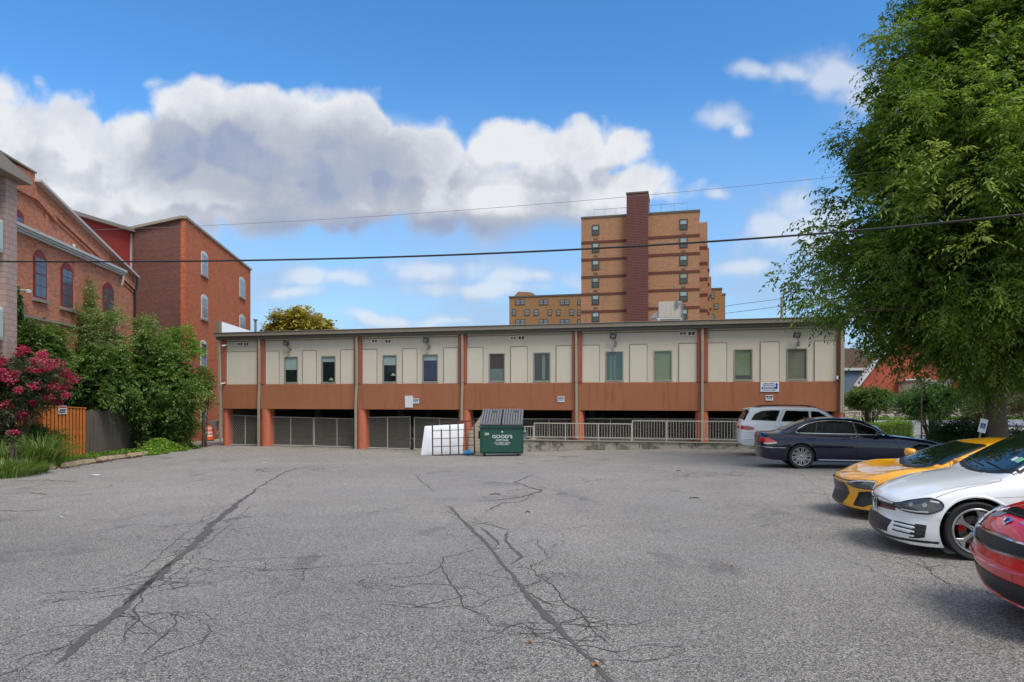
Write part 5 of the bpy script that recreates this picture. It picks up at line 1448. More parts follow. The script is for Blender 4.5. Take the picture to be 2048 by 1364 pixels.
class Car:
    def __init__(s, name, label, paint, rows, loc, rz, wheels, R_, Ra, bendf=.2, bendr=.15, leanf=None, fade=.9, tip=.06, group='cars parked in the lot', cat='car', tw=.225, rimr=.235):
        s.root = thing(name, label, cat, loc, rz, group); s.paint = paint
        rows = np.array(rows, float); X = rows[:, 0]; L = X[-1]; s.L = L
        xs_ = sorted(set(list(np.round(np.concatenate([[0, .008, .02, .04, .065], np.arange(.09, L - .08, .032), [L - .06, L - .035, L - .018, L - .006, L]]), 4))))
        C_ = [pchip(X, rows[:, k], np.array(xs_)) for k in range(1, 9)]
        half = []
        def cr(p0, p1, p2, p3, t):
            return .5*((2*p1)+(-p0+p2)*t+(2*p0-5*p1+4*p2-p3)*t*t+(-p0+3*p1-3*p2+p3)*t**3)
        for i, x in enumerate(xs_):
            bot, w_, zw, belt, wb, zt, wt, top = [c[i] for c in C_]
            e = min(x, L - x); r_ = tip
            ins = r_ * (1 - math.sqrt(max(0, 1 - ((r_ - e) / r_) ** 2))) if e < r_ else 0
            pts = [(0, bot), (w_ - .14, bot), (w_ - .03, bot + .05), (w_, zw), (w_ - .30 * (w_ - wb), belt - .30 * (belt - zw)), (wb, belt), ((wb + wt) / 2 + .012, (belt + zt) / 2 + .0), (wt, zt), (wt * .62, zt + .80 * (top - zt)), (0, top)]
            pts = [np.array((max(0, p[0] - ins * min(1, p[0] / .3)), p[1] + (ins if j < 3 else 0) - (ins if j > 5 else 0))) for j, p in enumerate(pts)]
            ring = []
            for j in range(len(pts) - 1):
                p0 = pts[max(j-1, 0)] if j > 0 else pts[1] * (-1, 1); p3 = pts[j+2] if j + 2 < len(pts) else pts[-2] * (-1, 1)
                for q in range(5): ring.append(cr(p0, pts[j], pts[j+1], p3, q / 5))
            ring.append(pts[-1]); half.append(ring)
        n_ = len(half[0]); N = 2 * n_ - 2; g = MB(); s.wmax = rows[:, 2].max()
        def dform(x, y, z):
            wf = max(0, 1 - x / fade) ** 1.6; wr = max(0, 1 - (L - x) / fade) ** 1.6
            a = (abs(y) / s.wmax)
            x2 = x + bendf * wf * a ** 2.3 - bendr * wr * a ** 2.5
            if leanf is not None: x2 += np.interp(z, leanf[0], leanf[1]) * wf ** 2
            return (x2, y, z)
        for i, ring in enumerate(half):
            full = [(p[0], p[1]) for p in ring] + [(-p[0], p[1]) for p in ring[-2:0:-1]]
            for (y, z) in full: g.v.append(dform(xs_[i], y, z))
        for i in range(len(half) - 1):
            for k in range(N):
                k2 = (k + 1) % N; g.f.append((i*N+k, (i+1)*N+k, (i+1)*N+k2, i*N+k2)); g.mi.append(0)
        for i, x in ((0, xs_[0]), (len(half) - 1, xs_[-1])):
            base = i * N; M_ = 12; rows_ = []
            for k in range(1, n_ - 1):
                a, b_ = base + k, base + N - k; y, z = half[i][k]; r_ = [a]
                for q in range(1, M_):
                    r_.append(len(g.v)); g.v.append(dform(x, y * (1 - 2 * q / M_), z))
                r_.append(b_); rows_.append(r_)
            for ra, rb_ in zip(rows_[:-1], rows_[1:]):
                for q in range(M_): g.f.append((ra[q], ra[q+1], rb_[q+1], rb_[q])); g.mi.append(0)
            for r_, c_ in ((rows_[0], base), (rows_[-1], base + n_ - 1)):
                for q in range(M_): g.f.append((r_[q], r_[q+1], c_)); g.mi.append(0)
        # full skin for projecting trim on, then wheel arches cut
        me = bpy.data.meshes.new('tmp'); me.from_pydata(g.v, [], g.f)
        bm = bmesh.new(); bm.from_mesh(me); bmesh.ops.remove_doubles(bm, verts=bm.verts, dist=.0005); bmesh.ops.recalc_face_normals(bm, faces=bm.faces)
        s.bvh = BVHTree.FromBMesh(bm)
        for (wx) in wheels:
            cz = R_
            kill = [f for f in bm.faces if all(abs(v.co.y) > s.wmax - .40 and math.hypot(v.co.x - wx, v.co.z - cz) < Ra for v in f.verts)]
            bmesh.ops.delete(bm, geom=kill, context='FACES')
            for v in bm.verts:
                if abs(v.co.y) > s.wmax - .40:
                    dd = math.hypot(v.co.x - wx, v.co.z - cz)
                    if 1e-4 < dd < Ra and v.link_faces:
                        k = Ra / dd; v.co.x = wx + (v.co.x - wx) * k; v.co.z = cz + (v.co.z - cz) * k
        bm.to_mesh(me); bm.free(); me.name = 'body'; me.materials.append(paint)
        me.polygons.foreach_set('use_smooth', [True] * len(me.polygons))
        o = bpy.data.objects.new('body', me); COL.objects.link(o); o.parent = s.root; s.body = o
        # wells and floor
        MT = bpy.data.materials
        dk = MT.get('wheel_well_black') or M('wheel_well_black', (12, 12, 13), .9)
        g = MB()
        for wx in wheels:
            for sg in (-1, 1):
                y0, y1 = sg * (s.wmax - .42), sg * (s.wmax - .045)
                n = 24; v0 = len(g.v)
                for k in range(n + 1):
                    a = -.35 + (pi + .7) * k / n
                    for y in (y0, y1): g.v.append((wx + (Ra + .012) * cos(a), y, R_ + (Ra + .012) * sin(a)))
                g.v.append((wx, y0, R_)); c_ = len(g.v) - 1
                for k in range(n): g.f.append((v0+2*k, v0+2*k+1, v0+2*k+3, v0+2*k+2)); g.mi.append(0); g.f.append((v0+2*k, v0+2*k+2, c_)); g.mi.append(0)
        g.build('wheel_well', dk, s.root, smooth=False)
        s.wh = (wheels, R_, tw, rimr); s.rz = rz
    # --- projection helpers
    def snap(s, p, dirn=None, off=.004):
        p = Vector(p)
        if dirn is not None:
            d_ = Vector(dirn).normalized(); h = s.bvh.ray_cast(p - d_ * 3, d_)
            if h[0] is not None:
                n_ = h[1] if h[1].dot(d_) < 0 else -h[1]
                return h[0] + n_ * off, n_
        h = s.bvh.find_nearest(p); n_ = h[1]; q = h[0]
        if n_.dot(q - Vector((min(s.L - .6, max(.6, q.x)), 0, .5))) < 0: n_ = -n_
        return h[0] + n_ * off, n_
    def rs(s, pts, n):
        pts = [Vector(p) for p in pts]; L = [0]
        for a, b_ in zip(pts[:-1], pts[1:]): L.append(L[-1] + (b_ - a).length)
        out = []
        for i in range(n + 1):
            t = L[-1] * i / n; k = 0
            while k < len(L) - 2 and L[k+1] < t: k += 1
            f = (t - L[k]) / max(1e-6, L[k+1] - L[k]); out.append(pts[k].lerp(pts[k+1], f))
        return out
    def patch(s, name, mat, lo, up, dirn=None, off=.004, nu=20, nv=8, parent=None, both=False, smooth=True):
        res = []
        for sg in ((1, -1) if both else (1,)):
            A = s.rs(lo, nu); B = s.rs(up, nu); g = MB()
            dd = None if dirn is None else (dirn[0], dirn[1] * sg, dirn[2])
            for i in range(nu + 1):
                for j in range(nv + 1):
                    p = A[i].lerp(B[i], j / nv); p.y *= sg
                    g.v.append(tuple(s.snap(p, dd, off)[0]))
            g.f = [(i*(nv+1)+j, (i+1)*(nv+1)+j, (i+1)*(nv+1)+j+1, i*(nv+1)+j+1) for i in range(nu) for j in range(nv)]; g.mi = [0] * len(g.f)
            res.append(g.build(name, mat, parent or s.root, smooth=smooth, fix=False))
        return res[0] if len(res) == 1 else res
    def strip(s, name, mat, pts, w_=.012, dirn=None, off=.003, parent=None, both=False, n=None, h=0.0):
        res = []
        for sg in ((1, -1) if both else (1,)):
            dd = None if dirn is None else (dirn[0], dirn[1] * sg, dirn[2])
            q = [Vector(p) for p in pts]; Lq = sum((b_ - a).length for a, b_ in zip(q[:-1], q[1:]))
            nn = n or max(6, int(Lq / .04)); R__ = s.rs(q, nn); P_ = []
            for p in R__:
                p = Vector((p.x, p.y * sg, p.z)); P_.append(s.snap(p, dd, off))
            g = MB()
            for i, (p, nr) in enumerate(P_):
                t = (P_[min(i+1, nn)][0] - P_[max(i-1, 0)][0]); t = t.normalized() if t.length > 0 else Vector((1,0,0))
                a = t.cross(nr).normalized() * w_ / 2
                if h: g.v += [tuple(p + a), tuple(p + a * .5 + nr * h), tuple(p - a * .5 + nr * h), tuple(p - a)]
                else: g.v += [tuple(p + a), tuple(p - a)]
            k = 4 if h else 2
            for i in range(nn):
                for j in range(k - 1): g.f.append((i*k+j, i*k+j+1, (i+1)*k+j+1, (i+1)*k+j)); g.mi.append(0)
            res.append(g.build(name, mat, parent or s.root, smooth=bool(h), fix=False))
        return res
    def wheels(s, style, rimmat, facemat, caliper=None, ns=5, y_out=None):
        wheels, R_, tw, rr = s.wh; MT = bpy.data.materials
        ty = MT.get('tyre_rubber') or M('tyre_rubber', (26, 26, 27), .75, var=.2, bump=.2, bs=60)
        dkm = MT.get('wheel_dark') or M('wheel_dark', (14, 14, 15), .6)
        yo = y_out or (s.wmax - .012)
        first = None
        for wx in wheels:
            for sg in (-1, 1):
                if first is None:
                    w0 = bpy.data.objects.new('wheel', None)
                    me_ = MB()
                    # tyre as the wheel object itself
                    prof = [(rr + .005, -.09), (rr + .02, -.105), (R_ - .02, -.115), (R_ - .004, -.10), (R_, -.06), (R_, .06), (R_ - .004, .10), (R_ - .02, .115), (rr + .02, .105), (rr + .005, .09)]
                    prof = [(r_, h_ * tw / .225) for r_, h_ in prof]
                    bpy.data.objects.remove(w0)
                    # outward is -y here
                    whl = me_.lathe(prof, (0, 0, 0), 'y', 48).build('wheel', ty, s.root, smooth=True, angle=35)
                    h_ = tw / 2
                    MB().lathe([(rr + .012, -h_ + .012), (rr + .002, -h_ + .002), (rr - .012, -h_ + .008), (rr - .02, -h_ + .05), (rr - .03, h_ - .02)], (0,0,0), 'y', 48).build('rim', rimmat, whl, smooth=True)
                    MB().lathe([(.001, h_ - .04), (rr - .028, h_ - .04)], (0,0,0), 'y', 32).build('wheel_back', dkm, whl)
                    MB().lathe([(.07, -.005), (.155, -.005), (.155, .015), (.07, .015)], (0,0,0), 'y', 32, closed=True).build('brake_disc', MT.get('brake_steel') or M('brake_steel', (120, 118, 116), .35, metal=.8), whl, smooth=False)
                    if caliper:
                        g = MB(); g.prism([(.105*cos(a), .105*sin(a)) for a in np.linspace(2.7, 3.5, 8)] + [(.165*cos(a), .165*sin(a)) for a in np.linspace(3.5, 2.7, 8)], lambda a, b_, t: (a, t, b_), -.025, .04)
                        g.build('caliper', caliper, whl, bevel=.005)
                    g = MB(); yf = -h_ + .012
                    for k in range(ns):
                        a = 2 * pi * k / ns + pi / 2 + (.0)
                        if style == 'five':
                            rad = lambda r_, da: (r_ * cos(a + da), r_ * sin(a + da))
                            out = [rad(.035, -.9), rad(.10, -.16), rad(.16, -.13), rad(rr - .015, -.30), rad(rr - .012, .30), rad(.16, .13), rad(.10, .16), rad(.035, .9)]
                            vs0 = [(p[0], yf + .02 * (1 - min(1, math.hypot(*p) / rr)), p[1]) for p in out]; vs1 = [(p[0], yf + .055, p[1]) for p in out]
                            m_ = len(out); g.add(vs0 + vs1, [tuple(range(m_)), tuple(range(2*m_-1, m_-1, -1))] + [(i, (i+1) % m_, (i+1) % m_ + m_, i + m_) for i in range(m_)])
                        elif style == 'pairs':
                            for da in (-.13, .13):
                                c_, s__ = cos(a), sin(a); off_ = da * .14
                                p0 = Vector((.04*c_ - off_*s__, yf + .03, .04*s__ + off_*c_)); r2 = rr - .01
                                p1 = Vector((r2*cos(a + da*.75), yf + .008, r2*sin(a + da*.75)))
                                g.bar(p0, p1, .026, .022, up=(0, 1, 0))
                        else:
                            p0 = Vector((.04*cos(a), yf + .03, .04*sin(a))); p1 = Vector(((rr-.01)*cos(a), yf + .008, (rr-.01)*sin(a)))
                            g.bar(p0, p1, .045, .03, up=(0, 1, 0))
                    g.build('spokes', facemat, whl, bevel=.004)
                    MB().lathe([(.001, yf + .0), (.03, yf + .002), (.05, yf + .02), (.055, yf + .06)], (0,0,0), 'y', 20).build('hub_cap', dkm if style == 'five' else rimmat, whl, smooth=True)
                    first = whl; cur = whl
                else:
                    cur = copy_tree(first)
                cur.location = (wx, sg * (yo - tw / 2), R_)
                cur.rotation_euler = (0, random.uniform(0, 1.2) if not (sg == -1 and style == 'five' and wx == wheels[0]) else .25, 0) if sg == -1 else (0, random.uniform(0, 1.2), pi)
    def mirror(s, x, y, z, mat, black, w_=.23, h=.15):
        for sg in (1, -1):
            g = MB(); c = Vector((x, sg * (y + .16), z))
            def f(u, v):
                a = 2 * pi * u; b_ = pi * v
                k = lambda q, e: math.copysign(abs(q) ** e, q)
                return (c.x + .075 * k(cos(b_), .7) + .03 * abs(k(sin(b_) * cos(a), .8)) , c.y + w_ / 2 * k(sin(b_) * cos(a), .75), c.z + h / 2 * k(sin(b_) * sin(a), .75))
            g.grid(f, 24, 12); m_ = g.build('mirror', mat, s.root, smooth=True)
            MB().bar((x + .02, sg * (y - .02), z - h * .45), (x + .02, sg * (y + .14), z - h * .25), .09, .035).build('mirror_stalk', black, m_, bevel=.01)
            MB().obox((c.x + .078, c.y, c.z), (.003, 0, 0), (0, w_ * .40, 0), (0, 0, h * .38)).build('mirror_glass', MAT['mirror_glass'], m_)

MAT['mirror_glass'] = M('mirror_silver', (150, 156, 160), .05, metal=1.0, var=.02)
MAT['car_glass'] = glass_mat('car_window', (9, 11, 12), .02, .22, .15)
MAT['car_glass_green'] = glass_mat('green_windscreen', (20, 32, 25), .015, .9, .2)
MAT['seam'] = M('panel_gap', (16, 16, 17), .8, var=.02)
MAT['seam_grey'] = M('panel_gap_grey', (70, 72, 74), .8, var=.02)
MAT['trim_black'] = M('gloss_black_trim', (16, 16, 17), .3, var=.05, coat=.5)
MAT['satin_black'] = M('satin_black_plastic', (30, 30, 32), .55, var=.1)
MAT['chrome'] = M('chrome', (205, 208, 212), .12, metal=1.0, var=.03)
MAT['alu'] = M('wheel_silver', (150, 152, 155), .3, metal=.75, var=.05)
MAT['alu_bright'] = M('wheel_machined', (176, 178, 180), .28, metal=.8, var=.05)
MAT['wheel_gun'] = M('wheel_gunmetal', (70, 70, 72), .35, metal=.7)
MAT['cal_red'] = M('caliper_red', (190, 22, 18), .4)
MAT['lamp_red'] = M('tail_lamp_red', (176, 18, 22), .12, coat=1.0, var=.15, vs=12)
MAT['lamp_clear'] = M('lamp_clear', (196, 190, 186), .12, coat=1.0, var=.15, vs=14)
MAT['lamp_smoke'] = M('headlamp_smoke', (60, 64, 66), .08, coat=1.0, var=.5, vs=9)
MAT['lamp_amber'] = M('lamp_amber', (200, 90, 30), .15, coat=1.0)
MAT['hex'] = mesh_mat('honeycomb_grille', sc=58)
MAT['hexm'] = mesh_mat('honeycomb_grille_chrome', c_bar=(84, 86, 90), sc=44)
ALPHA = R(-13.5)

def place(tipx, tipy, rz, L):
    c = Vector((tipx, tipy, 0)); b_ = Vector((cos(rz), sin(rz), 0)); m_ = c + b_ * L * .5
    return (tipx, tipy, gz(m_.x, m_.y) + .0)

def side_glass(c, lo, up, both=True, mat=None, frame=True, chrome=None, nu=26):
    y = 1.3
    L_ = [(x, -y, z) for x, z in lo]; U_ = [(x, -y, z) for x, z in up]
    c.patch('side_window', mat or MAT['car_glass'], L_, U_, dirn=(0, 1, 0), off=.004, nu=nu, nv=8, both=both)
    ring = L_ + U_[::-1] + [L_[0]]
    c.strip('window_trim', chrome or MAT['trim_black'], ring, .022, dirn=(0, 1, 0), off=.005, both=both, h=.004)

# ---- white hatchback (nearest complete nose)
def hatch():
    rz = ALPHA
    L = 4.18
    rows = [(0,.13,.66,.40,.56,.58,.585,.36,.60),(.07,.11,.77,.40,.60,.66,.625,.40,.642),(.28,.11,.86,.44,.69,.745,.705,.50,.73),(.55,.13,.885,.50,.76,.785,.785,.56,.805),
            (.80,.17,.895,.55,.81,.80,.835,.58,.858),(.98,.18,.895,.55,.845,.805,.868,.62,.892),(1.08,.18,.893,.55,.865,.805,.89,.70,.91),(1.26,.18,.893,.55,.89,.80,1.01,.68,1.045),(1.62,.18,.893,.55,.93,.80,1.23,.62,1.275),(1.85,.18,.893,.55,.95,.80,1.325,.59,1.365),(2.35,.18,.893,.55,.97,.80,1.36,.57,1.41),(3.1,.18,.895,.55,1.0,.80,1.36,.56,1.40),
            (3.7,.2,.89,.55,1.02,.78,1.28,.55,1.33),(3.95,.22,.87,.55,1.01,.74,1.15,.6,1.2),(4.1,.26,.83,.55,.95,.70,.98,.6,1.0),(4.18,.32,.74,.55,.8,.62,.85,.5,.87)]
    white = paint_mat('white_car_paint', (224, 226, 229))
    c = Car('hatchback', 'white hatchback with black honeycomb grille between the yellow and red cars', white, rows, place(4.52, 8.50, rz, L), rz, (.80, 3.43), .325, .372, bendf=.27, fade=.85, rimr=.243,
            leanf=([.15,.25,.42,.55,.68,.9],[.0,-.02,.05,.02,.03,.10]))
    B = MAT['trim_black']; F = (1, 0, 0)
    # upper grille, red line, badge
    gr = c.patch('grille', MAT['hex'], [(-1,-.47,.475),(-1,0,.45),(-1,.47,.475)], [(-1,-.47,.54),(-1,-.25,.535),(-1,0,.53),(-1,.25,.535),(-1,.47,.54)], F, .006, 30, 4)
    c.strip('grille_red_line', MAT['cal_red'], [(-1,-.47,.49),(-1,0,.467),(-1,.47,.49)], .009, F, .010, parent=gr, h=.003)
    c.strip('grille_frame', B, [(-1,-.47,.473),(-1,0,.448),(-1,.47,.473)], .014, F, .007, parent=gr, h=.004)
    p, n_ = c.snap((-1, 0, .50), F, .02)
    g = MB(); g.lathe([(.080,-.004),(.086,-.012),(.074,-.016),(.070,-.006)], p, 'x', 28, closed=True); g.build('badge_ring', MAT['chrome'], c.root, smooth=True)
    g = MB(); g.lathe([(.001,-.004),(.074,-.004),(.074,.012)], p, 'x', 28); bd = g.build('badge', MAT['satin_black'], c.root, smooth=True)
    g = MB()
    for (a, b_) in (((-.03,.055),(0,.012)),((.03,.055),(0,.012)),((-.055,.02),(-.024,-.05)),((.055,.02),(.024,-.05)),((-.024,-.05),(0,-.005)),((.024,-.05),(0,-.005))):
        g.bar(p + Vector((-.010, a[0], a[1])), p + Vector((-.010, b_[0], b_[1])), .008, .008, up=(1,0,0))
    g.build('badge_letters', MAT['chrome'], bd)
    # headlamps
    for sg in (1, -1):
        q = lambda l: [(x, y * sg, z) for x, y, z in l]
        lo = q([(.02,-.49,0.500),(.10,-.62,0.480),(.22,-.76,0.480),(.33,-.84,0.490),(.44,-.88,0.545),(.47,-.885,0.590)])
        up = q([(.03,-.49,0.580),(.12,-.60,0.615),(.24,-.70,0.645),(.36,-.77,0.660),(.45,-.83,0.640),(.475,-.885,0.593)])
        hl = c.patch('headlight', MAT['lamp_smoke'], lo, up, None, .006, 30, 10)
        c.strip('lamp_seal', B, lo + up[::-1] + [lo[0]], .014, None, .009, parent=hl, h=.003)
        c.strip('daytime_strip', MAT['lamp_clear'], q([(.10,-.60,0.497),(.22,-.75,0.499),(.33,-.83,0.509)]), .016, None, .011, parent=hl, h=.002)
        for (x, y, z) in ((.20,-.68,0.570),(.31,-.78,0.580)):
            p, nn = c.snap((x, y * sg, z), None, .004)
            g = MB(); t1_ = nn.orthogonal().normalized(); t2_ = nn.cross(t1_)
            g.v = [tuple(p + nn*.006)] + [tuple(p + (t1_*cos(k*pi/9) + t2_*sin(k*pi/9))*.026 + nn*.004) for k in range(18)]; g.f = [(0, k+1, (k+1) % 18 + 1) for k in range(18)]; g.mi = [0]*18
            g.build('projector', MAT['alu'], hl, fix=False)
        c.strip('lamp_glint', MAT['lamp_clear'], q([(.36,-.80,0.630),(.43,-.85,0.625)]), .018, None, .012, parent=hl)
        fx = lambda y: .30 * (abs(y) / .895) ** 2.3
        qq = lambda l: [(fx(y), y * sg, z) for y, z in l]
        c.patch('air_inlet', MAT['satin_black'], qq([(-.86,.215),(-.80,.20),(-.70,.195)]), qq([(-.87,.37),(-.80,.372),(-.76,.37)]), None, .004, 10, 8)
        for z in (.245, .295, .345):
            c.strip('inlet_fin', B, qq([(-.86,z+.004),(-.70,z),(-.49 - (.35 - z)*.1,z)]), .016, None, .006, h=.002)
            c.strip('inlet_blade', white, qq([(-.76,z - .022),(-.60,z - .023),(-.51,z - .023)]), .018, None, .006, h=.003, n=6)
        c.strip('bumper_seam', MAT['seam_grey'], q([(.455,-.9,0.550),(.48,-.92,0.525),(.53,-.93,0.525)]), .005, None, .002)
        c.strip('crease', MAT['seam_grey'], q([(.60,-.90,0.670),(1.2,-.92,0.725),(2.0,-.93,0.755)]), .003, None, .001)
    c.patch('lower_grille', MAT['hex'], [(-1,-.40,0.205),(-1,0,0.185),(-1,.40,0.205)], [(-1,-.44,0.345),(-1,0,0.370),(-1,.44,0.345)], F, .005, 30, 6)
    c.strip('grille_gap', B, [(-1,-.84,0.175),(-1,-.4,0.155),(-1,0,0.150),(-1,.4,0.155),(-1,.84,0.175)], .03, F, .005, h=.002)
    # wheel arch lip
    for wx in (.80, 3.43):
        pts = [(wx + .385 * cos(a), -1.3, .325 + .385 * sin(a)) for a in np.linspace(.12, pi - .30, 24)]
        c.strip('arch_lip', white, pts, .03, (0, 1, 0), .002, both=True, h=.006)
    # bonnet shut line, wings, doors
    c.strip('bonnet_seam', MAT['seam'], [(.42,-.79,.665),(.52,-.80,.72),(.72,-.80,.79),(.92,-.80,.845),(1.04,-.79,.88),(1.09,-.72,.895)], .006, None, .002, both=True)
    c.strip('bonnet_seam', MAT['seam'], [(.06,-.47,.585),(.02,-.2,.575),(.02,.2,.575),(.06,.47,.585)], .006, None, .002)
    for x in (1.36, 2.60): c.strip('door_seam', MAT['seam'], [(x,-1.3,.25),(x,-1.3,.6),(x+.02,-1.3,.96)], .006, (0,1,0), .002, both=True)
    c.strip('sill_seam', MAT['satin_black'], [(1.15,-1.3,.24),(3.1,-1.3,.24)], .05, (0,1,0), .003, both=True)
    # windscreen
    wl = [(1.13 + .12*(y/.72)**2, y, 3) for y in np.linspace(-.74, .74, 15)]; wu = [(1.80 + .06*(y/.55)**2, y, 3) for y in np.linspace(-.575, .575, 15)]
    ws = c.patch('windscreen', MAT['car_glass_green'], wl, wu, (0,0,-1), .005, 28, 14)
    c.strip('screen_seal', B, wl + wu[::-1] + [wl[0]], .03, (0,0,-1), .006, h=.002)
    c.strip('cowl', MAT['satin_black'], [(1.10 + .12*(y/.72)**2, y, 3) for y in np.linspace(-.74, .74, 15)], .07, (0,0,-1), .004)
    c.strip('wiper', B, [(1.18,-.62,3),(1.21,-.2,3),(1.23,.05,3)], .016, (0,0,-1), .02, h=.012); c.strip('wiper', B, [(1.18,-.02,3),(1.21,.3,3),(1.26,.55,3)], .016, (0,0,-1), .02, h=.012)
    c.strip('sticker', M('inspection_sticker', (120, 176, 140), .5, var=.3, vs=20), [(1.34,-.60,3),(1.345,-.49,3)], .085, (0,0,-1), .008, parent=ws); c.strip('sticker', MAT['sign_white'], [(1.335,-.48,3),(1.34,-.41,3)], .07, (0,0,-1), .008, parent=ws)
    side_glass(c, [(1.42,.95),(2.2,1.0),(2.60,1.02)], [(1.44,.97),(1.76,1.17),(2.05,1.27),(2.60,1.31)])
    side_glass(c, [(2.66,1.03),(3.2,1.05),(3.45,1.06)], [(2.66,1.31),(3.2,1.30),(3.48,1.18)])
    c.patch('rear_window', MAT['car_glass'], [(9,-.55,1.03),(9,.55,1.03)], [(9,-.50,1.28),(9,.50,1.28)], (-1,0,0), .005, 12, 6)
    c.patch('tail_light', MAT['lamp_red'], [(4.05,-.80,.80),(4.15,-.55,.80)], [(4.0,-.80,.96),(4.1,-.55,.96)], None, .006, 8, 5, both=True)
    c.mirror(1.48, .80, .98, white, B)
    c.wheels('five', MAT['alu'], MAT['alu_bright'], MAT['cal_red'], 5)
hatch()

# ---- yellow sports coupe
def coupe():
    rz = ALPHA + R(1.0); L = 4.43
    rows = [(0,.14,.74,.38,.53,.64,.56,.42,.58),(.10,.12,.86,.40,.59,.74,.61,.46,.625),(.30,.12,.925,.44,.665,.80,.665,.48,.665),(.50,.125,.95,.5,.725,.83,.70,.50,.685),(.85,.13,.97,.55,.785,.85,.745,.52,.725),
            (1.06,.13,.965,.55,.795,.855,.765,.66,.755),(1.22,.13,.962,.55,.80,.85,.84,.70,.855),(1.66,.13,.96,.55,.825,.84,1.03,.62,1.06),(2.05,.13,.955,.55,.85,.835,1.14,.57,1.18),(2.45,.13,.955,.55,.89,.84,1.165,.55,1.22),
            (3.0,.14,.965,.55,.945,.87,1.12,.53,1.175),(3.5,.15,.97,.55,.97,.89,1.03,.55,1.07),(4.0,.16,.965,.55,.965,.87,.975,.55,.99),(4.3,.2,.93,.55,.93,.80,.94,.5,.95),(4.43,.3,.86,.55,.85,.74,.87,.5,.88)]
    yel = paint_mat('yellow_car_paint', (226, 158, 16))
    c = Car('sports_coupe', 'yellow low sports coupe with large black front grille behind the white hatchback', yel, rows, place(5.28, 11.15, rz, L), rz, (.95, 3.60), .345, .385, bendf=.34, fade=1.0, rimr=.26, tw=.245,
            leanf=([.1,.2,.35,.5,.6],[.0,.0,.05,.03,.0]))
    B = MAT['trim_black']; F = (1,0,0)
    gr = c.patch('grille', MAT['hexm'], [(-1,-.33,.17),(-1,.33,.17)], [(-1,-.36,.50),(-1,.36,.50)], F, .004, 2, 2)
    bpy.data.objects.remove(gr)
    gr = c.patch('grille', MAT['hexm'], [(-1,-.44,.36),(-1,-.42,.28),(-1,-.34,.175),(-1,0,.17),(-1,.34,.175),(-1,.42,.28),(-1,.44,.36)], [(-1,-.44,.37),(-1,-.40,.45),(-1,-.30,.49),(-1,0,.49),(-1,.30,.49),(-1,.40,.45),(-1,.44,.37)], F, .006, 40, 8)
    c.strip('grille_frame', B, [(-1,-.44,.36),(-1,-.40,.46),(-1,-.30,.50),(-1,.30,.50),(-1,.40,.46),(-1,.44,.36)], .016, F, .008, parent=gr, h=.004)
    for sg in (1, -1):
        q = lambda l: [(x, y * sg, z) for x, y, z in l]
        si = c.patch('side_inlet', MAT['hex'], q([(-1,-.88,.26),(-1,-.76,.185),(-1,-.62,.19)]), q([(-1,-.885,.43),(-1,-.80,.43),(-1,-.66,.40)]), F, .006, 12, 8)
        c.strip('inlet_edge', B, q([(-1,-.62,.19),(-1,-.66,.40),(-1,-.885,.43)]), .014, F, .008, parent=si, h=.003)
        lo = q([(.05,-.46,.49),(.12,-.58,.468),(.24,-.74,.462),(.34,-.84,.47)]); up = q([(.06,-.38,.535),(.14,-.56,.555),(.28,-.74,.58),(.40,-.85,.585)])
        hl = c.patch('headlight', MAT['lamp_smoke'], lo, up, None, .006, 24, 8)
        c.strip('lamp_blade', MAT['lamp_clear'], [Vector(up[0]).lerp(Vector(lo[0]), .2), Vector(up[1]).lerp(Vector(lo[1]), .15), Vector(up[-1]).lerp(Vector(lo[-1]), .12), Vector(lo[-1])], .022, None, .010, parent=hl, h=.003)
        c.strip('lamp_seal', B, lo + up[::-1] + [lo[0]], .012, None, .008, parent=hl, h=.003)
        c.strip('side_marker', MAT['lamp_amber'], q([(.62,-.95,.53),(.74,-.96,.535)]), .028, None, .006, h=.003)
        c.strip('wing_seam', MAT['seam'], q([(.52,-.9,.59),(.66,-.95,.59)]), .007, None, .003)
    c.strip('bonnet_seam', MAT['seam'], [(.07,-.52,.575),(.01,-.3,.56),(-.01,0,.555),(.01,.3,.56),(.07,.52,.575)], .010, None, .003)
    c.strip('bonnet_seam', MAT['seam'], [(.07,-.52,.575),(.3,-.66,.67),(.7,-.72,.73),(1.02,-.74,.78)], .006, None, .002, both=True)
    c.strip('splitter', B, [(-1,-.92,.14),(-1,-.5,.135),(-1,0,.135),(-1,.5,.135),(-1,.92,.14)], .022, F, .004, h=.003)
    for y in (-.075, -.025, .025, .075):
        p, nn = c.snap((.13, y, 1.5), (0,0,-1), .006)
        g = MB(); t1_ = Vector((0,1,0)); t2_ = nn.cross(t1_).normalized(); pr = []
        for k in range(18):
            a = 2*pi*k/18
            for r_ in (.036, .026): g.v.append(tuple(p + (t1_*cos(a) + t2_*sin(a))*r_ + nn*.004))
        g.f = [(2*k, 2*k+1, (2*k+3) % 36, (2*k+2) % 36) for k in range(18)]; g.mi = [0]*18
        g.build('badge_ring', MAT['chrome'], c.root, fix=False)
    wl = [(1.11 + .16*(y/.72)**2, y, 3) for y in np.linspace(-.76, .76, 15)]; wu = [(1.87 + .08*(y/.55)**2, y, 3) for y in np.linspace(-.57, .57, 15)]
    c.patch('windscreen', MAT['car_glass_green'], wl, wu, (0,0,-1), .005, 28, 14)
    c.strip('screen_seal', B, wl + wu[::-1] + [wl[0]], .03, (0,0,-1), .006, h=.002)
    c.strip('cowl', MAT['satin_black'], [(1.07 + .16*(y/.72)**2, y, 3) for y in np.linspace(-.70, .70, 15)], .09, (0,0,-1), .004)
    c.strip('wiper', B, [(1.18,-.5,3),(1.18,.1,3)], .018, (0,0,-1), .02, h=.012)
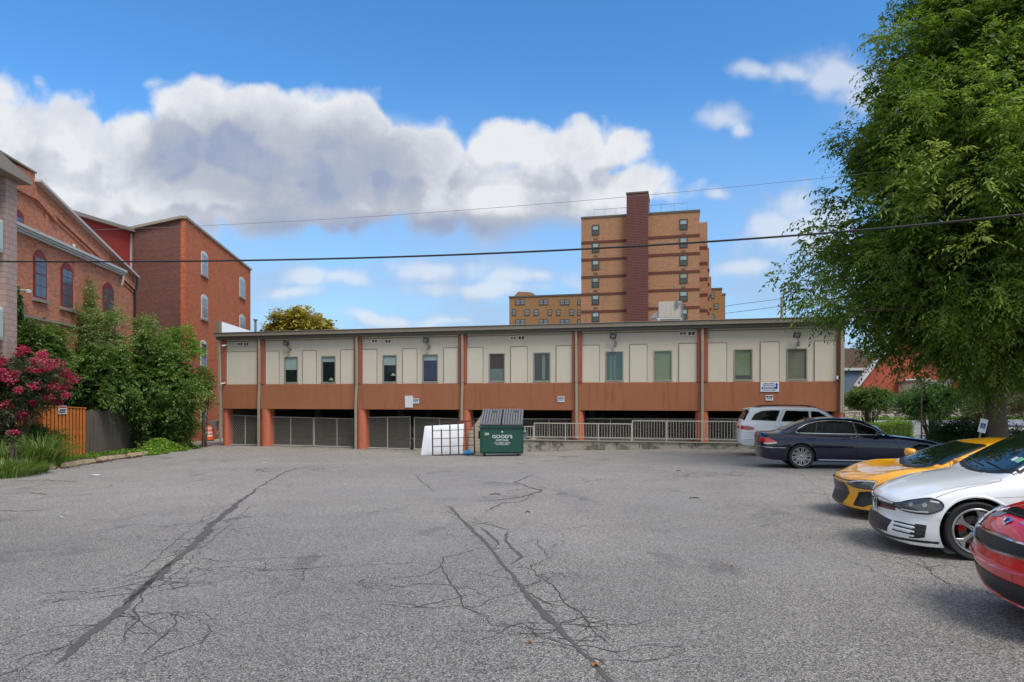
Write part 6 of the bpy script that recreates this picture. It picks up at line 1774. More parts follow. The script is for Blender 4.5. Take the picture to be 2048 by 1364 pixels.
    side_glass(c, [(1.44,.845),(2.2,.90),(2.75,.965)], [(1.46,.865),(1.78,.99),(2.15,1.085),(2.75,1.09)])
    side_glass(c, [(2.80,.99),(3.3,1.0)], [(2.80,1.09),(3.32,1.01)], nu=12)
    for x in (1.38, 2.75): c.strip('door_seam', MAT['seam'], [(x,-1.3,.2),(x,-1.3,.6),(x+.02,-1.3,.9)], .006, (0,1,0), .002, both=True)
    c.patch('side_blade', MAT['satin_black'], [(2.95,-1.3,.35),(3.12,-1.3,.35)], [(2.95,-1.3,.88),(3.12,-1.3,.88)], (0,1,0), .004, 6, 10, both=True)
    c.patch('tail_light', MAT['lamp_red'], [(4.25,-.85,.74),(4.38,-.5,.74)], [(4.25,-.85,.84),(4.38,-.5,.84)], None, .006, 8, 5, both=True)
    c.mirror(1.42, .86, .91, yel, B, .24, .13)
    c.wheels('pairs', MAT['alu'], MAT['wheel_gun'], None, 10)
coupe()

# ---- red small hatchback (nose only in view)
def mini():
    rz = ALPHA + R(1.5); L = 3.70
    rows = [(0,.20,.62,.45,.64,.56,.715,.36,.745),(.06,.165,.70,.45,.69,.62,.755,.40,.785),(.22,.15,.79,.48,.765,.68,.805,.44,.836),(.45,.155,.83,.5,.825,.72,.85,.46,.878),(.67,.16,.84,.52,.875,.735,.895,.48,.915),
            (1.0,.17,.84,.54,.93,.745,.945,.52,.965),(1.12,.17,.84,.54,.965,.745,1.005,.64,1.03),(1.45,.17,.84,.54,.98,.745,1.27,.59,1.31),(1.62,.17,.84,.54,.99,.745,1.345,.57,1.385),(2.2,.17,.84,.54,1.0,.74,1.36,.56,1.41),
            (3.1,.17,.84,.54,1.02,.73,1.33,.55,1.38),(3.45,.2,.82,.54,1.0,.70,1.15,.55,1.2),(3.62,.24,.78,.54,.95,.66,1.0,.5,1.04),(3.70,.3,.70,.54,.8,.6,.86,.45,.9)]
    red = paint_mat('red_car_paint', (205, 14, 26))
    c = Car('small_hatchback', 'red small hatchback with bonnet scoop and chrome grille at the right edge', red, rows, place(3.74, 5.28, rz, L), rz, (.66, 3.12), .305, .35, bendf=.24, fade=.8, rimr=.22,
            leanf=([.15,.3,.45,.6,.75],[.05,.0,-.04,.0,.05]))
    B = MAT['trim_black']; F = (1,0,0); CH = MAT['chrome']
    ugl = [(-1,-.53,.61),(-1,-.50,.585),(-1,-.38,.56),(-1,0,.54),(-1,.38,.56),(-1,.50,.585),(-1,.53,.61)]; ugu = [(-1,-.53,.61),(-1,-.47,.645),(-1,-.36,.655),(-1,0,.66),(-1,.36,.655),(-1,.47,.645),(-1,.53,.61)]
    # the grille band sits just under the bonnet lip
    gr = c.patch('grille', MAT['hex'], ugl, ugu, F, .004, 40, 8)
    c.strip('chrome_surround', CH, ugl + ugu[::-1] + [ugl[0]], .026, F, .008, parent=gr, h=.012)
    lgl = [(-1,-.60,.30),(-1,-.56,.225),(-1,-.40,.185),(-1,0,.175),(-1,.40,.185),(-1,.56,.225),(-1,.60,.30)]; lgu = [(-1,-.60,.31),(-1,-.55,.37),(-1,-.36,.36),(-1,0,.355),(-1,.36,.36),(-1,.55,.37),(-1,.60,.31)]
    lg = c.patch('lower_grille', MAT['hex'], lgl, lgu, F, .005, 40, 8)
    c.strip('lower_surround', red, lgl, .02, F, .006, parent=lg, h=.012)
    c.strip('lip_spoiler', MAT['satin_black'], [(-1,-.72,.19),(-1,-.4,.165),(-1,0,.155),(-1,.4,.165),(-1,.72,.19)], .04, F, .006, h=.012)
    c.strip('bumper_crease', red, [(-1,-.60,.465),(-1,-.3,.435),(-1,0,.425),(-1,.3,.435),(-1,.60,.465)], .03, F, .001, h=.012)
    c.strip('plate_recess', MAT['seam'], [(-1,-.27,.345),(-1,-.27,.42)], .004, F, .004); c.strip('plate_recess', MAT['seam'], [(-1,.27,.345),(-1,.27,.42)], .004, F, .004)
    for sg in (1, -1):
        q = lambda l: [(x, y*sg, z) for x, y, z in l]
        # oval headlamps lying back in the bonnet
        cx_, cy_, cz_ = .17, -.585, .74
        ell = [(cx_ + .14*cos(a) + .03*sin(a), sg*(cy_ - .115*sin(a)), cz_ + .075*cos(a)) for a in np.linspace(0, 2*pi, 33)]
        hl = c.patch('headlight', MAT['lamp_clear'], ell[16:33], ell[16::-1], None, .010, 16, 8)
        c.strip('chrome_bezel', CH, ell, .024, None, .012, parent=hl, h=.010)
        c.strip('bonnet_seam', MAT['seam'], q([(.05,-.50,.70),(.03,-.44,.705)]), .006, None, .004)
        c.strip('bonnet_stripe', M('silver_stripe', (150, 152, 156), .3, metal=.5) if sg == 1 else bpy.data.materials['silver_stripe'], q([(.10,-.23,1.5),(.5,-.26,1.5),(1.03,-.27,1.5)]), .17, (0,0,-1), .003)
    c.strip('bonnet_seam', MAT['seam'], [(.32,-.73,.80),(.7,-.76,.93),(1.05,-.75,.985)], .006, None, .003, both=True)
    # scoop
    g = MB(); 
    def sc_f(u, v):
        y = -.26 + .52*u; x = .19 + .28*v
        p, nn = c.snap((x, y, 2), (0,0,-1), 0)
        e = max(0, 1 - abs(2*u - 1)**4) * (1 - (2*v - .7)**2 if v > .35 else 1) 
        return tuple(p + Vector((0,0,.052*max(0, e) - .004)))
    g.grid(sc_f, 20, 10); sc_ = g.build('scoop', red, c.root, smooth=True)
    pts = []
    g = MB()
    def so_f(u, v):
        y = -.22 + .44*u; p, nn = c.snap((.182, y, 2), (0,0,-1), 0); e = max(0, 1 - abs(2*u-1)**4)
        return (p.x - .006 + .012*v, p.y, p.z + .006 + v*.040*e)
    g.grid(so_f, 16, 3); g.build('scoop_opening', MAT['seam'], sc_, fix=False)
    c.strip('scoop_rim', MAT['satin_black'], [(.17,-.25,2),(.158,0,2),(.17,.25,2)], .022, (0,0,-1), .004, parent=sc_, h=.01)
    # winged badge
    p, nn = c.snap((.085, 0, 2), (0,0,-1), .006)
    def bpt(y, q): a, b_ = c.snap((.085 + q, y, 2), (0,0,-1), .010); return a
    g = MB(); n0 = len(g.v)
    out = [(-.07,.022),(-.03,.018),(-.028,.03),(0,.036),(.028,.03),(.03,.018),(.07,.022),(.045,-.008),(.028,-.012),(0,-.034),(-.028,-.012),(-.045,-.008)]
    g.v = [tuple(bpt(0, 0))] + [tuple(bpt(a, b_ * .8)) for a, b_ in out]; g.f = [(0, i + 1, (i+1) % 12 + 1) for i in range(12)]; g.mi = [0]*12
    bd = g.build('badge', CH, c.root, fix=False)
    g = MB(); g.v = [tuple(bpt(0,0) + Vector((0,0,.003)))] + [tuple(bpt(.02*cos(a), .016*sin(a)) + Vector((0,0,.002))) for a in np.linspace(0, 2*pi, 17)[:-1]]; g.f = [(0, i+1, (i+1) % 16 + 1) for i in range(16)]; g.mi = [0]*16
    g.build('badge_disc', MAT['satin_black'], bd, fix=False)
    wl = [(1.14 + .10*(y/.66)**2, y, 3) for y in np.linspace(-.67, .67, 15)]; wu = [(1.58 + .04*(y/.55)**2, y, 3) for y in np.linspace(-.55, .55, 15)]
    c.patch('windscreen', MAT['car_glass'], wl, wu, (0,0,-1), .005, 24, 12)
    c.strip('screen_seal', B, wl + wu[::-1] + [wl[0]], .03, (0,0,-1), .006, h=.002)
    side_glass(c, [(1.35,1.02),(2.0,1.03),(2.35,1.03)], [(1.37,1.04),(1.60,1.24),(1.85,1.30),(2.35,1.31)])
    side_glass(c, [(2.4,1.03),(3.15,1.05)], [(2.4,1.31),(3.1,1.27)])
    c.strip('door_seam', MAT['seam'], [(1.25,-1.3,.25),(1.25,-1.3,.95)], .006, (0,1,0), .002, both=True)
    c.mirror(1.40, .75, 1.04, red, B, .2, .14)
    c.wheels('single', MAT['alu'], MAT['alu'], None, 7)
mini()

# ---- dark blue saloon
def saloon():
    rz = pi + ALPHA; L = 5.18
    rows = [(0,.22,.72,.5,.62,.64,.66,.4,.68),(.10,.20,.85,.5,.70,.74,.735,.45,.755),(.45,.19,.93,.55,.80,.82,.82,.5,.84),(.86,.2,.945,.55,.875,.84,.885,.52,.91),(1.45,.21,.95,.6,.945,.855,.955,.55,.985),(1.62,.21,.95,.6,.955,.855,.985,.72,1.01),
            (1.95,.21,.95,.6,.965,.855,1.18,.67,1.215),(2.35,.21,.95,.6,.975,.855,1.375,.61,1.41),(2.7,.21,.95,.6,.98,.855,1.425,.59,1.47),(3.15,.21,.95,.6,.985,.855,1.43,.585,1.484),(3.6,.21,.95,.6,.99,.855,1.39,.585,1.44),
            (4.05,.21,.95,.6,.995,.85,1.25,.60,1.295),(4.45,.22,.948,.6,1.0,.845,1.08,.66,1.105),(4.62,.23,.94,.6,1.0,.835,1.03,.66,1.05),(4.95,.25,.925,.6,.985,.81,1.01,.6,1.03),(5.10,.28,.87,.6,.93,.76,.99,.55,1.02),(5.18,.34,.80,.6,.84,.70,.93,.5,.95)]
    blue = paint_mat('navy_car_paint', (10, 12, 40), metal=0.0, rough=.25, spec=.15)
    hubX, hubY = 8.40, 19.8
    fw = Vector((-cos(rz), -sin(rz), 0)); near = Vector((-sin(rz), cos(rz), 0))
    tip = Vector((hubX, hubY, 0)) + fw * 4.0 - near * .93
    c = Car('saloon', 'dark navy blue saloon parked beside the white utility vehicle', blue, rows, place(tip.x, tip.y, rz, L), rz, (.86, 4.0), .352, .395, bendf=.25, bendr=.20, fade=.8, rimr=.258, tw=.245)
    B = MAT['trim_black']; CH = MAT['chrome']; S_ = (0, -1, 0); y = 1.3
    lo = [(x, y, z) for x, z in [(1.78,1.0),(2.4,1.01),(3.0,1.015),(3.6,1.02),(4.10,1.03)]]
    up = [(x, y, z) for x, z in [(1.80,1.015),(2.08,1.20),(2.40,1.325),(2.75,1.385),(3.2,1.395),(3.55,1.36),(3.85,1.27),(4.06,1.15),(4.13,1.06)]]
    gw = [(1.78, 2.55), (2.61, 3.50), (3.545, 4.12)]
    c.patch('side_window', MAT['car_glass'], lo, up, S_, .004, 60, 10, both=True)
    c.strip('chrome_surround', CH, lo + up[::-1] + [lo[0]], .026, S_, .007, both=True, h=.006)
    c.strip('window_pillar', B, [(2.50,y,1.01),(2.56,y,1.36)], .07, S_, .007, both=True, h=.004); c.strip('window_pillar', B, [(2.49,y,1.01),(2.555,y,1.37)], .006, S_, .013, both=True)
    c.strip('window_pillar', MAT['seam_grey'], [(3.60,y,1.02),(3.53,y,1.34)], .022, S_, .007, both=True, h=.003)
    for pts in ([(1.42,y,.30),(1.40,y,.6),(1.62,y,.97)], [(2.53,y,.30),(2.53,y,.7),(2.48,y,.98)], [(3.62,y,.36),(3.66,y,.6),(3.72,y,.78),(3.80,y,.97)]):
        c.strip('door_seam', MAT['seam'], pts, .008, S_, .002, both=True)
    c.strip('sill_strip', CH, [(1.35,y,.262),(2.5,y,.262),(3.55,y,.262)], .030, S_, .004, both=True, h=.006)
    c.strip('sill_cladding', MAT['satin_black'], [(1.30,y,.235),(3.58,y,.235)], .02, S_, .004, both=True)
    c.strip('bumper_trim', CH, [(4.42,y,.60),(4.7,y,.60),(5.0,y,.61),(5.14,.70,.62)], .022, None, .006, both=True, h=.006)
    c.strip('bumper_trim', CH, [(9,-.7,.62),(9,.7,.62)], .022, (-1,0,0), .006, h=.006)
    c.strip('bumper_seam', MAT['seam'], [(4.38,y,.62),(4.7,y,.665),(4.86,y,.67)], .007, S_, .002, both=True)
    for x in (2.70, 3.86 - .25):
        c.strip('door_handle', blue, [(x - .0,y,.875),(x + .11,y,.885),(x + .22,y,.875)], .035, S_, .004, both=True, h=.028)
    # fuel flap
    ff = [(4.28,y,.80),(4.28,y,.91),(4.47,y,.91),(4.47,y,.80),(4.28,y,.80)]; c.strip('fuel_flap_seam', MAT['seam'], ff, .006, S_, .002)
    tl = c.patch('tail_light', MAT['lamp_red'], [(4.70,.93,.775),(4.9,.93,.745),(5.07,.85,.745),(5.16,.62,.77)], [(4.74,.93,.81),(4.9,.90,.885),(5.05,.84,.90),(5.14,.62,.89)], None, .007, 20, 8, both=True)
    c.patch('indicator_lens', MAT['lamp_clear'], [(4.66,.93,.735),(4.88,.93,.70),(5.06,.86,.70)], [(4.69,.93,.765),(4.88,.93,.742),(5.06,.86,.742)], None, .007, 16, 4, both=True)
    c.strip('boot_seam', MAT['seam'], [(4.66,.70,1.06),(4.95,.70,1.03),(5.07,.72,.95),(5.08,.80,.90)], .008, None, .002, both=True)
    c.strip('boot_lip', blue, [(5.07,-.62,1.03),(5.10,0,1.04),(5.07,.62,1.03)], .09, None, .0, h=.02)
    c.strip('boot_chrome', CH, [(9,-.5,.86),(9,.5,.86)], .03, (-1,0,0), .006, h=.006)
    c.patch('number_plate', MAT['sign_white'], [(9,-.16,.70),(9,.16,.70)], [(9,-.16,.82),(9,.16,.82)], (-1,0,0), .012, 4, 4)
    # screens
    wl = [(1.66 + .14*(q/.72)**2, q, 3) for q in np.linspace(-.74, .74, 15)]; wu = [(2.40 + .06*(q/.55)**2, q, 3) for q in np.linspace(-.59, .59, 15)]
    c.patch('windscreen', MAT['car_glass'], wl, wu, (0,0,-1), .005, 24, 12); c.strip('screen_seal', B, wl + wu[::-1] + [wl[0]], .03, (0,0,-1), .006, h=.002)
    wl = [(4.50 - .08*(q/.66)**2, q, 3) for q in np.linspace(-.62, .62, 15)]; wu = [(3.72 - .05*(q/.55)**2, q, 3) for q in np.linspace(-.53, .53, 15)]
    c.patch('rear_window', MAT['car_glass'], wl, wu, (0,0,-1), .006, 24, 12); c.strip('screen_seal', B, wl + wu[::-1] + [wl[0]], .03, (0,0,-1), .007, h=.002)
    MB().prism([(3.58,0),(3.80,0),(3.78,.05)], lambda a, b_, t: (a, t, 1.435 + b_), -.02, .02).build('antenna_fin', blue, c.root)
    c.patch('headlight', MAT['lamp_smoke'], [(.12,.52,.60),(.25,.80,.60),(.55,.93,.66)], [(.16,.52,.69),(.35,.78,.75),(.60,.90,.75)], None, .006, 14, 6, both=True)
    for sg in (1, -1):
        gk = c.patch('kidney_grille', MAT['satin_black'], [(-1,sg*.05,.50),(-1,sg*.27,.50)], [(-1,sg*.05,.64),(-1,sg*.27,.63)], (1,0,0), .006, 8, 6)
        c.strip('chrome_surround', CH, [(-1,sg*.05,.50),(-1,sg*.27,.50),(-1,sg*.27,.63),(-1,sg*.05,.64),(-1,sg*.05,.50)], .014, (1,0,0), .009, parent=gk, h=.006)
    c.strip('bonnet_seam', MAT['seam'], [(.55,.80,.82),(1.0,.84,.91),(1.55,.83,.975)], .007, None, .002, both=True)
    c.strip('lower_intake', MAT['satin_black'], [(-1,-.6,.33),(-1,.6,.33)], .12, (1,0,0), .005)
    c.mirror(1.98, .86, 1.04, blue, B, .22, .15)
    c.wheels('pairs', MAT['alu'], MAT['alu_bright'], None, 10)
saloon()

# ---- white sport utility vehicle
def suv():
    rz = pi + ALPHA; L = 5.11
    rows = [(0,.30,.76,.6,.88,.70,.94,.45,.97),(.12,.28,.88,.65,.99,.78,1.03,.5,1.05),(.5,.28,.94,.7,1.08,.84,1.11,.55,1.13),(1.3,.28,.96,.7,1.14,.86,1.16,.6,1.19),(1.42,.28,.96,.7,1.15,.86,1.2,.74,1.22),(1.8,.28,.96,.7,1.16,.86,1.45,.70,1.48),
            (2.1,.28,.96,.7,1.17,.86,1.63,.67,1.67),(2.4,.28,.96,.7,1.17,.86,1.70,.66,1.745),(3.4,.28,.96,.7,1.18,.86,1.72,.66,1.775),(4.5,.28,.958,.7,1.2,.855,1.695,.65,1.75),(4.68,.29,.955,.7,1.2,.85,1.64,.66,1.71),(4.88,.30,.945,.7,1.2,.84,1.45,.69,1.49),
            (5.0,.32,.93,.7,1.16,.83,1.24,.68,1.28),(5.06,.35,.90,.7,1.05,.80,1.14,.62,1.17),(5.11,.42,.84,.7,.95,.74,1.02,.55,1.05)]
    white = paint_mat('white_suv_paint', (226, 228, 231))
    fw = Vector((-cos(rz), -sin(rz), 0)); near = Vector((-sin(rz), cos(rz), 0))
    rear = Vector((8.72, 26.0, 0)); tip = rear + fw * 5.02 - near * .90
    loc = place(tip.x, tip.y, rz, L)
    c = Car('utility_vehicle', 'white sport utility vehicle behind the dark blue saloon', white, rows, (loc[0], loc[1], loc[2] + .08), rz, (.90, 3.94), .39, .44, bendf=.22, bendr=.12, fade=.7, rimr=.26, tw=.255)
    B = MAT['trim_black']; S_ = (0,-1,0); y = 1.3; G = MAT['car_glass']
    def sw(lo, up, nu=20):
        L_ = [(x, y, z) for x, z in lo]; U_ = [(x, y, z) for x, z in up]
        c.patch('side_window', G, L_, U_, S_, .004, nu, 8, both=True); c.strip('window_trim', B, L_ + U_[::-1] + [L_[0]], .022, S_, .006, both=True, h=.004)
    sw([(1.72,1.20),(2.5,1.22)], [(1.76,1.22),(2.05,1.46),(2.25,1.58),(2.5,1.60)])
    sw([(2.60,1.22),(3.56,1.23)], [(2.60,1.60),(3.38,1.62)])
    sw([(3.76,1.24),(4.64,1.27)], [(3.60,1.62),(3.9,1.63),(4.25,1.60),(4.50,1.48)])
    c.patch('rear_window', G, [(9,-.66,1.30),(9,.66,1.30)], [(9,-.60,1.64),(9,.60,1.64)], (-1,0,0), .006, 20, 8)
    # glass wraps to the side at the tailgate
    c.patch('rear_window', MAT['car_glass'], [(4.90,.84,1.26),(4.98,.72,1.30)], [(4.70,.74,1.62),(4.78,.62,1.66)], None, .007, 8, 10, both=True)
    g = MB(); g.prism([(4.42,1.745),(4.66,1.735),(4.92,1.69),(4.90,1.655),(4.6,1.68)], lambda a, b_, t: (a, t, b_), -.62, .62); g.build('spoiler', white, c.root, bevel=.01)
    for sg in (1, -1):
        g = MB(); g.tube([(2.3,sg*.60,1.74),(2.5,sg*.61,1.81),(3.4,sg*.61,1.83),(4.2,sg*.60,1.80),(4.4,sg*.59,1.75)], .016, 8); g.build('roof_rail', MAT['satin_black'], c.root, smooth=True)
    c.patch('tail_light', MAT['lamp_red'], [(4.55,.95,.90),(4.75,.95,.88),(4.95,.93,.90),(5.06,.80,.92)], [(4.54,.95,.98),(4.75,.95,1.04),(4.95,.92,1.06),(5.03,.80,1.06)], None, .007, 18, 7, both=True)
    c.strip('tail_light', MAT['lamp_red'], [(9,-.7,.99),(9,.7,.99)], .09, (-1,0,0), .008)
    for pts in ([(1.6,y,.35),(1.6,y,1.12)], [(2.55,y,.35),(2.55,y,1.18),(2.55,y,1.62)], [(3.44,y,.9),(3.52,y,1.0),(3.66,y,1.2),(3.47,y,1.66)]):
        c.strip('door_seam', MAT['seam_grey'], pts, .008, S_, .002, both=True)
    c.strip('bumper_seam', MAT['seam_grey'], [(4.45,y,.86),(4.55,y,.80),(4.8,y,.80),(5.0,.9,.80)], .006, None, .002, both=True)
    c.strip('bumper_crease', white, [(4.45,y,.58),(4.8,y,.53),(5.02,.9,.52)], .06, None, .0, both=True, h=.02)
    c.strip('lower_trim', MAT['satin_black'], [(1.4,y,.33),(3.5,y,.33)], .09, S_, .004, both=True)
    for x in (2.75, 3.62): c.strip('door_handle', white, [(x,y,1.03),(x+.2,y,1.03)], .035, S_, .004, both=True, h=.025)
    c.patch('number_plate', MAT['sign_white'], [(9,-.16,.74),(9,.16,.74)], [(9,-.16,.86),(9,.16,.86)], (-1,0,0), .012, 4, 4)
    wl = [(1.46 + .14*(q/.72)**2, q, 3) for q in np.linspace(-.76, .76, 15)]; wu = [(2.22 + .05*(q/.55)**2, q, 3) for q in np.linspace(-.63, .63, 15)]
    c.patch('windscreen', G, wl, wu, (0,0,-1), .005, 20, 10); c.strip('screen_seal', B, wl + wu[::-1] + [wl[0]], .03, (0,0,-1), .006, h=.002)
    c.patch('headlight', MAT['lamp_smoke'], [(.12,.55,.90),(.5,.93,.92)], [(.16,.55,1.0),(.5,.88,1.04)], None, .006, 12, 6, both=True)
    c.patch('grille', MAT['satin_black'], [(-1,-.5,.68),(-1,.5,.68)], [(-1,-.5,.90),(-1,.5,.90)], (1,0,0), .006, 14, 6)
    c.mirror(1.86, .87, 1.25, white, B, .22, .2)
    c.wheels('single', MAT['alu'], MAT['wheel_gun'], None, 10)
suv()
# ------------------------------------------------------------------ vegetation
def leaf_obj(name, mat, parent, C_, D_, size, asp, rnd, up=None, loc=None):
    """one mesh of folded leaf blades. C_: centres, D_: blade directions"""
    n_ = len(C_); D_ = D_ / np.maximum(1e-6, np.linalg.norm(D_, axis=1))[:, None]
    if up is None: up = rng.normal(0, .55, (n_, 3)) + np.array([0, 0, 1.0])
    S_ = np.cross(D_, up); S_ /= np.maximum(1e-6, np.linalg.norm(S_, axis=1))[:, None]
    N_ = np.cross(S_, D_)
    sz = np.broadcast_to(np.asarray(size, float), (n_,))[:, None]
    w_ = sz * asp * .5
    base = C_ - D_ * sz * .5; tip = C_ + D_ * sz * .5 - N_ * sz * .10
    m1 = C_ - D_ * sz * .06 + S_ * w_ + N_ * sz * .07; m2 = C_ - D_ * sz * .06 - S_ * w_ + N_ * sz * .07
    V = np.stack([base, m1, tip, m2], 1).reshape(-1, 3)
    me = bpy.data.meshes.new(name); me.vertices.add(4 * n_); me.vertices.foreach_set('co', V.ravel())
    idx = np.arange(n_)[:, None] * 4
    tri = np.concatenate([idx + [0, 1, 2], idx + [0, 2, 3]], 1).reshape(-1)
    me.loops.add(6 * n_); me.loops.foreach_set('vertex_index', tri.astype(np.int32))
    me.polygons.add(2 * n_); me.polygons.foreach_set('loop_start', (np.arange(2 * n_) * 3).astype(np.int32))
    me.update(calc_edges=True); me.validate()
    a = me.attributes.new('rnd', 'FLOAT', 'FACE'); a.data.foreach_set('value', np.repeat(np.clip(rnd, 0, 1), 2).astype(np.float32))
    me.materials.append(mat)
    o = bpy.data.objects.new(name, me); COL.objects.link(o)
    if parent is not None: o.parent = parent
    return o
def unit(v): return v / np.maximum(1e-6, np.linalg.norm(v, axis=-1, keepdims=True))
def sprays(centres, cr, centre0, ntw, nl, tl, size, asp, mat, parent, name='foliage', droop=.5, bright=0.0, spread=.75):
    """leafy twigs leaving clump centres outward from centre0"""
    C_ = np.asarray(centres); K_ = len(C_); cr = np.broadcast_to(cr, (K_,))
    out = unit(C_ - np.asarray(centre0)); 
    o_ = rng.normal(0, 1, (K_, ntw, 3)); st = C_[:, None] + unit(o_) * (cr[:, None, None] * rng.random((K_, ntw, 1)) ** .45)
    dr = unit(out[:, None] * .7 + rng.normal(0, spread, (K_, ntw, 3)) + np.array([0, 0, .15]))
    T = tl * rng.uniform(.55, 1.25, (K_, ntw, 1))
    t = np.linspace(.08, 1, nl)[None, None, :, None]
    pos = st[:, :, None] + dr[:, :, None] * T[:, :, None] * t + np.array([0, 0, -1.0]) * droop * T[:, :, None] * t ** 2 * .8
    tan = unit(dr[:, :, None] + np.array([0, 0, -1.0]) * droop * t * 1.6)
    side = unit(np.cross(np.broadcast_to(tan, pos.shape), np.array([0, 0, 1.0]) + 0 * pos))
    sg = np.where(np.arange(nl) % 2 == 0, 1.0, -1.0)[None, None, :, None]
    LD = unit(tan * .75 + side * sg * .8 + np.array([0, 0, -.35]) + rng.normal(0, .28, pos.shape))
    sz = size * rng.uniform(.65, 1.25, pos.shape[:3])
    P_ = pos + LD * sz[..., None] * .55
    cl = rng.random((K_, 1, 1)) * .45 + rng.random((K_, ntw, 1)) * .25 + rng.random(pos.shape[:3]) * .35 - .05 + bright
    return leaf_obj(name, mat, parent, P_.reshape(-1, 3), LD.reshape(-1, 3), sz.ravel(), asp, cl.ravel())
MAT['bark'] = M('tree_bark', (92, 80, 70), .95, var=.35, vs=7, bump=1.0, bs=30)
MAT['bark_dark'] = M('shrub_bark', (84, 72, 60), .95, var=.3, vs=9)
GL = dict(
 big=leaf_mat('big_tree_leaf', (54, 80, 26), (102, 130, 50), (160, 176, 90), .5),
 shrub=leaf_mat('shrub_leaf', (52, 80, 32), (98, 126, 56), (152, 170, 98), .40),
 bright=leaf_mat('bright_leaf', (62, 100, 28), (108, 148, 48), (156, 184, 80), .4),
 olive=leaf_mat('sapling_leaf', (74, 98, 48), (118, 140, 76), (160, 174, 112), .36),
 dark=leaf_mat('hedge_leaf', (28, 54, 18), (52, 88, 32), (88, 124, 50), .3),
 myrtle=leaf_mat('myrtle_leaf', (44, 58, 38), (78, 90, 60), (120, 124, 92), .3),
 autumn=leaf_mat('autumn_leaf', (120, 116, 44), (168, 158, 66), (198, 168, 88), .3),
 pink=leaf_mat('myrtle_blossom', (122, 24, 50), (178, 44, 80), (206, 104, 132), .3),
 grass=leaf_mat('grass_blade', (70, 96, 36), (112, 138, 60), (176, 188, 120), .35),
 brown=leaf_mat('dry_shrub_leaf', (62, 58, 38), (92, 84, 56), (124, 108, 78), .25))

def limbs(g, base, top_r, ends, r0, trunk_top, wob=.15):
    base = Vector(base); tt_ = Vector(trunk_top)
    g.tube([base, base.lerp(tt_, .3) + Vector((wob*.2, 0, 0)), base.lerp(tt_, .7), tt_], [r0 * 1.25, r0, r0 * .9, r0 * .8], 12)
    for e in ends:
        e = Vector(e); h_ = Vector((tt_.x, tt_.y, tt_.z + (e.z - tt_.z) * random.uniform(.0, .45)))
        m_ = h_.lerp(e, .5) + Vector((random.uniform(-wob, wob), random.uniform(-wob, wob), .12 * (e - h_).length))
        r1 = r0 * random.uniform(.22, .4)
        g.tube([tt_ if h_.z - tt_.z < .3 else tt_.lerp(h_, .5), h_, m_, e], [r1 * 1.5, r1 * 1.1, r1 * .6, r1 * .15], 6, caps=False)

# --- the large tree at right
def big_tree():
    bx, by = PX(1997, 20.0), 20.0; b0 = gz(bx, by)
    t = thing('large_tree', 'large dense green shade tree overhanging the right side above the cars', 'tree', (bx, by, b0))
    prof_z = [1.9, 2.6, 3.3, 4.2, 5.3, 6.3, 7.3, 8.4, 9.6, 10.8, 12.0, 13.3, 15, 16.5, 17.6]
    prof_r = [.6, 1.7, 3.1, 4.2, 5.1, 5.4, 5.2, 5.0, 4.75, 4.2, 3.6, 2.7, 2.4, 1.8, .6]
    K_ = 960; z = []; 
    pr = lambda q: np.interp(q, prof_z, prof_r)
    zz = rng.uniform(2.0, 17.2, K_ * 3); acc = rng.random(K_ * 3) < (pr(zz) / 6.2) ** 1.3; zz = zz[acc][:K_]
    K_ = len(zz); th = rng.uniform(0, 2*pi, K_)
    lobes = 1 + .10 * np.sin(th * 3 + zz * .9) + .08 * np.sin(th * 7 - zz * 1.7) + .09 * np.sin(zz * 2.6 + th * 1.5 + 1.2) + .02
    f = rng.random(K_) ** .42; f = .30 + .70 * f
    r_ = np.maximum(.2, pr(zz) * lobes * f - .38)
    C_ = np.stack([r_ * np.cos(th), r_ * np.sin(th), zz - b0 - .15 * r_ * (f > .8)], 1)
    near = C_[:, 1] < 1.5
    cr = rng.uniform(.30, .62, K_)
    c0 = np.array([0, 0, 5.0])
    sprays(C_[near], cr[near], c0, 27, 11, .62, .125, .34, GL['big'], t, droop=.55)
    sprays(C_[~near], cr[~near], c0, 16, 9, .62, .15, .45, GL['big'], t, droop=.55)
    # dense inner leafage so the crown is not see-through
    K2 = 520; th2 = rng.uniform(0, 2*pi, K2); z2 = rng.uniform(3.2, 14.5, K2); r2 = pr(z2) * rng.random(K2) ** .5 * .72
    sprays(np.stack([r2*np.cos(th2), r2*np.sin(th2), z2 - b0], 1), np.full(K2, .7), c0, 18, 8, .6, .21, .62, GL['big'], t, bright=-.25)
    # nearer hanging sprays toward the camera on the right
    K3 = 110; th3 = rng.uniform(pi * 1.18, pi * 1.75, K3); z3 = rng.uniform(2.6, 9.5, K3); r3 = pr(z3) * rng.uniform(.95, 1.12, K3) - .2
    sprays(np.stack([r3*np.cos(th3), r3*np.sin(th3), z3 - b0], 1), np.full(K3, .3), c0, 12, 12, .75, .15, .32, GL['big'], t, droop=.6, bright=.18)
    g = MB(); ends = [tuple(C_[i]) for i in rng.choice(K_, 60, replace=False)]
    limbs(g, (0, 0, -.1), .2, ends, .27, (-.1, .1, 2.9), .3)
    g.build('trunk', MAT['bark'], t, smooth=True)
big_tree()

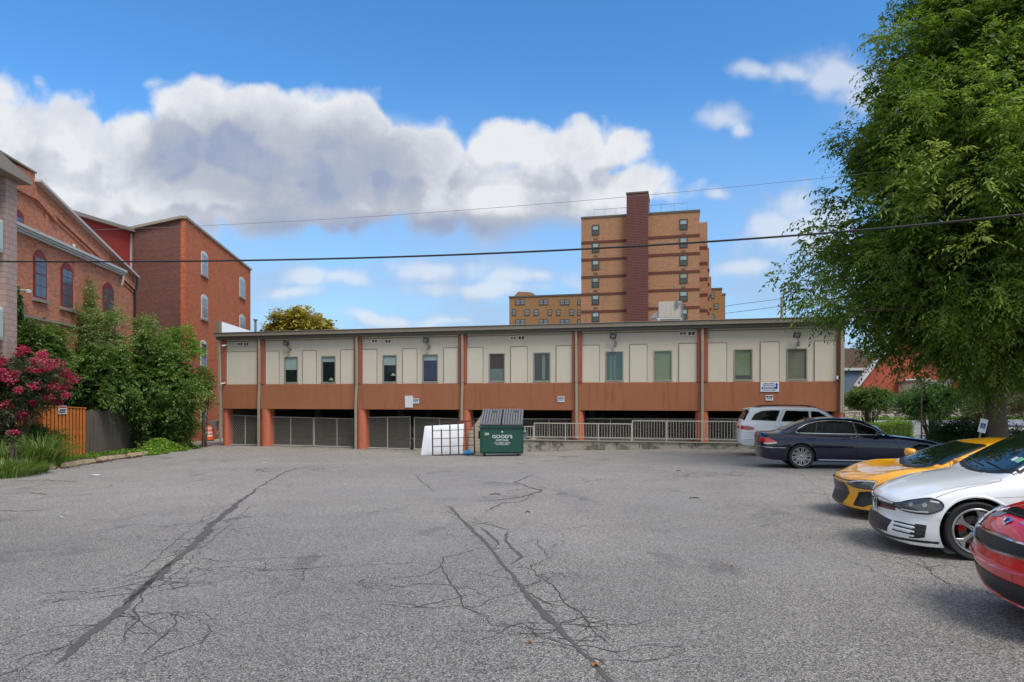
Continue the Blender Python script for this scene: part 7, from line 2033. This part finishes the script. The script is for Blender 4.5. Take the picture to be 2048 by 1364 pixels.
def bush(name, label, cat, c, rad, K_, ntw, nl, tl, size, asp, mat, droop=.3, stems=True, flat=0.0, group=None, core=True, fo='foliage', nst=14, bright=0.0, lump=.18, stem_mat=None, zmin=None, spread=.75):
    """c: centre of the foliage in world, rad: (rx, ry, rz)"""
    c = np.array(c, float); b0 = gz(c[0], c[1]) if zmin is None else zmin
    t = thing(name, label, cat, (c[0], c[1], b0), 0, group)
    d_ = unit(rng.normal(0, 1, (K_, 3))); f = (.35 + .65 * rng.random(K_) ** .5)[:, None]
    lob = 1 + lump * np.sin(d_[:, :1] * 5 + c[0]) + lump * np.sin(d_[:, 2:] * 6 + 1.3 * c[1]) + lump * .6 * np.sin(d_[:, 1:2] * 9)
    C_ = d_ * f * lob * (np.array(rad) - tl * .55); C_[:, 2] += c[2] - b0
    C_[:, 2] = np.maximum(C_[:, 2], .12)
    sprays(C_, min(rad) * .16 + .08, (0, 0, c[2] - b0 - rad[2] * .3), ntw, nl, tl, size, asp, mat, t, fo, droop, bright, spread)
    if core:
        K2 = max(20, K_ // 3); d2 = unit(rng.normal(0, 1, (K2, 3))) * (rng.random((K2, 1)) ** .4 * .62) * np.array(rad); d2[:, 2] += c[2] - b0; d2[:, 2] = np.maximum(d2[:, 2], .1)
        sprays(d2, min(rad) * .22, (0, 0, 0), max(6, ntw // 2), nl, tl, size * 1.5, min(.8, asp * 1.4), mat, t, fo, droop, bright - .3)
    if stems:
        g = MB()
        for k in range(nst):
            e = C_[rng.integers(K_)]; a = rng.uniform(0, 2*pi); s0 = Vector((cos(a) * .12, sin(a) * .12, -.05)); e = Vector(e)
            m_ = s0.lerp(e, .5) + Vector((0, 0, .12)); m_.x *= .8; m_.y *= .8
            g.tube([s0, m_, e], [.028 + rad[2] * .008, .02 + rad[2] * .004, .006], 5, caps=False)
        g.build('stem', stem_mat or MAT['bark_dark'], t, smooth=True)
    return t
Pc = lambda px, py, Y: tuple(P(px, py, Y))
def sp(px0, px1, py0, py1, Y, depth=None):
    c = P((px0+px1)/2, (py0+py1)/2, Y); rx = (px1-px0)/2/FPX*Y; rz_ = (py1-py0)/2/FPX*Y
    return tuple(c), (rx, depth or rx, rz_)
# left-hand shrubs
c, r_ = sp(205, 408, 668, 900, 34.5, 2.3); bush('broadleaf_shrub', 'large rounded green shrub spilling over the far end of the grey fence', 'shrub', c, r_, 230, 22, 9, .55, .15, .5, GL['shrub'], .45)
c, r_ = sp(105, 262, 690, 842, 31.5, 1.6); bush('broadleaf_shrub', 'green shrub above the near end of the grey fence, right of the crape myrtle', 'shrub', c, r_, 130, 20, 9, .5, .14, .5, GL['shrub'], .45)
c, r_ = sp(300, 390, 800, 905, 35.0, 1.0); bush('broadleaf_shrub', 'dark green shrub hanging low over the ivy beside the alley', 'shrub', c, r_, 90, 18, 8, .5, .14, .5, GL['shrub'], .5, bright=-.12)
c, r_ = sp(118, 268, 598, 780, 32.8, 1.4); bush('young_tree', 'open feathery sapling before the gable building windows', 'tree', c, r_, 90, 16, 9, .6, .12, .42, GL['olive'], .25, core=False, nst=26, spread=.9)
c, r_ = sp(150, 205, 535, 680, 33.5, .7); bush('young_tree', 'thin leafy leader rising highest in front of the arched windows', 'tree', c, r_, 26, 14, 9, .5, .12, .42, GL['olive'], .2, core=False, nst=16)
c, r_ = sp(262, 330, 612, 720, 35.0, .8); bush('young_tree', 'slender sapling tip in front of the dark brick side wall', 'tree', c, r_, 26, 14, 9, .5, .12, .45, GL['olive'], .2, core=False, nst=16)
c, r_ = sp(310, 415, 650, 740, 36.5, 1.1); bush('young_tree', 'loose green sapling beside the corner of the tall brick building', 'tree', c, r_, 40, 14, 9, .55, .13, .45, GL['bright'], .3, core=False, nst=16)
c, r_ = sp(385, 432, 720, 820, 37.5, .7); bush('young_tree', 'small dark sapling against the rust brick wall left of the office', 'tree', c, r_, 26, 14, 8, .4, .12, .45, GL['shrub'], .3, core=False, nst=10)
c, r_ = sp(20, 130, 640, 760, 27.5, 1.2); bush('broadleaf_shrub', 'green shrub behind the crape myrtle under the ivy', 'shrub', c, r_, 100, 18, 8, .45, .12, .5, GL['shrub'], .4)
# ivy on the gable wall
def wall_ivy():
    t = thing('wall_ivy', 'dark ivy climbing the brick wall beside the pink block building', 'ivy', (0, 0, 0))
    n_ = 5200; a = rng.random(n_); z = rng.random(n_)
    s0, s1_ = F3.s_at(24, .75), F3.s_at(100, .75)
    S0 = s0 + (s1_ - s0) * a; Z0 = -.8 + 6.6 * z * (1 - .62 * a ** 1.2) * (1 + .08 * np.sin(a * 20))
    T = .78 + rng.random(n_) * .35 * (1 - z * .6)
    W_ = np.stack([F3.p.x + F3.d.x * S0 + F3.n.x * T, F3.p.y + F3.d.y * S0 + F3.n.y * T, Z0], 1)
    D_ = rng.normal(0, .5, (n_, 3)) + np.array([0, 0, -1.0]); upv = np.array([F3.n.x, F3.n.y, .4]) + rng.normal(0, .35, (n_, 3))
    leaf_obj('foliage', GL['dark'], t, W_, D_, .20 * rng.uniform(.6, 1.2, n_), .85, rng.random(n_) ** 1.3, upv)
wall_ivy()
# low ivy at the far end of the bed
def ground_ivy():
    pts = []; n_ = 9000
    u = rng.random(n_); v = rng.random(n_)
    y = 29.5 + u * 6.5; x = np.array([bedx(q) for q in y]) + .25 - v * (1.0 + 1.6 * u); hgt = np.maximum(.02, (.30 + .35 * np.sin(u * 9) ** 2) * (1 - (2 * v - 1) ** 2) * np.minimum(1, u * 3))
    z = np.array([gz(a, b_) for a, b_ in zip(x, y)]) + hgt * rng.random(n_) ** .4 + .03
    o = leaf_obj('ivy_ground_cover', GL['bright'], None, np.stack([x, y, z], 1), rng.normal(0, 1, (n_, 3)) * [1, 1, .3] + [.3, -.4, -.2], .11 * rng.uniform(.6, 1.3, n_), .8, rng.random(n_))
    tag(o, kind='stuff', label='low glossy ivy covering the soil at the far end of the bed')
ground_ivy()
# crape myrtle with blossom
def myrtle():
    c, r_ = sp(-80, 132, 696, 838, 23.2, 1.4)
    c2 = np.array(c)
    t = bush('crape_myrtle', 'magenta flowering crape myrtle in front of the orange fence', 'flowering shrub', c, r_, 170, 18, 8, .42, .085, .45, GL['myrtle'], .25, nst=20)
    b0 = gz(c[0], c[1]); K_ = 95
    d_ = unit(rng.normal(0, 1, (K_, 3)) + [0, -.35, .30]); C_ = d_ * (np.array(r_) * rng.uniform(.82, 1.06, (K_, 1))); C_[:, 2] += c[2] - b0
    C_ = C_[C_[:, 2] > .5]; K_ = len(C_)
    n_ = 95; cr = rng.uniform(.10, .21, (K_, 1, 1))
    P_ = C_[:, None] + unit(rng.normal(0, 1, (K_, n_, 3))) * cr * rng.random((K_, n_, 1)) ** .5 * [1, 1, .75] * 1.3
    rr = np.clip(rng.random((K_, 1)) * .5 + rng.random((K_, n_)) * .5, 0, 1)
    leaf_obj('blossom', GL['pink'], t, P_.reshape(-1, 3), rng.normal(0, 1, (K_ * n_, 3)), .06 * rng.uniform(.6, 1.4, K_ * n_), .9, rr.ravel(), rng.normal(0, 1, (K_ * n_, 3)))
myrtle()
def rose(px, py, Y):
    c = P(px, py, Y); t = bush('flowering_stem', 'lone low magenta bloom above the ornamental grass', 'flower', tuple(c - Vector((0, 0, .25))), (.25, .2, .3), 8, 8, 5, .15, .07, .5, GL['myrtle'], core=False, nst=5)
    n_ = 260; P_ = unit(rng.normal(0, 1, (n_, 3))) * rng.random((n_, 1)) ** .4 * [.2, .14, .09]; P_[:, 2] += c.z - gz(c.x, c.y)
    leaf_obj('blossom', GL['pink'], t, P_, rng.normal(0, 1, (n_, 3)), .07, .9, rng.random(n_), rng.normal(0, 1, (n_, 3)))
rose(27, 866, 20.5)
# grasses
def grass(name, label, x, y, n_, L, spreadr, w_, mat, arch=1.0, seg=6, light=0.0):
    b0 = gz(x, y); t = None; a = rng.uniform(0, 2*pi, n_); rad = spreadr * rng.random(n_) ** .6
    bx = rad * np.cos(a) ; by = rad * np.sin(a); out = a + rng.normal(0, .5, n_); ln = L * rng.uniform(.55, 1.15, n_); tilt = rng.uniform(.15, .75, n_) * arch
    T = np.linspace(0, 1, seg + 1); V = []; F_ = []
    hor = ln[:, None] * tilt[:, None] * (T ** 1.4)[None]; ver = ln[:, None] * (T[None] - .55 * tilt[:, None] * T[None] ** 2.6 * 1.4)
    X = bx[:, None] + np.cos(out)[:, None] * hor; Y_ = by[:, None] + np.sin(out)[:, None] * hor; Z = np.maximum(.01, ver)
    wv = w_ * (1 - T ** 3 * .9)[None] * np.ones((n_, 1)); sx, sy = -np.sin(out)[:, None] * wv / 2, np.cos(out)[:, None] * wv / 2
    A = np.stack([X + sx, Y_ + sy, Z], 2); B_ = np.stack([X - sx, Y_ - sy, Z + .004], 2)
    V = np.stack([A, B_], 2).reshape(-1, 3); per = 2 * (seg + 1)
    q = np.arange(seg)[:, None] * 2 + np.array([0, 1, 3, 2]); F_ = (np.arange(n_)[:, None, None] * per + q[None]).reshape(-1, 4)
    me = bpy.data.meshes.new(name); me.from_pydata(V.tolist(), [], F_.tolist())
    at = me.attributes.new('rnd', 'FLOAT', 'FACE'); at.data.foreach_set('value', np.repeat(np.clip(rng.random(n_) ** 1.3 + light, 0, 1), seg).astype(np.float32))
    me.materials.append(mat); o = bpy.data.objects.new(name, me); COL.objects.link(o); o.location = (x, y, b0)
    if label: tag(o, label, 'grass plant', 'grasses in the planting bed')
    return o
def gxy(px, Y): return PX(px, Y), Y
x, y = gxy(85, 22.6); grass('ornamental_grass', 'big arching pale green ornamental grass in front of the orange fence', x, y, 900, 1.35, .45, .020, GL['grass'], 1.1)
x, y = gxy(20, 21.6); grass('ornamental_grass', 'bushy green grass clump at the left edge under the blossoms', x, y, 800, 1.1, .6, .018, GL['grass'], 1.0, light=-.15)
x, y = gxy(118, 24.6); grass('ornamental_grass', 'short bright yellow-green grass tuft below the orange fence', x, y, 500, .42, .55, .014, GL['bright'], .6)
x, y = gxy(-5, 19.2); grass('lily_turf', 'lowest dark green lily turf at the left edge near the kerb stone', x, y, 1500, .6, .85, .016, GL['grass'], 1.2, light=-.1)
x, y = gxy(38, 20.2); grass('lily_turf', 'dark green lily turf mound just behind the nearest whole parking stone', x, y, 1300, .55, .75, .016, GL['grass'], 1.2, light=-.1)
x, y = gxy(56, 24.0); bush('leafy_perennial', 'dense leafy perennial behind the ornamental grass', 'plant', (x, y, gz(x, y) + .8), (1.3, .9, .85), 80, 16, 8, .35, .10, .35, GL['shrub'], .3)
x, y = gxy(0, 23.2); bush('leafy_perennial', 'dense leafy perennial at the left edge under the blossoms', 'plant', (x, y, gz(x, y) + .8), (1.3, .9, .85), 80, 16, 8, .35, .10, .35, GL['shrub'], .3)
# loose weeds along fence foot
def weeds():
    n_ = 1500; y = 25 + 8 * rng.random(n_); x = np.array([bedx(q) for q in y]) - 1.9 + rng.normal(0, .22, n_); z = np.array([gz(a, b_) for a, b_ in zip(x, y)]) + rng.random(n_) * .16
    o = leaf_obj('weeds', GL['bright'], None, np.stack([x, y, z], 1), rng.normal(0, .5, (n_, 3)) + [0, 0, 1], .16, .25, rng.random(n_)); tag(o, kind='stuff', label='sparse weeds along the foot of the fence')
    n_ = 2600; y = 17 + 17 * rng.random(n_); x = np.array([bedx(q) for q in y]) - .9 * rng.random(n_) ** 1.0 + .35 * rng.random(n_); z = np.array([gz(a, b_) for a, b_ in zip(x, y)]) + .03 + rng.random(n_) * .02
    o = leaf_obj('leaf_litter', leaf_mat('dead_litter', (48, 26, 18), (92, 50, 34), (140, 96, 66), .1), None, np.stack([x, y, z], 1), rng.normal(0, 1, (n_, 3)) * [1, 1, .1], .055 * rng.uniform(.5, 1.4, n_), .6, rng.random(n_)); tag(o, kind='stuff', label='brown leaf litter along the parking stones')
    # weeds in the joint before the garage and wall
    n_ = 900; u = rng.random(n_) * 24 + 4; k = np.array([OW(a, -1.9 - .35 * sin(a * 1.3) if a > 13 else -1.2 - .3 * sin(a)) for a in u]); sel = np.array([sin(a * 4.1) + sin(a * 1.7) > .1 for a in u]); k = k[sel]
    z = np.array([gz(a[0], a[1]) for a in k]) + rng.random(len(k)) * .05; W_ = np.stack([k[:, 0] + rng.normal(0, .04, len(k)), k[:, 1] + rng.normal(0, .05, len(k)), z], 1)
    o = leaf_obj('joint_weeds', GL['olive'], None, W_, rng.normal(0, .5, W_.shape) + [0, 0, .8], .07, .3, rng.random(len(k))); tag(o, kind='stuff', label='tiny weeds in the asphalt joint before the garage')
weeds()
# autumn tree behind the office roof
c, r_ = sp(545, 652, 608, 720, 62, 2.6); bush('autumn_tree', 'olive yellow tree crown showing above the left of the office roof', 'tree', c, r_, 120, 16, 8, .75, .24, .7, GL['autumn'], .2, nst=8, lump=.10)
c, r_ = sp(628, 676, 636, 720, 63, 1.6); bush('autumn_tree', 'smaller yellow-green crown right of the olive tree above the roof', 'tree', c, r_, 50, 14, 8, .7, .24, .7, GL['autumn'], .2, nst=6, bright=-.1)
c, r_ = sp(526, 552, 642, 700, 63, .9); bush('autumn_tree', 'tiny yellow-green crown left of the olive tree above the roof', 'tree', c, r_, 18, 12, 8, .6, .2, .7, GL['autumn'], .2, nst=4)

# --- right-hand background
c, r_ = sp(1688, 1788, 773, 822, 35.0, 1.2); bush('multi_stem_shrub', 'round-topped multi-stem shrub just right of the office corner', 'shrub', c, r_, 120, 18, 8, .36, .085, .55, GL['shrub'], .25, nst=22, bright=-.1)
c, r_ = sp(1795, 1935, 762, 836, 29.5, 1.5); bush('multi_stem_shrub', 'spreading multi-stem shrub between the thin pole and the big trunk', 'shrub', c, r_, 130, 18, 8, .4, .09, .45, GL['dark'], .35, nst=26, bright=.15)
def hedge(label, px0, px1, py0, Y, dep, mat, n_=14000, hh=None):
    x0, x1 = PX(px0, Y), PX(px1, Y); xm = (x0+x1)/2; b0 = gz(xm, Y); H = (CAMZ - (py0 - HY)/FPX*Y) - b0
    t = thing('hedge', label, 'hedge', (xm, Y, b0))
    w_ = (x1 - x0) / 2; q = rng.random((n_, 3)); f = rng.integers(0, 5, n_)
    Pn = np.stack([(q[:, 0]*2-1)*w_, (q[:, 1]*2-1)*dep/2, q[:, 2]*H], 1)
    Pn[f == 0, 2] = H; Pn[f == 1, 1] = -dep/2; Pn[f == 2, 0] = -w_; Pn[f == 3, 0] = w_; Pn[f == 4, 1] *= .8
    Pn += rng.normal(0, .035, Pn.shape); Pn[:, 2] += .05 * np.sin(Pn[:, 0] * 3) * (Pn[:, 2] / H)
    leaf_obj('foliage', mat, t, Pn, rng.normal(0, .7, (n_, 3)) + [0, -.3, .5], .055 * rng.uniform(.7, 1.4, n_), .5, rng.random(n_))
    MB().box(-w_ * .93, w_ * .93, -dep * .42, dep * .42, .02, H * .93).build('twig_mass', MAT['bark_dark'], t)
hedge('clipped box hedge by the driveway, seen over the dark blue saloon', 1742, 1812, 846, 33.0, 1.2, GL['bright'])
c, r_ = sp(1850, 1990, 834, 905, 21.8, 1.0); bush('spreading_yew', 'dark spreading yew at the foot of the large tree, left of its trunk', 'shrub', c, r_, 110, 16, 8, .35, .07, .3, GL['dark'], .3, nst=8)
c, r_ = sp(1990, 2150, 850, 905, 21.0, 1.0); bush('spreading_yew', 'low dark yew right of the large tree trunk', 'shrub', c, r_, 90, 16, 8, .35, .07, .3, GL['dark'], .3, nst=8)
c, r_ = sp(1925, 1995, 786, 850, 38, 1.0); bush('background_shrub', 'brownish grey shrub behind and left of the large trunk', 'shrub', c, r_, 60, 12, 7, .5, .10, .5, GL['brown'], .3)
c, r_ = sp(2010, 2110, 776, 846, 38, 1.4); bush('background_shrub', 'olive brown shrub behind and right of the large trunk', 'shrub', c, r_, 80, 12, 7, .5, .10, .5, GL['brown'], .3)
# street, pavement, verge, stone bank
def strip_sheet(name, mat, x0, x1, y0, y1, dz, skew=0.0, kind='structure', nx=16, ny=16):
    g = MB()
    def f(u, v):
        y = y0 + (y1 - y0) * v + skew * u; x = x0 + (x1 - x0) * u
        return (x, y, gz(x, y) + dz)
    g.grid(f, nx, ny); return tag(g.build(name, mat, smooth=True, fix=False), kind=kind)
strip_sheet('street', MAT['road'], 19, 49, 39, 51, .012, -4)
strip_sheet('pavement', M('pavement_concrete', (164, 158, 148), .9, var=.15, vs=2, dirt=.2), 24, 49, 36.2, 38.9, .05, -4)
g = MB()
def bank(u, v):
    x = 22 + 26 * u; y = 53.2 - 4 * u + 4.0 * v; return (x, y, gz(x, y) + .02 + 2.2 * v ** .8 * (.8 + .2 * sin(x)))
g.grid(bank, 60, 12)
m, n, b = newmat('rubble_bank'); oc = n.node('ShaderNodeTexCoord').outputs['Object']
vr_ = n.node('ShaderNodeTexVoronoi'); n.put(vr_.inputs['Vector'], oc); vr_.inputs['Scale'].default_value = 2.6
n.put(b.inputs['Base Color'], n.mix(n.smooth(vr_.outputs['Distance'], .2, .6, 0, 1), n.mix(n.sep(vr_.outputs['Color'])[0], (.30, .18, .13), (.34, .30, .25)), (.05, .04, .03))); b.inputs['Roughness'].default_value = .95
bp = n.node('ShaderNodeBump'); bp.inputs['Strength'].default_value = 1; bp.inputs['Distance'].default_value = .2; bp.invert = True
n.put(bp.inputs['Height'], vr_.outputs['Distance']); n.put(b.inputs['Normal'], bp.outputs[0])
tag(g.build('rubble_bank', m, smooth=True, fix=False), kind='structure')
n_ = 5000; u = rng.random(n_); X = 22 + 26*u; Y_ = 52.6 - 4*u + rng.random(n_) * .9 * (1 + np.sin(X*2)); Z = np.array([gz(a, b_) for a, b_ in zip(X, Y_)]) + rng.random(n_) * .22
tag(leaf_obj('verge_grass', GL['bright'], None, np.stack([X, Y_, Z], 1), rng.normal(0, .4, (n_, 3)) + [0, 0, 1], .25, .25, rng.random(n_)), kind='stuff', label='grass verge at the foot of the rubble bank')
# far buildings at right
t = root('gabled_red_building', 'red brick building with white gable trim seen under the large tree', 'building')
Yb = 62.0; x0 = PX(1716, Yb); xp = PX(1800, Yb); x1 = PX(1925, Yb); zb = -1; ze = P(0, 770, Yb).z; zp = P(0, 660, Yb).z
g = MB(); g.prism([(x0, zb), (x1, zb), (x1, ze), (xp, zp), (x0, ze)], lambda a, z, y: (a, y, z), Yb, Yb + 1.0); g.build('wall', brick_mat('far_red_brick', (168, 72, 50), (150, 62, 44), (150, 90, 70), .25, .09, .012, .2), t)
g = MB(); g.bar((x0 - .3, Yb - .2, ze - .15), (xp, Yb - .2, zp + .1), .5, .3); g.bar((x1 + .3, Yb - .2, ze - .15), (xp, Yb - .2, zp + .1), .5, .3); g.build('gable_trim', MAT['win_white'], t)
for (qx, qy) in ((1822, 778), (1846, 776)):
    p = P(qx, qy, Yb); g = MB(); g.box(p.x - .6, p.x + .6, Yb - .08, Yb - .002, p.z - .9, p.z + .9); fo = g.build('window', MAT['win_white'], t); MB().box(p.x - .45, p.x + .45, Yb - .10, Yb - .081, p.z - .75, p.z + .75).build('pane', MAT['pane_sky'], fo)
t = root('blue_grey_building', 'blue-grey clapboard building with white eave behind the office corner', 'building')
Yb = 68.0; x0 = PX(1640, Yb); x1 = PX(1742, Yb); z1 = P(0, 741, Yb).z
MB().box(x0, x1, Yb, Yb + 8, -1, z1).build('wall', M('blue_clapboard', (86, 108, 126), .7, var=.08), t); MB().box(x0 - .2, x1 + .2, Yb - .3, Yb + 8, z1 + .001, z1 + .25).build('eave', MAT['win_white'], t)
MB().prism([(x0 - .2, z1 + .251), (x1 + .2, z1 + .251), (x1 - 1, z1 + 2.2), (x0 + 1, z1 + 2.2)], lambda a, z, y: (a, y, z), Yb, Yb + 8).build('roof', M('brown_shingle', (98, 78, 66), .9, var=.2, vs=3), t)
t = root('beige_outbuilding', 'low beige wall glimpsed through the leaves right of the red building', 'building')
p0 = P(1850, 764, 58); MB().box(p0.x, PX(1900, 58), 58, 62, -1, p0.z).build('wall', MAT['stucco_pale'], t, bevel=.02); MB().box(p0.x - .2, PX(1900, 58) + .2, 57.8, 62.2, p0.z + .001, p0.z + .2).build('roof', MAT['fascia'], t)
# ramp railing beside the office corner
p = Vector((PX(1690, 33), 33, 0)); b0 = gz(p.x, p.y)
t = thing('ramp_railing', 'short cream ramp railing by the right corner of the office', 'railing', (p.x, p.y, b0), R(6))
L = PX(1724, 33) - p.x; H = CAMZ - (822 - HY)/FPX*33 - b0
g = MB(); g.box(0, L, -.02, .02, H - .05, H); g.build('top_rail', MAT['rail'], t)
for i in range(2): MB().box(i * (L - .05), i * (L - .05) + .05, -.02, .02, 0, H - .051).build('post', MAT['rail'], t)
g = MB()
for i in range(1, 9): g.box(L * i / 9 - .008, L * i / 9 + .008, -.008, .008, .12, H - .051)
g.build('baluster', MAT['rail'], t)
# accessible parking sign, thin post
p = P(1944, 863, 19.2); b0 = gz(p.x, p.y); t = thing('accessible_sign', 'leaning white accessible parking sign with blue wheelchair symbol in the yew', 'sign', (p.x, 19.2, b0), 0)
t.rotation_euler = (0, R(14), 0); z0 = p.z - b0; H = 28 / FPX * 19.2
MB().box(-.02, .02, .0, .03, -.2, z0 + H * .8).build('post', MAT['grey_metal'], t)
MB().box(-.11, .11, -.012, -.001, z0, z0 + H).build('plate', MAT['sign_white'], t, bevel=.003)
MB().box(-.07, .07, -.016, -.0125, z0 + .12, z0 + .27).build('symbol_field', MAT['sign_blue'], t)
g = MB(); k0 = Vector((0, -.020, z0 + .18)); g.tube([k0 + Vector((.035*cos(a), 0, .03*sin(a) - .01)) for a in np.linspace(pi*.8, pi*2.0, 12)], .005, 5); g.tube([k0 + Vector((-.008, 0, .05)), k0 + Vector((-.004, 0, .01)), k0 + Vector((.025, 0, .008)), k0 + Vector((.04, 0, -.03))], .006, 5); g.lathe([(.001, -.011), (.011, 0), (.001, .011)], k0 + Vector((-.01, 0, .065)), n=8)
g.build('wheelchair_symbol', MAT['sign_white'], t)
p = P(1843, 833, 27); b0 = gz(p.x, 27); t = thing('sign_post', 'thin bare metal post standing by the driveway', 'post', (p.x, 27, b0)); g = MB(); g.box(-.025, .025, -.015, .015, -.1, p.z - b0 + 1.6); g.box(-.028, .028, -.018, .018, p.z - b0 + 1.601, p.z - b0 + 1.63); g.build('pole', MAT['bark_dark'], t)
# distant wooded skyline beyond the street
def woods():
    K_ = 420; X = rng.uniform(36, 130, K_); Y_ = rng.uniform(88, 100, K_); top = 3.5 + 4.5 * np.sin(X * .09) ** 2 + 1.2 * np.sin(X * .6); Z = -1 + (top + 1) * rng.random(K_)
    o = sprays(np.stack([X, Y_, Z], 1), 1.6, (80, 95, -6), 26, 6, 1.2, .55, .8, GL['dark'], None, 'distant_woods', .3, .1); tag(o, kind='stuff', label='distant wooded skyline beyond the street')
    K_ = 200; X = rng.uniform(-130, -34, K_); Y_ = rng.uniform(60, 100, K_); Z = -1 + 7 * rng.random(K_)
    o = sprays(np.stack([X, Y_, Z], 1), 1.8, (-80, 80, -6), 20, 6, 1.2, .6, .8, GL['dark'], None, 'distant_woods', .3, .1); tag(o, kind='stuff', label='distant wooded skyline behind the brick buildings')
woods()
